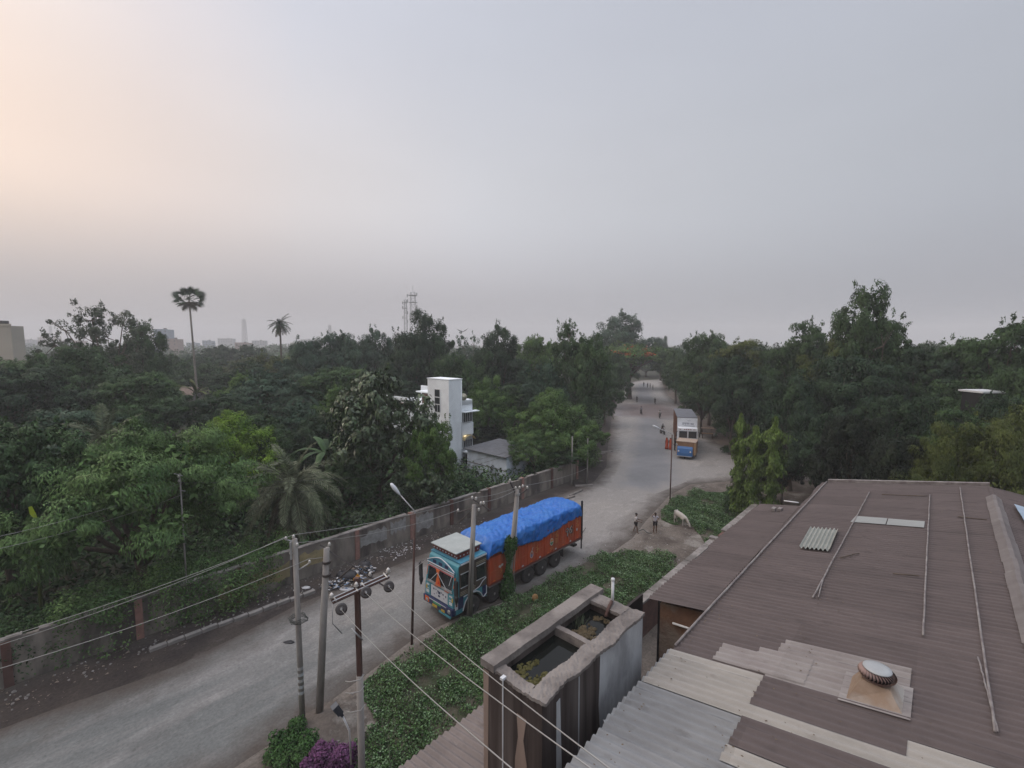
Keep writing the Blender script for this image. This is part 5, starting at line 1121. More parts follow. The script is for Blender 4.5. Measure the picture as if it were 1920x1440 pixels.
# blue three wheeled carrier with a plywood body in front of it
te = empty('cargo_rickshaw', (21.85, 57.55, 0), 'small blue fronted three wheeled carrier with a plywood box parked before the box lorry', 'cargo rickshaw', rz=math.radians(-28))
ply = mat('plywood', (.30, .17, .085), .75, col2=(.22, .12, .06), scale=2.5, stretch=(1, 1, 3)); tb = paint('carrier_blue', (.025, .115, .30))
part('body', ply, te, (-1.12, 1.15, .35, 2.6, .55, 2.15)); part('lid', mat('ply_pale', (.42, .33, .26), .7, col2=(.34, .26, .2), scale=2), te, (-1.2, 1.2, .25, 2.65, 2.16, 2.2)); part('edge_batten', mat('ply_edge', (.40, .26, .14), .7), te, (1.0, 1.17, .31, .345, .55, 2.15), (-1.14, -1.05, .31, .345, .55, 2.15))
bevel(MB().prism([(.34, .35), (.34, 1.55), (.12, 1.62), (-.08, 1.35), (-.22, .8), (-.22, .42)], -.98, .86, 'X').build('cab', tb, te), .05)
part('bumper', wht, te, (-.95, .8, -.27, -.225, .40, .45))
for x in (-.78, .62): MB().lathe([(.001, -.30), (.08, -.29), (.10, -.25), (.10, -.2)], 12, (x, 0, 1.02), 'Y').build('headlight', 'porcelain', te, True)
wheel(te, -.06, .1, -1, .26, .14).rotation_euler.z = math.pi/2
for x in (-1.0, 1.0): wheel(te, x, 2.0, -1, .28, .16).rotation_euler.z = math.pi/2
MB().lathe([(.001, -.02), (.11, -.02), (.13, 0), (.11, .02)], 12, (-1.1, .3, 1.75), 'Y').build('mirror', 'galv', te)

# ------------------------------------------------------------------ people, cow, cyclists
def skinmesh(name, verts, edges, radii, m, parent=None, sub=1, root=0):
    me = bpy.data.meshes.new(name); me.from_pydata([tuple(v) for v in verts], edges, []); me.update(); me.materials.append(M[m] if isinstance(m, str) else m)
    o = bpy.data.objects.new(name, me); COL.objects.link(o)
    if parent: o.parent = parent
    md = o.modifiers.new('skin', 'SKIN'); md.use_smooth_shade = True
    sv = me.skin_vertices[0].data
    for i, r in enumerate(radii): sv[i].radius = r if isinstance(r, tuple) else (r, r)
    sv[root].use_root = True
    s = o.modifiers.new('sub', 'SUBSURF'); s.levels = sub; s.render_levels = sub
    return o
def person(loc, rz, h, pose, label, shirt=None, bottom='shorts', bcol=None, group=None, fingers=True, seated=False):
    """faces -Y. pose: dict of joints at 1.7 m scale"""
    e_ = empty('person', loc, label, 'person', group, rz=rz, s=h/1.7)
    J = dict(pel=(0, 0, .92), ch=(0, .0, 1.22), nk=(0, .0, 1.43), hd=(0, -.03, 1.60), hl=(.10, 0, .90), hr=(-.10, 0, .90), kl=(.11, -.02, .49), kr=(-.11, -.02, .49), al=(.12, .02, .08), ar=(-.12, .02, .08),
             sl=(.18, 0, 1.38), sr=(-.18, 0, 1.38), el=(.24, .02, 1.12), er=(-.24, .02, 1.12), wl=(.26, -.06, .88), wr=(-.26, -.06, .88)); J.update(pose)
    V = {k: Vector(v) for k, v in J.items()}; vs = []; ed = []; rad = []
    def add(p, r, par=None):
        vs.append(Vector(p)); rad.append(r); 
        if par is not None: ed.append((par, len(vs)-1))
        return len(vs)-1
    pel = add(V['pel'], (.13, .10)); ch = add(V['ch'], (.15, .10), pel); nk0 = add(V['nk']-Vector((0, 0, .06)), (.09, .07), ch); nk = add(V['nk'], .05, nk0); 
    dirh = (V['hd']-V['nk']).normalized(); h0 = add(V['hd']-dirh*.05, (.072, .08), nk); h1 = add(V['hd']+dirh*.04, (.078, .092), h0); h2 = add(V['hd']+dirh*.10, (.055, .06), h1)
    for s in 'lr':
        a = add(V['h'+s], .085, pel); b_ = add(V['h'+s].lerp(V['k'+s], .5), .072, a); c_ = add(V['k'+s], .055, b_); d_ = add(V['k'+s].lerp(V['a'+s], .35), .055, c_); f_ = add(V['a'+s], .036, d_); fw = Vector((0, -.16, -.05))
        t_ = add(V['a'+s]+fw, (.038, .025), f_)
        a = add(V['s'+s], .055, nk0); b_ = add(V['e'+s], .040, a); c_ = add(V['w'+s], .027, b_); hd = (V['w'+s]-V['e'+s]).normalized(); pm = add(V['w'+s]+hd*.07, (.036, .020), c_)
        if fingers:
            side = hd.cross(Vector((0, 1, .2))).normalized()
            for q in range(4):
                o_ = side*(.030-.02*q); ln = (.062, .075, .07, .055)[q]; bend = Vector((0, -.018, -.012))
                k1 = add(V['w'+s]+hd*.085+o_, .009, pm); k2 = add(V['w'+s]+hd*(.085+ln*.5)+o_+bend*.5, .0085, k1); add(V['w'+s]+hd*(.085+ln)+o_+bend*1.6, .007, k2)
            k1 = add(V['w'+s]+hd*.05+side*.045, .010, pm); add(V['w'+s]+hd*.085+side*.06+Vector((0, -.02, 0)), .008, k1)
    body = skinmesh('body', vs, ed, rad, 'skin', e_)
    hdp = V['hd']; face = MB().blob(tuple(hdp+Vector((0, -.095, .0))), (.014, .02, .022), 6, 4, rr, 0)
    for x in (-.085, .085): face.blob(tuple(hdp+Vector((x, .0, .0))), (.012, .022, .032), 6, 4, rr, 0)
    face.build('nose_and_ears', 'skin', e_, True)
    ey = MB(); [ey.blob(tuple(hdp+Vector((x, -.083, .03))), (.014, .008, .009), 6, 4, rr, 0) for x in (-.032, .032)]; ey.box(-.026, .026, hdp.y-.092, hdp.y-.08, hdp.z-.052, hdp.z-.044); ey.build('eyes_and_mouth', 'hair', e_)
    MB().blob(tuple(hdp+Vector((0, .018, .055))), (.095, .105, .095), 12, 8, rr, .03).build('hair', 'hair', e_, True)
    if shirt:
        sv = [V['pel']+Vector((0, 0, -.02)), V['ch'], V['nk']-Vector((0, 0, .05)), V['sl'], V['sl'].lerp(V['el'], .7), V['sr'], V['sr'].lerp(V['er'], .7)]
        skinmesh('shirt', sv, [(0, 1), (1, 2), (2, 3), (3, 4), (2, 5), (5, 6)], [(.155, .125), (.168, .122), (.11, .09), .072, .062, .072, .062], shirt, e_, root=1)
    if bottom == 'shorts':
        sv = [V['pel']+Vector((0, 0, .02)), V['hl'], V['hl'].lerp(V['kl'], .75), V['hr'], V['hr'].lerp(V['kr'], .75)]
        skinmesh('shorts', sv, [(0, 1), (1, 2), (0, 3), (3, 4)], [(.15, .12), .105, .092, .105, .092], bcol, e_)
    elif bottom == 'trousers':
        sv = [V['pel']+Vector((0, 0, .02)), V['hl'], V['kl'], V['al'], V['hr'], V['kr'], V['ar']]
        skinmesh('trousers', sv, [(0, 1), (1, 2), (2, 3), (0, 4), (4, 5), (5, 6)], [(.15, .12), .105, .075, .06, .105, .075, .06], bcol, e_)
    elif bottom == 'sari':
        MB().tube([(0, 0, .03), (0, .01, .4), (0, 0, .92), (0, 0, 1.12), (0, 0, 1.42)], [.25, .23, .185, .155, .10], 14).build('sari', bcol, e_, True)
        MB().tube([(0, .03, .95), (0, .06, 1.25), (0, .05, 1.5), (0, .03, 1.66), (0, .0, 1.74)], [.19, .19, .14, .125, .04], 12).build('head_cloth', bcol, e_, True)
    return e_
pale = mat('shirt_white', (.48, .46, .45), .8); khaki = mat('shirt_faded_pink', (.36, .24, .23), .8); lil = mat('skirt_lilac', (.30, .29, .38), .8); dk = mat('cloth_dark', (.025, .022, .024), .8); orcl = mat('sari_orange', (.42, .065, .025), .8)
person(G(1192, 999), math.radians(72), 1.55, dict(al=(.14, .22, .08), kl=(.12, .06, .49), kr=(-.11, -.10, .50), ar=(-.12, -.14, .08), wl=(.20, -.36, 1.10), el=(.23, -.10, 1.12), wr=(-.18, -.36, 1.06), er=(-.23, -.08, 1.12)), 'child in white shirt and dark shorts stepping along the dirt, left of the pair', pale, 'shorts', dk, 'children on the dirt by the road')
person(G(1228, 999), math.radians(10), 1.58, dict(el=(.30, -.05, 1.18), wl=(.06, -.18, 1.12), er=(-.34, -.02, 1.46), wr=(-.12, -.06, 1.66)), 'child in pale vest with one hand raised to the head, right of the pair', mat('vest_pale', (.40, .38, .42), .8), 'shorts', dk, 'children on the dirt by the road')
rope = MB().tube([tuple(G(1197, 996, .03)), tuple(G(1206, 992, .03)), tuple(G(1214, 999, .03)), tuple(G(1222, 1000, .03))], .03, 5).build('rope', 'wire_dark', None, True); tag(rope, 'dark rope trailing on the dirt between the two children', 'rope')
person(G(1250, 842), math.radians(5), 1.6, {}, 'woman in an orange sari beside the carrier, left of the two', None, 'sari', orcl, 'women in orange saris', fingers=False)
person(G(1257, 843), math.radians(-5), 1.6, {}, 'woman in an orange sari beside the carrier, right of the two', None, 'sari', mat('sari_red_orange', (.46, .075, .03), .8), 'women in orange saris', fingers=False)
person(G(1265, 845), math.radians(60), 1.68, {}, 'person in dark clothes standing at the blue carrier', dk, 'trousers', dk, fingers=False)
def bicycle(loc, rz, label, group=None):
    e_ = empty('bicycle', loc, label, 'bicycle', group, rz=rz); r = .33
    for x, nm in ((-.52, 'w'), (.52, 'w')):
        w_ = MB().lathe([(r-.03, -.018), (r, -.012), (r, .012), (r-.03, .018), (r-.03, -.018)], 24, (x, 0, r), 'Y').build('wheel', 'rubber', e_, True)
        sp = MB(); [sp.tube([(x, 0, r), (x+(r-.03)*math.cos(k*.785), 0, r+(r-.03)*math.sin(k*.785))], .006, 3, False) for k in range(8)]; sp.build('spokes', 'galv', w_)
    MB().tube([(.52, 0, r), (.12, 0, .40), (-.1, 0, .36), (.2, 0, .85), (-.38, 0, .85), (-.1, 0, .36)], .02, 6).tube([(.52, 0, r), (.2, 0, .85)], .015, 5).tube([(-.52, 0, r), (-.36, 0, .95)], .02, 5).build('frame', 'iron', e_)
    MB().tube([(-.30, -.27, .98), (-.38, -.1, 1.02), (-.38, .1, 1.02), (-.30, .27, .98)], .015, 5).build('handlebar', 'galv', e_, True)
    MB().blob((.22, 0, .92), (.14, .08, .04), 8, 4, rr, 0).build('saddle', 'black', e_, True)
    return e_
RIDE = dict(pel=(0, .12, .98), ch=(0, 0, 1.25), nk=(0, -.06, 1.43), hd=(0, -.10, 1.60), hl=(.09, .1, .96), hr=(-.09, .1, .96), kl=(.12, -.28, .82), kr=(-.12, -.20, .62), al=(.10, -.10, .42), ar=(-.10, .02, .22), sl=(.18, -.05, 1.38), sr=(-.18, -.05, 1.38), el=(.24, -.2, 1.18), er=(-.24, -.2, 1.18), wl=(.22, -.40, 1.02), wr=(-.22, -.40, 1.02))
greysh = mat('shirt_grey', (.16, .16, .18), .8)
def rider(px, py, face, sh, lab, blab, bot=None):
    p = G(px, py); bicycle(p, face+math.pi/2*1.0, blab, 'bicycles on the road'); person(p+Vector((0, 0, .0)), face, 1.7, RIDE, lab, sh, 'trousers', bot or dk, 'cyclists on the road', fingers=False)
rider(1242, 814, math.radians(12), dk, 'cyclist in a dark shirt nearest the street lamp head', 'bicycle ridden by the dark shirted cyclist nearest the street lamp')
rider(1237, 785, math.radians(-15), pale, 'cyclist in a white shirt riding behind the box lorry', 'bicycle ridden by the cyclist in the white shirt')
rider(1202, 777, math.radians(180), greysh, 'cyclist in grey riding away near the middle of the far road', 'bicycle ridden by the grey clad cyclist on the mid road')
rider(1228, 759, math.radians(165), dk, 'cyclist in dark clothes farthest along the right half of the road', 'bicycle ridden by the farthest dark clad cyclist')
person(G(1194, 755), math.radians(180), 1.68, dict(kl=(.11, -.1, .5), al=(.12, -.12, .08)), 'person in dark clothes walking alone on the left half of the far road', dk, 'trousers', dk, fingers=False)
for i, (px, py) in enumerate(((1207, 725), (1214, 727), (1219, 728), (1224, 731))):
    person(G(px, py), .5*i, 1.68, {}, ('leftmost of the four tiny dark figures under the far trees', 'second from left of the four tiny dark figures under the far trees', 'third from left of the four tiny dark figures under the far trees', 'rightmost of the four tiny dark figures under the far trees')[i], dk, 'trousers', dk, 'people under the far trees', fingers=False)
# cow grazing in the weeds, its hindquarters towards the road
hide = mat('cow_hide', (.40, .385, .35), .85, col2=(.33, .31, .28), scale=3)
ce = empty('cow', (13.55, 36.3, 0), 'pale cow grazing with its head down in the weeds beside the children', 'cow', rz=math.radians(-62), s=.76)
cv = [(-.62, 0, 1.12), (-.35, 0, 1.10), (.15, 0, 1.02), (.55, 0, 1.06), (.80, 0, .92), (1.05, 0, .62), (1.20, 0, .38), (1.32, 0, .16)]
cr = [(.20, .24), (.27, .30), (.29, .34), (.23, .30), (.13, .20), (.10, .14), (.11, .13), (.06, .07)]; ce_ = [(i, i+1) for i in range(7)]
def addc(par, pts, rs):
    for p, r in zip(pts, rs): cv.append(p); cr.append((r, r)); ce_.append((par, len(cv)-1)); par = len(cv)-1
for s in (-1, 1):
    addc(0, [(-.55, s*.17, .85), (-.48, s*.18, .62), (-.66, s*.18, .42), (-.60, s*.18, .10), (-.56, s*.18, .03)], [.15, .10, .055, .045, .055])
    addc(3, [(.50, s*.16, .75), (.52, s*.16, .45), (.50, s*.16, .12), (.54, s*.16, .03)], [.12, .065, .045, .055])
addc(0, [(-.80, 0, 1.10), (-.88, .02, .75), (-.88, .03, .40)], [.04, .022, .04])
skinmesh('body', cv, ce_, cr, hide, ce, 2, root=1)
hb = MB()
for s in (-1, 1): hb.tube([(1.16, s*.08, .50), (1.14, s*.18, .56), (1.20, s*.20, .66)], [.025, .018, .006], 6)
hb.build('horns', 'iron', ce, True)
eb = MB(); [eb.blob((1.10, s*.17, .46), (.03, .09, .05), 8, 5, rr, 0) for s in (-1, 1)]; eb.build('ears', hide, ce, True)
# ------------------------------------------------------------------ trees: one by one, left of the road
T = tree_px
T('feathery_tree', 245, 800, 24.8, 410, 'feather', 'feather', 'large feathery mid green tree spilling over the boundary wall at the lower left', var=0)
T('broadleaf_tree', -10, 800, 24, 290, 'dense', 'dark', 'big dark tree at the left edge beside the large feathery tree', var=0)
T('broadleaf_tree', 120, 770, 38, 230, 'layered', 'blue', 'greyish green layered tree just behind the large feathery tree', var=1)
T('broadleaf_tree', 432, 776, 40, 190, 'round', 'bright', 'bright yellow green round tree behind the feathery tree', var=0)
T('broadleaf_tree', 400, 880, 35, 130, 'dense', 'mid', 'mid green tree between the bright round tree and the date palm', var=1)
T('big_leaved_tree', 705, 698, 38.5, 205, 'big', 'gloss', 'tall glossy big leaved tree standing before the white house', var=0)
T('big_leaved_tree', 806, 792, 37, 104, 'dense', 'mid', 'fresh green tree merging with the right side of the glossy big leaved tree', var=1)
T('big_leaved_tree', 790, 850, 37, 110, 'big', 'gloss', 'lower glossy tree between the street lamp head and the shed', var=1)
T('broadleaf_tree', 650, 862, 37, 110, 'dense', 'dark', 'dark tree behind the street lamp head and right of the date palm', var=0)
T('broadleaf_tree', 505, 800, 44, 120, 'dense', 'dark', 'dark tree right behind the bright round tree', var=1)
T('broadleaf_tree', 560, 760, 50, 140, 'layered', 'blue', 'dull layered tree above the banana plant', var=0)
T('broadleaf_tree', 640, 722, 50, 100, 'round', 'mid', 'small brighter green crown left of the glossy big leaved tree', var=1)
T('broadleaf_tree', 20, 690, 52, 250, 'dense', 'deep', 'very dark broad tree at the left edge below the beige building', var=1)
T('broadleaf_tree', 150, 650, 60, 190, 'dense', 'dark', 'dark rounded tree mass below the airy tree', var=0)
T('broadleaf_tree', 265, 700, 54, 170, 'layered', 'dark', 'layered dark tree left of the hut roof', var=1)
T('broadleaf_tree', 240, 770, 42, 140, 'dense', 'dark', 'dark tree behind the crown of the large feathery tree', var=0)
T('broadleaf_tree', 420, 742, 56, 150, 'dense', 'deep', 'dark crown between the hut roof and the date palm row', var=0)
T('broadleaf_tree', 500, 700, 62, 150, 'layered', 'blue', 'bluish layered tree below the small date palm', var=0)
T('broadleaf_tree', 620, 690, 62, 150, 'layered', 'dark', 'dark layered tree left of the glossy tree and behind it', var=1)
T('airy_tree', 188, 571, 70, 165, 'airy', 'grey', 'airy see-through tree with sparse leaf clusters against the sky at left', var=0)
T('airy_tree', 205, 590, 72, 110, 'airy', 'deep', 'second sparse tree mixed with the airy tree at left', var=1)
T('broadleaf_tree', 266, 604, 80, 75, 'tall', 'dark', 'pointed dark tree right beside the airy tree', var=0)
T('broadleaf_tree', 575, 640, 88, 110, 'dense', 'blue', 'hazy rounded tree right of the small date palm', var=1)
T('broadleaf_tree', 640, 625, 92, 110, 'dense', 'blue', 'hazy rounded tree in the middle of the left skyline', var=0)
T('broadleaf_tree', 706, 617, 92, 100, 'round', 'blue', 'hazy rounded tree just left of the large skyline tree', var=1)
T('broadleaf_tree', 800, 584, 82, 125, 'round', 'deep', 'large dark skyline tree right below the telecom towers', var=0)
T('broadleaf_tree', 770, 625, 80, 110, 'dense', 'deep', 'dark shoulder tree in front of the large skyline tree', var=1)
T('broadleaf_tree', 855, 665, 68, 110, 'dense', 'dark', 'dark tree directly behind the stair tower of the white house', var=0)
T('broadleaf_tree', 912, 705, 62, 110, 'round', 'mid', 'green rounded tree just right of the stair tower', var=0)
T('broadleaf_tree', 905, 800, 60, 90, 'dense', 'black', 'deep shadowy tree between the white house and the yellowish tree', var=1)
T('airy_tree', 885, 622, 96, 80, 'airy', 'blue', 'thin hazy tree between the two big dark skyline trees', var=1)
T('broadleaf_tree', 938, 611, 80, 112, 'round', 'deep', 'dark two headed skyline tree above the white house, right of the large one', var=1)
T('broadleaf_tree', 1003, 632, 92, 95, 'dense', 'mid', 'greener hazy tree between the two headed tree and the tall road tree', var=0)
T('broadleaf_tree', 1020, 684, 64, 90, 'layered', 'blue', 'grey green layered tree behind the yellowish tree', var=0)
T('broadleaf_tree', 1092, 632, 66, 125, 'dense', 'dark', 'tall dark road tree at the left side of the road bend', var=0)
T('airy_tree', 1082, 598, 67, 95, 'airy', 'dark', 'sparse twiggy crown topping the tall road tree', var=0)
T('yellowish_tree', 1035, 732, 51, 165, 'round', 'mid', 'tree with yellow green crown right of the shed beside the road bend', var=0)
T('yellowish_tree', 1003, 800, 48, 105, 'feather', 'feather', 'feathery low tree just right of the shed', var=1)
T('broadleaf_tree', 1098, 790, 55, 88, 'dense', 'mid', 'tree with low crown over the road edge by the white post', var=1)
T('broadleaf_tree', 1045, 820, 49, 95, 'layered', 'dark', 'dark low crown above the far end of the boundary wall', var=1)
T('broadleaf_tree', 1135, 700, 82, 70, 'dense', 'dark', 'dark tree on the left verge just before the pale post', var=1)
T('rain_tree', 1166, 588, 150, 132, 'round', 'blue', 'huge dome shaped tree rising above the road avenue', var=1)
ft = T('flame_tree', 1182, 642, 122, 125, 'umbrella', 'mid', 'spreading flame tree with red blossom on top over the far road', var=0)
rngf = np.random.default_rng(7); cc = np.stack([rngf.normal(-.9, 1.1, 22), rngf.normal(-1.4, 1.0, 22), 8.2+rngf.normal(0, .4, 22)], 1)[rngf.integers(0, 22, 1500)]; P = cc+rngf.normal(size=(1500, 3))*np.array([.35, .35, .2])
quads_object('blossom', leaf_quads(rngf, P, rngf.normal(size=(1500, 3))+np.array([0, 0, 1]), .34, .24), 'leaf_red', ft)
GA = 'avenue trees closing over the far road'
for (px, yt, Y, w, kd, lf, lab) in ((1150, 662, 105, 72, 'dense', 'dark', 'dark avenue tree on the left below the flame tree'), (1166, 662, 150, 74, 'dense', 'dark', 'avenue tree left of the far gap, smaller and hazier'), (1140, 655, 122, 60, 'dense', 'deep', 'avenue tree on the left filling the space behind the road tree'),
        (1256, 652, 150, 80, 'dense', 'dark', 'avenue tree right of the far gap'), (1270, 655, 112, 84, 'dense', 'dark', 'dark avenue tree on the right side in front of the far gap'), (1240, 632, 185, 46, 'tall', 'blue', 'hazy pointed tree rising right of the dome shaped tree'),
        (1176, 668, 215, 76, 'far', 'dark', 'farthest avenue tree on the left of the road'), (1262, 662, 215, 90, 'far', 'dark', 'farthest avenue tree on the right of the road'), (1222, 664, 330, 60, 'far', 'blue', 'pale hazy tree at the very end of the road'), (1212, 668, 206, 84, 'far', 'dark', 'avenue tree closing the gap at the end of the road')):
    T('avenue_tree', px, yt, Y, w, kd, lf, lab, GA)
# right of the road
for a in ((1300, 652, 96, 84, 'dense', 'dark', 'dark tree hanging over the right road edge farthest from the lorry'), (1335, 626, 82, 120, 'dense', 'dark', 'dark green tree behind the parked box lorry'), (1318, 700, 74, 85, 'layered', 'dark', 'layered tree overhanging the roof of the box lorry'),
          (1400, 640, 70, 140, 'layered', 'olive', 'yellow tipped layered tree right of the box lorry'), (1400, 725, 62, 130, 'dense', 'dark', 'dark tree on the bare earth behind the creeper covered columns'), (1460, 655, 64, 110, 'dense', 'deep', 'dark tree above the creeper covered columns'),
          (1510, 606, 58, 120, 'layered', 'dark', 'layered tree with ragged top left of the tallest tree'), (1575, 635, 54, 130, 'layered', 'olive', 'olive topped tree touching the left foot of the tallest tree'), (1632, 541, 50, 112, 'tall', 'dark', 'tallest tree on the right skyline with a narrow domed head'),
          (1650, 590, 49, 150, 'airy', 'dark', 'sparse twigs spreading beside the head of the tallest tree'), (1490, 705, 45, 150, 'dense', 'deep', 'deep green tree behind the right creeper covered column'), (1600, 668, 44, 200, 'dense', 'deep', 'broad very dark tree below the tallest tree'),
          (1718, 652, 46, 150, 'layered', 'deep', 'dark layered tree just right of the tallest tree'), (1810, 640, 44, 170, 'layered', 'dark', 'dark layered tree above the white roof glimpse'), (1900, 612, 42, 170, 'layered', 'dark', 'layered tree reaching the sky at the right edge'),
          (1880, 596, 43, 160, 'airy', 'dark', 'bare twigs fringing the skyline at the right edge'), (1690, 742, 36, 150, 'dense', 'deep', 'dark bushy tree left of the white roof glimpse'), (1545, 775, 38, 140, 'dense', 'deep', 'dark tree behind the far left corner of the factory roof'),
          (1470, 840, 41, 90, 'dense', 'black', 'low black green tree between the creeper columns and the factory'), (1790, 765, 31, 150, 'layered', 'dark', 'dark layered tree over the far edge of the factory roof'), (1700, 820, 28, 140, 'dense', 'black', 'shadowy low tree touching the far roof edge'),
          (1868, 743, 33, 130, 'dense', 'deep', 'dark tree whose top brushes the underside of the white roof glimpse'), (1850, 782, 26, 200, 'feather', 'olive', 'olive feathery tree overhanging the far right corner of the roof'), (1770, 850, 25.5, 110, 'feather', 'olive', 'lower olive tree dropping leaves onto the far roof edge'), (1960, 760, 27, 170, 'dense', 'olive', 'olive tree cut by the right edge above the roof'),
          (1600, 780, 33, 90, 'dense', 'black', 'black green tree in the dark hollow beyond the roof'), (1950, 690, 36, 170, 'dense', 'dark', 'dark tree at the right edge behind the olive trees')):
    T('roadside_tree' if a[0] < 1480 else 'broadleaf_tree', *a)
# wood behind: rows of crowns nobody could single out by themselves
GW = 'crowns of the wood left of the road'
r_ = random.Random(77); k = 0
for Y, y0, n in ((47, 775, 9), (68, 712, 11), (84, 690, 11), (105, 672, 13), (132, 662, 13), (165, 655, 13)):
    for i in range(n):
        px = -60 + (1010+60)*(i+.5)/n + r_.uniform(-28, 28)
        if Y == 47 and (px < 40 or px > 690): continue
        if 790 < px < 900 and Y < 60: continue
        if 300 < px < 400 and Y < 95: continue
        T('wood_tree', px, y0+r_.uniform(-14, 18), Y, 1.12*1070/n, r_.choice(['dense', 'layered', 'round']) if Y < 100 else r_.choice(['far', 'far2']), lf_ := r_.choice(['dark', 'blue', 'deep', 'mid', 'deep', 'olive' if Y > 100 else 'feather']), {'dark': 'dark', 'blue': 'dull bluish', 'deep': 'very dark', 'mid': 'fresh green', 'olive': 'olive', 'feather': 'soft green'}[lf_]+' crown in the wood left of the road, '+{47: 'nearest the wall', 68: 'below the level of the hut', 84: 'level with the hut', 105: 'beyond the hut', 132: 'near the skyline', 165: 'along the skyline'}[Y], GW)
GR = 'crowns of the wood right of the road'
for Y, y0, n in ((76, 662, 7), (100, 655, 7), (60, 672, 6)):
    for i in range(n):
        px = 1340 + 640*(i+.5)/n + r_.uniform(-25, 25); T('wood_tree', px, y0+r_.uniform(-14, 10), Y, 1.15*640/n, r_.choice(['dense', 'layered']), lf_ := r_.choice(['dark', 'deep', 'black']), {'dark': 'dark', 'deep': 'very dark', 'black': 'almost black'}[lf_]+' crown in the wood right of the road, '+{60: 'nearest row', 76: 'middle row', 100: 'farthest row'}[Y], GR)
# palms and bananas
palm_fan('fan_palm', (Y_(366, 700, 95).x, 95, 0), Y_(357, 551, 95).z, 'tall fan palm with round spiky head and skirt standing against the sky')
palm_pinnate('date_palm', (Y_(527, 660, 110).x, 110, 0), Y_(522, 606, 110).z-.2, 3.2, 34, 'deep', 'slender date palm with drooping dead fronds on the left skyline', seed=5, droop=.9)
palm_pinnate('date_palm', (Y_(548, 930, 31.5).x, 31.5, 0), 4.6, 4.3, 58, 'palm', 'large bushy date palm with drooping fronds behind the boundary wall', seed=2, droop=1.25, width=.30, up=1.0)
palm_pinnate('date_palm', (Y_(195, 800, 33).x, 33, 0), 7.3, 3.2, 26, 'palm', 'date palm head poking up behind the large feathery tree', seed=9, droop=.8, up=1.15)
palm_pinnate('date_palm', (Y_(560, 730, 58).x, 58, 0), 8.0, 3.4, 34, 'blue', 'drooping palm in the wood left of the glossy tree', seed=12, droop=1.2)
banana('banana_plant', (Y_(592, 830, 39).x, 41, 0), 6.6, 'banana plant with broad split leaves between the bright tree and the glossy tree', 3, 9, 'dark')
banana('banana_plant', (Y_(368, 735, 86).x, 86, 0), 7.5, 'banana plant beside the hut roof in the wood', 5, 9, 'olive')
bl_ = MB(); p_ = Y_(58, 962, 21.5)
bl_.add([(-.10, 0, .30), (.08, 0, .34), (.22, 0, .02), (.30, 0, -.28), (.14, 0, -.30), (-.04, -.02, -.05)], [(0, 1, 2, 5), (5, 2, 3, 4)]); yl = empty('banana_plant', (p_.x, p_.y, 0), 'single yellow green banana leaf standing up at the left edge', 'banana plant'); o = bl_.build('leaf', leafmat('leaf_lime', (.19, .26, .02), (.24, .30, .03)), yl); o.location = (0, 0, p_.z); MB().tube([(0, .03, -.1), (.1, .03, p_.z*.6), (.2, .02, p_.z-.25)], [.10, .06, .02], 6).build('stem', 'leaf_olive', yl, True)
# bushes
for (px, py, w, d, h, lf, lab, L, n, W_) in ((700, 1005, 3.4, 1.6, 2.5, 'gloss', 'glossy bush crowding over the wall left of the street lamp', .20, 6000, .11), (790, 975, 3.0, 1.6, 2.6, 'gloss', 'glossy bush over the wall right behind the street lamp', .20, 5000, .11), (872, 935, 3.6, 2.6, 2.7, 'dark', 'dark bush before the left half of the shed', .16, 8000, .08),
        (W(6.6, 29.0), 6, 5.6, 3.4, 3.7, 'feather', 'leafy bush hanging over the wall below the feathery tree', .15, 13000, .06), (W(2.6, 29.0), 5, 5.4, 3.2, 3.3, 'feather', 'bush topping the wall at the lower left', .15, 13000, .07), (W(-.2, 29.3), 3, 3.4, 2.4, 2.9, 'dark', 'dark bush over the wall nearest the left edge', .15, 6000, .07), (W(9.6, 29.2), 4, 3.0, 2.6, 3.2, 'mid', 'bush at the wall just left of the date palm', .15, 4000, .06),
        (1390, 958, 3.4, 2.6, 2.2, 'dark', 'dark bush at the right corner of the weed patch by the side road', .15, 6000, .08), (1098, 872, 3, 3, 2.8, 'mid', 'bush at the end of the wall where the road bends', .18, 4000, .09), (1010, 898, 4.5, 2, 2.6, 'weed', 'weedy bush behind the far end of the boundary wall', .17, 5000, .08),
        (1440, 888, 6, 4, 3.4, 'black', 'dark thicket where the side road disappears', .2, 6000, .1), (1372, 848, 4, 2.4, .8, 'dark', 'low scrub on the earth bank beside the side road', .18, 4000, .09)):
    b = G(px, py) if not isinstance(px, Vector) else px; shrub('bush', (b.x, b.y, 0), w, d, h, lf, lab, seed=int(b.x*7) % 997, L=L, n=n, W_=W_, rz=RZ)
b = G(548, 1420); shrub('bush', (b.x-.1, b.y+.1, 0), 1.5, 1.6, .85, 'weed', 'green leafy bush beside the purple bush at the road corner', seed=4, L=.10, n=5000, W_=.06)
b = G(622, 1448); pb = shrub('bush', (b.x, b.y-.15, 0), 1.45, 1.45, 1.15, 'purple', 'purple leaved bush at the foot of the nearest pole', seed=6, L=.10, n=9000, W_=.06)
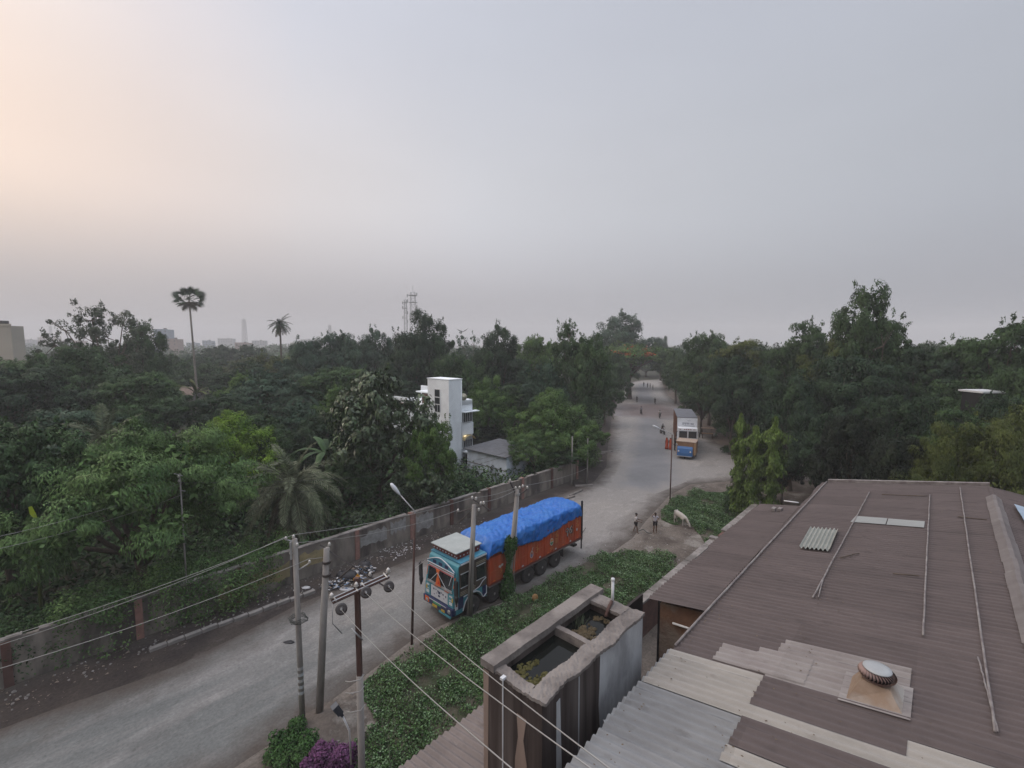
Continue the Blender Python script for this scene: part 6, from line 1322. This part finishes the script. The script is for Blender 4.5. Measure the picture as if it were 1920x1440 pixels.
# two creeper covered columns of foliage by the compound wall
def column(px, ytop, ybase, Y, w, lab, seed, lean=0.0):
    t = Y_(px, ytop, Y); x = t.x; rng = np.random.default_rng(seed); hgt = t.z; wm_ = w*Y/F
    e = empty('creeper_column', (x, Y, 0), lab, 'creeper tree'); n = 8000; z = rng.uniform(0, 1, n)**.85; pass
    pr = .35+.65*np.sin(np.pi*np.clip(z*.8+.12, 0, 1)) ; pr *= 1-.75*np.clip((z-.82)/.18, 0, 1)
    lob = .70+.28*np.sin(z*17+seed+2*np.sin(z*9))+.22*np.sin(z*41+seed); an = rng.uniform(0, 6.28, n); r = wm_/2*pr*lob*(.85+.35*np.sin(an*3+z*14+seed)+.25*np.sin(an*5-z*31))*np.sqrt(rng.uniform(.2, 1.35, n))
    P = np.stack([r*np.cos(an)+lean*z*hgt, r*np.sin(an), z*hgt], 1); Nn = np.stack([np.cos(an), np.sin(an), .3+0*an], 1)+rng.normal(size=(n, 3))*.4
    Tt = np.stack([.5*np.cos(an), .5*np.sin(an), -1+0*an], 1)+rng.normal(size=(n, 3))*.3
    quads_object('foliage', leaf_quads(rng, P, Nn, .24, .11, .3, Tt), 'leaf_creeper', e)
    MB().tube([(0, 0, -.2), (lean*hgt*.9, 0, hgt*.9)], [.16, .06], 8).build('trunk', 'bark_pale', e, True)
M['leaf_creeper'] = leafmat('leaf_creeper', (.060, .100, .024), (.115, .175, .042), isl=.5)
column(1392, 776, 960, 37.5, 34, 'slim leaning column of yellow green creeper, left of three by the compound wall', 3, -.01)
column(1418, 800, 960, 36.5, 54, 'thicker column of yellow green creeper, middle of three by the compound wall', 4)
column(1452, 782, 960, 35.5, 56, 'broad column of yellow green creeper nearest the factory roof', 5, .012)

# undergrowth filling the floor of the wood (nobody could count it)
def scatter(name, pts, hrange, L, W_, m, seed, up=.6, label=None, kind='stuff', cl=1):
    rng = np.random.default_rng(seed); n = len(pts); z = rng.uniform(*hrange, n); P = np.concatenate([pts, z[:, None]], 1)
    Nn = rng.normal(size=(n, 3))*.55+np.array([0, 0, up]); o = quads_object(name, leaf_quads(rng, P, Nn, L, W_, .3), m); tag(o, label, None, None, kind); return o
def in_poly(pts, poly):
    P = np.array([(p[0], p[1]) for p in poly]); c = np.zeros(len(pts), bool); j = len(P)-1
    for i in range(len(P)):
        a, b = P[i], P[j]; cond = (a[1] > pts[:, 1]) != (b[1] > pts[:, 1]); c ^= cond & (pts[:, 0] < (b[0]-a[0])*(pts[:, 1]-a[1])/((b[1]-a[1]) or 1e-9)+a[0]); j = i
    return c
def rand_in(poly, n, seed, clump=0.0, cr=.5):
    rng = np.random.default_rng(seed); P = np.array([(p[0], p[1]) for p in poly]); lo, hi = P.min(0), P.max(0); out = []; tot = 0
    while tot < n:
        q = rng.uniform(lo, hi, (n, 2))
        if clump: c = rng.uniform(lo, hi, (n//40, 2)); m_ = rng.uniform(size=n) < clump; q[m_] = c[rng.integers(0, len(c), m_.sum())]+rng.normal(size=(m_.sum(), 2))*cr
        q = q[in_poly(q, poly)]; out.append(q); tot += len(q)
    return np.concatenate(out)[:n]
scatter('undergrowth', rand_in([W(-10, 28.8), W(41, 28.8), W(62, 40), W(50, 62), W(-10, 62)], 60000, 1, .6, 1.0), (.0, 1.9), .42, .22, 'leaf_dark', 2)
scatter('undergrowth', rand_in([(31, 60), (38, 57), (80, 56), (90, 110), (58, 175), (46, 130), (36, 86)], 30000, 3, .6, 1.2), (.0, 1.8), .5, .26, 'leaf_dark', 4)
scatter('undergrowth', rand_in([(2, 50), (9, 56), (13, 68), (19, 92), (27.5, 126), (40, 170), (20, 170), (-10, 90)], 30000, 5, .6, 1.2), (.0, 1.9), .5, .26, 'leaf_dark', 6)
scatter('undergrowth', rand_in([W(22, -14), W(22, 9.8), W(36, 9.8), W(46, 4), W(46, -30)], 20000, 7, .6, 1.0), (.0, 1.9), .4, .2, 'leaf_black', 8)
M['leaf_weedmix'] = leafmat('leaf_weedmix', (.034, .078, .024), (.078, .135, .048), isl=.85, scale=1.6)
PA = [W(-6, 7.0), W(-6, 15.2), W(3.5, 15.6), W(5.5, 14.6), W(8.6, 15.1), G(668, 1290), G(775, 1213), G(855, 1168), G(955, 1128), G(1010, 1100), G(1075, 1066), G(1130, 1040), G(1190, 1032), G(1268, 1046), W(25.5, 10.5), W(8, 10.4), W(4, 7)]
PB = [G(1238, 962), G(1262, 938), G(1300, 922), G(1345, 924), G(1390, 926), G(1412, 945), W(37, 10.5), W(31.2, 10.5), G(1312, 1003), G(1290, 985), G(1262, 985), G(1240, 975)]
for nm, poly, n, sd in (('weeds', PA, 170000, 11), ('weeds', PB, 60000, 12)):
    pts = rand_in(poly, n, sd, .45, .35); rng = np.random.default_rng(sd)
    bare = np.sin(pts[:, 0]*.9+pts[:, 1]*.5+sd)+np.sin(pts[:, 0]*2.1-pts[:, 1]*1.7)*.7+.5*np.sin(pts[:, 0]*5+1)*np.sin(pts[:, 1]*4.3); pts = pts[bare > rng.uniform(-1.7, -.6, len(pts))]; n = len(pts)
    hh = .05+.30*np.clip(np.sin(pts[:, 0]*1.3+1)*np.sin(pts[:, 1]*1.1)+.5*np.sin(pts[:, 0]*3.1+pts[:, 1]*2.3)+.3, 0, 1.2)
    P = np.concatenate([pts, (hh*rng.uniform(.3, 1.1, n)+.02)[:, None]], 1); o = quads_object(nm, leaf_quads(rng, P, rng.normal(size=(n, 3))*.6+np.array([0, 0, .55]), .09, .055, .4), 'leaf_weedmix'); tag(o, kind='stuff')
    m_ = n//9; q = pts[:m_]+rng.normal(size=(m_, 2))*.02; P = np.concatenate([q, (hh[:m_]+rng.uniform(.03, .12, m_))[:, None]], 1); P = P[in_poly(P[:, :2], poly)]; m_ = len(P); o = quads_object('weeds', leaf_quads(rng, P, rng.normal(size=(m_, 3))*.5+np.array([0, 0, .9]), .09, .06, .2), 'leaf_weedpale'); tag(o, kind='stuff')
wb_ = ground_mat('weed_soil', (.040, .050, .026), (.11, .095, .08), .7, c2=(.085, .075, .055), scale=.9, fine=.3, bump=.8)
for poly in (PA, PB): sheet('weed_ground', poly, .014, .3, wb_)
# wisps of taller grass near the road corner
r2 = random.Random(31); mb = MB()
for q in range(260):
    c = W(r2.uniform(-2, 12), r2.uniform(9, 14.5)); h_ = r2.uniform(.3, .9); dx, dy = r2.uniform(-.25, .25), r2.uniform(-.25, .25); s = .015
    mb.add([(c.x-s, c.y, 0), (c.x+s, c.y, 0), (c.x+dx+s, c.y+dy, h_*.7), (c.x+dx-s, c.y+dy, h_*.7)], [(0, 1, 2, 3)]).add([(c.x+dx-s, c.y+dy, h_*.7), (c.x+dx+s, c.y+dy, h_*.7), (c.x+dx*1.9, c.y+dy*1.9, h_)], [(0, 1, 2)])
o = mb.build('grass', 'leaf_grey'); tag(o, kind='stuff')
b = G(1004, 1128); e = MB().lathe([(.001, -.07), (.17, -.07), (.20, -.03), (.20, .03), (.17, .07), (.06, .08), (.05, .06), (.001, .06)], 22, (0, 0, .22), 'Y').build('clay_disc', mat('ochre', (.30, .18, .07), .8, col2=(.22, .12, .05), scale=6), None, True, loc=(b.x, b.y, 0)); e.rotation_euler = (math.radians(-12), 0, math.radians(35)); tag(e, 'round ochre disc standing on edge in the weeds near the lorry', 'disc')

# ------------------------------------------------------------------ litter
r3 = random.Random(44)
lit = {'white': ('litter_pale', (.46, .46, .47)), 'blue': ('litter_blue', (.16, .24, .36)), 'dark': ('litter_dark', (.03, .03, .034)), 'tan': ('litter_tan', (.19, .155, .12))}
LM = {k: mat(v[0], v[1], .6) for k, v in lit.items()}
def scraps(n, f, m, s0=.04, s1=.13):
    mb = MB()
    for q in range(n):
        c = f(); s = r3.uniform(s0, s1); z = .03+r3.uniform(0, .05)
        mb.add([(c[0]+r3.uniform(-s, s), c[1]+r3.uniform(-s, s), (c[2] if len(c) > 2 else 0)+z+r3.uniform(0, s*.5)) for _ in range(5)], [(0, 1, 2), (0, 2, 3), (0, 3, 4)])
    return mb.build('litter', m)
def along(a0, a1, n0, n1): return lambda: W(r3.uniform(a0, a1), r3.uniform(n0, n1))
heap_c = [(G(660, 1092), 1.3, .28), (G(625, 1100), .7, .22), (G(680, 1072), .8, .3)]
def inheap():
    c, r, h = r3.choice(heap_c); d = r*math.sqrt(r3.random()); an = r3.uniform(0, 6.28); return (c.x+d*math.cos(an), c.y+d*.7*math.sin(an), h*max(0, 1-(d/r)**1.5))
for kk, n in (('white', 120), ('blue', 80), ('dark', 340), ('tan', 180)): tag(scraps(n, inheap, LM[kk], .05, .17), kind='stuff')
def heap2():
    c = r3.choice((G(745, 1040), G(720, 1035), G(765, 1028))); return (c.x+r3.gauss(0, .5), c.y+r3.gauss(0, .35), 0)
tag(scraps(110, heap2, LM['white'], .03, .12), kind='stuff')
tag(scraps(60, along(-3, 26, 26.6, 28.1), LM['white'], .02, .08), kind='stuff'); tag(scraps(200, along(-8, 26, 26.3, 28.2), LM['tan'], .02, .10), kind='stuff'); tag(scraps(150, along(-8, 5, 25.6, 28.2), LM['tan'], .02, .08), kind='stuff')
def kidsdirt():
    q = G(r3.uniform(1130, 1330), r3.uniform(990, 1050)); return q
tag(scraps(60, kidsdirt, LM['white'], .02, .06), kind='stuff')
tag(scraps(45, lambda: W(r3.uniform(18, 40), r3.uniform(11, 17)), LM['white'], .02, .06), kind='stuff')
mb = MB()   # stones and clods on the verge
for q in range(260):
    c = W(r3.uniform(-8, 24), r3.choice((r3.uniform(26.3, 28.2), r3.uniform(26.6, 28.2)))); s = r3.uniform(.02, .07); mb.blob((c.x, c.y, s*.4), (s, s, s*.7), 5, 3, r3, .3)
for q in range(120):
    c = G(r3.uniform(1140, 1320), r3.uniform(985, 1060)); s = r3.uniform(.02, .06); mb.blob((c.x, c.y, s*.4), (s, s, s*.7), 5, 3, r3, .3)
for q in range(50):
    c = W(r3.uniform(4.5, 9), r3.uniform(15, 17.2)); s = r3.uniform(.02, .06); mb.blob((c.x, c.y, s*.4+.1), (s, s, s*.7), 5, 3, r3, .3)
tag(mb.build('stones', dirt_m if False else con_m), kind='stuff')
def bag(px, py, rx, ry, rz, m, lab):
    b = G(px, py); mb = MB().blob((0, 0, rz*.8), (rx, ry, rz), 14, 10, r3, .10); mb.tube([(0, 0, rz*1.7), (.03, 0, rz*1.95), (.08, .02, rz*2.15)], [.05, .02, .07], 7); o = mb.build('rubbish_bag', m, None, True, loc=(b.x, b.y, 0)); tag(o, lab, 'rubbish bag')
bag(655, 1088, .50, .40, .34, LM['dark'], 'largest black rubbish bag in the middle of the litter heap'); bag(684, 1066, .42, .35, .28, LM['dark'], 'black rubbish bag at the far right end of the litter heap')
bag(668, 1078, .22, .2, .17, LM['white'], 'small white bag wedged between the two black bags'); bag(669, 1090, .26, .22, .20, mat('bag_orange', (.50, .24, .02), .6), 'orange rubbish bag at the near foot of the litter heap'); bag(640, 1082, .3, .25, .2, LM['dark'], 'small black rubbish bag on the left of the largest one')
for px, py, s, lab in ((648, 1105, .42, 'pale crumpled sheet on the road edge before the heap'), (574, 1103, .30, 'white plastic piece lying between the kerb end and the heap')):
    b = G(px, py); o = MB().blob((0, 0, .03), (s, s*.6, .05), 9, 4, r3, .3).build('plastic_sheet', LM['white'], None, True, loc=(b.x, b.y, .01)); tag(o, lab, 'plastic sheet')
b = G(540, 1205); o = MB().blob((0, 0, .015), (.26, .14, .03), 9, 4, r3, .35).build('rag', LM['dark'], None, True, loc=(b.x, b.y, .01)); tag(o, 'flat dark rag lying on the road left of the thin pale pole', 'rag')
mb = MB()
for q in range(7):
    c = G(1150+q*4-40, 850+q*3); 
for (px, py, l, an) in ((1138, 848, 1.6, .3), (1128, 852, 1.2, .5), (1120, 866, 1.4, .1), (1080, 925, 2.2, .9), (1066, 935, 1.6, .7), (1095, 912, 1.8, .1)):
    c = G(px, py); mb.box(-l/2, l/2, -.12, .12, 0, .16, Matrix.Translation(c) @ Matrix.Rotation(an, 4, 'Z'))
o = mb.build('rubble', 'concrete'); tag(o, kind='stuff')
for (px, py, l, an, lab) in ((1340, 818, 1.0, .2, 'pale broken slab on the earth bank right of the box lorry'),):
    c = G(px, py); o = MB().blob((0, 0, .2), (.5, .35, .3), 8, 5, r3, .25).build('rock', con_m, None, False, loc=c); tag(o, lab, 'rock')
# little stall with rubbish by the box lorry
b = G(1326, 822); st = empty('stall', (b.x, b.y, 0), 'small ramshackle brown stall right of the parked box lorry', 'stall', rz=-.3)
part('table', ply, st, (-.8, .8, -.4, .4, .75, .82)); 
for x in (-.7, .7):
    for y in (-.3, .3): part('leg', 'bark', st, (x-.04, x+.04, y-.04, y+.04, 0, .745))
part('cover', mat('stall_cover', (.20, .14, .11), .8), st, (-.9, .9, -.5, .5, 1.6, 1.64)); part('post', 'bark', st, (.6, .66, .38, .44, .82, 1.6), (-.66, -.6, .38, .44, .82, 1.6))

# ------------------------------------------------------------------ far town, towers, hut, bird
hut = empty('hut', (Y_(345, 735, 92).x, 92, 0), 'hut with a sandy tiled roof in a gap of the wood', 'hut', rz=.1)
part('wall', 'concrete', hut, (-2.3, 2.3, -1.5, 1.5, 0, 4.6))
MB().prism([(-2.1, 4.4), (0, 6.0), (2.1, 4.4), (2.1, 4.3), (0, 5.88), (-2.1, 4.3)], -2.7, 2.7, 'X').build('roof', mat('hut_roof', (.22, .17, .14), .9, col2=(.16, .12, .10), scale=2), hut)
c_be = mat('town_beige', (.42, .38, .31), .9, col2=(.36, .33, .28), scale=.15); c_wh = mat('town_white', (.46, .46, .46), .9, col2=(.38, .38, .39), scale=.2); c_bl = mat('town_blue', (.22, .27, .33), .9); c_br = mat('town_brick', (.26, .18, .15), .9); c_dk = mat('town_opening', (.06, .065, .07), .7)
def town(px0, px1, yt, Y, m, lab, floors=3, group=None, d=8, plinth=True):
    a, b = Y_(px0, yt, Y), Y_(px1, yt, Y); h = a.z; e = empty('town_building', (a.x, Y, 0), lab, 'building', group); w = b.x-a.x
    part('wall', m, e, (0, w, 0, d, -1, h)); part('parapet', m, e, (-.15, w+.15, -.15, .0, h-.05, h+.5)); part('roof_tank', 'black', e, (w*.6, w*.6+1.6, 2, 3.6, h+.01, h+1.4))
    nw = max(2, int(w/3.5))
    for f_ in range(floors):
        for q in range(nw):
            x = w*(q+.5)/nw; z = h-2.2-3.1*f_
            if z > 1: part('window', c_dk, e, (x-.6, x+.6, -.04, -.002, z, z+1.3))
    return e
town(-90, 20, 611, 115, c_be, 'beige plain building rising above the trees at the left edge', 0, d=3)
town(288, 314, 618, 420, c_bl, 'blue grey flat roofed building between the pointed tree and the fan palm', 2)
town(312, 332, 636, 420, c_br, 'low brick coloured building left of the fan palm trunk', 2)
town(105, 122, 642, 330, c_wh, 'small pale building left below the airy tree', 2)
for i, (a, b, y, Y) in enumerate(((40, 64, 634, 420), (66, 110, 630, 520), (375, 400, 636, 380), (404, 440, 632, 460), (436, 470, 640, 330), (468, 500, 636, 420), (540, 566, 640, 380), (345, 372, 640, 400), (20, 50, 640, 300), (120, 160, 636, 480), (560, 590, 634, 520), (1040, 1060, 640, 420))):
    town(a+4, b-4, y+3, min(720, Y*1.6), [c_wh, c_be, c_bl, c_wh, c_br][i % 5], 'pale hazy house of the far town on the horizon', 2, 'houses of the far town')
def lattice(px, yt, Y, wpx, lab, m='galv', dishes=True, base=.0, nleg=4):
    t = Y_(px, yt, Y); e = empty('telecom_tower', (t.x, Y, 0), lab, 'telecom tower', 'telecom towers on the skyline'); h = t.z; w = wpx*Y/F; mb = MB(); n = 12; r = max(.10, Y*.00035)
    cor = [(-1, -1), (1, -1), (1, 1), (-1, 1)]
    def at(k, i): f = i/n; s = w/2*(1.0-.45*f); return (cor[k][0]*s, cor[k][1]*s, h*f)
    for k in range(4):
        mb.tube([at(k, 0), at(k, n)], r*1.1, 4)
        for i in range(n): mb.tube([at(k, i), at((k+1) % 4, i+1)], r*.55, 3, False); mb.tube([at((k+1) % 4, i), at(k, i+1)], r*.55, 3, False); mb.tube([at(k, i+1), at((k+1) % 4, i+1)], r*.6, 3, False)
    mb.tube([(0, 0, h), (0, 0, h+w*.9)], r*.8, 4); mb.build('lattice', m, e)
    if dishes:
        for f, s in ((.97, 1), (.88, -1), (.80, 1), (.95, -1), (.72, -1), (.66, 1)): MB().box(s*w*.62-.35, s*w*.62+.35, -w*.5-.3, -w*.5+.2, h*f-1.2, h*f+.9).build('antenna', m, e)
        for f in (.957, .862): MB().box(-w*.55, w*.55, -w*.55, w*.55, h*f-.1, h*f+.1).build('platform', m, e)
lattice(774, 548, 330, 14, 'taller lattice telecom tower above the large skyline tree'); lattice(760, 562, 360, 7, 'slimmer lattice tower just left of the taller telecom tower')
lattice(457, 599, 620, 8, 'faint hazy tower on the skyline left of the small date palm', dishes=False); lattice(618, 610, 640, 6, 'faint hazy tower on the skyline right of the small date palm', dishes=False); lattice(94, 612, 600, 4, 'very faint tower on the skyline near the left edge', dishes=False)
bt = MB().add([(-.9, 0, .45), (-.35, .1, .12), (0, 0, 0), (.35, .1, .15), (.95, 0, .55), (.4, -.12, .1), (0, -.2, -.08), (-.4, -.12, .06)], [(0, 1, 2, 7), (7, 2, 6), (2, 3, 4, 5), (2, 5, 6)])
bb = Y_(867, 622, 70); bo = skinmesh('bird', [(-.05, -.3, -.05), (0, 0, 0), (.05, .25, .02)], [(0, 1), (1, 2)], [.03, .07, .04], 'black', None, 1, 1); bo.location = bb; tag(bo, 'dark bird flying just above the trees near the middle of the skyline', 'bird'); bt.build('wings', 'black', bo)
wr = empty('white_roofed_building', (Y_(1868, 738, 37.5).x, 37.5, 0), 'building whose white roof edge shows through the trees at the right', 'building', rz=.06)
zr = Y_(1866, 734, 37.5).z
part('wall', 'black', wr, (-1.0, 1.0, .25, 1.8, 0, zr-.16)); part('roof', 'white', wr, (-1.15, 1.1, 0, 2.0, zr-.15, zr)); 
# far wood on the horizon: one mass
rngt = np.random.default_rng(3); Q = []
for Y, n, h0, h1 in ((250, 260, 7, 12.5), (340, 260, 7, 13.5), (480, 260, 8, 14), (680, 220, 8, 14)):
    xs = rngt.uniform(-1.25*Y, 1.3*Y, n); ys = rngt.uniform(Y*.93, Y*1.1, n); hs = rngt.uniform(h0, h1, n); rs = rngt.uniform(4, 7.5, n)
    inroad = np.abs(xs-(.255*ys-2)) < 14+rs*.3
    if Y < 300: xs, ys, hs, rs = xs[~inroad], ys[~inroad], hs[~inroad], rs[~inroad]
    n = len(xs); lp = 110; kk = np.repeat(np.arange(n), lp); d = sphere_dirs(rngt, n*lp, .3); lob = 1+.22*np.sin(d[:, 0]*5+kk)+.18*np.sin(d[:, 1]*7+kk*2)
    P = np.stack([xs[kk]+d[:, 0]*rs[kk]*lob, ys[kk]+d[:, 1]*rs[kk]*lob, np.maximum(hs[kk]-rs[kk]*.8+d[:, 2]*rs[kk]*.8*lob, .5)], 1)
    Q.append(leaf_quads(rngt, P, d+rngt.normal(size=(n*lp, 3))*.4, Y*.0042, Y*.003))
o = quads_object('far_wood', np.concatenate(Q), 'leaf_dark'); tag(o, kind='stuff')

# ------------------------------------------------------------------ haze
hm = bpy.data.materials.new('haze'); hm.use_nodes = True; N = hm.node_tree.nodes; N.clear(); out = N.new('ShaderNodeOutputMaterial'); pv = N.new('ShaderNodeVolumePrincipled')
pv.inputs['Color'].default_value = (.93, .94, .97, 1); pv.inputs['Density'].default_value = HAZE_DENSITY; pv.inputs['Anisotropy'].default_value = .0
hm.node_tree.links.new(pv.outputs[0], out.inputs['Volume'])
hz = MB().box(-1400, 1400, -60, 1500, -1.2, 72).build('haze', hm); tag(hz, kind='stuff')
for o in list(bpy.data.objects):      # everything stays where it was built; drop unused sources
    if o.users_collection == () and o.name.endswith('_mesh_source'): bpy.data.objects.remove(o)
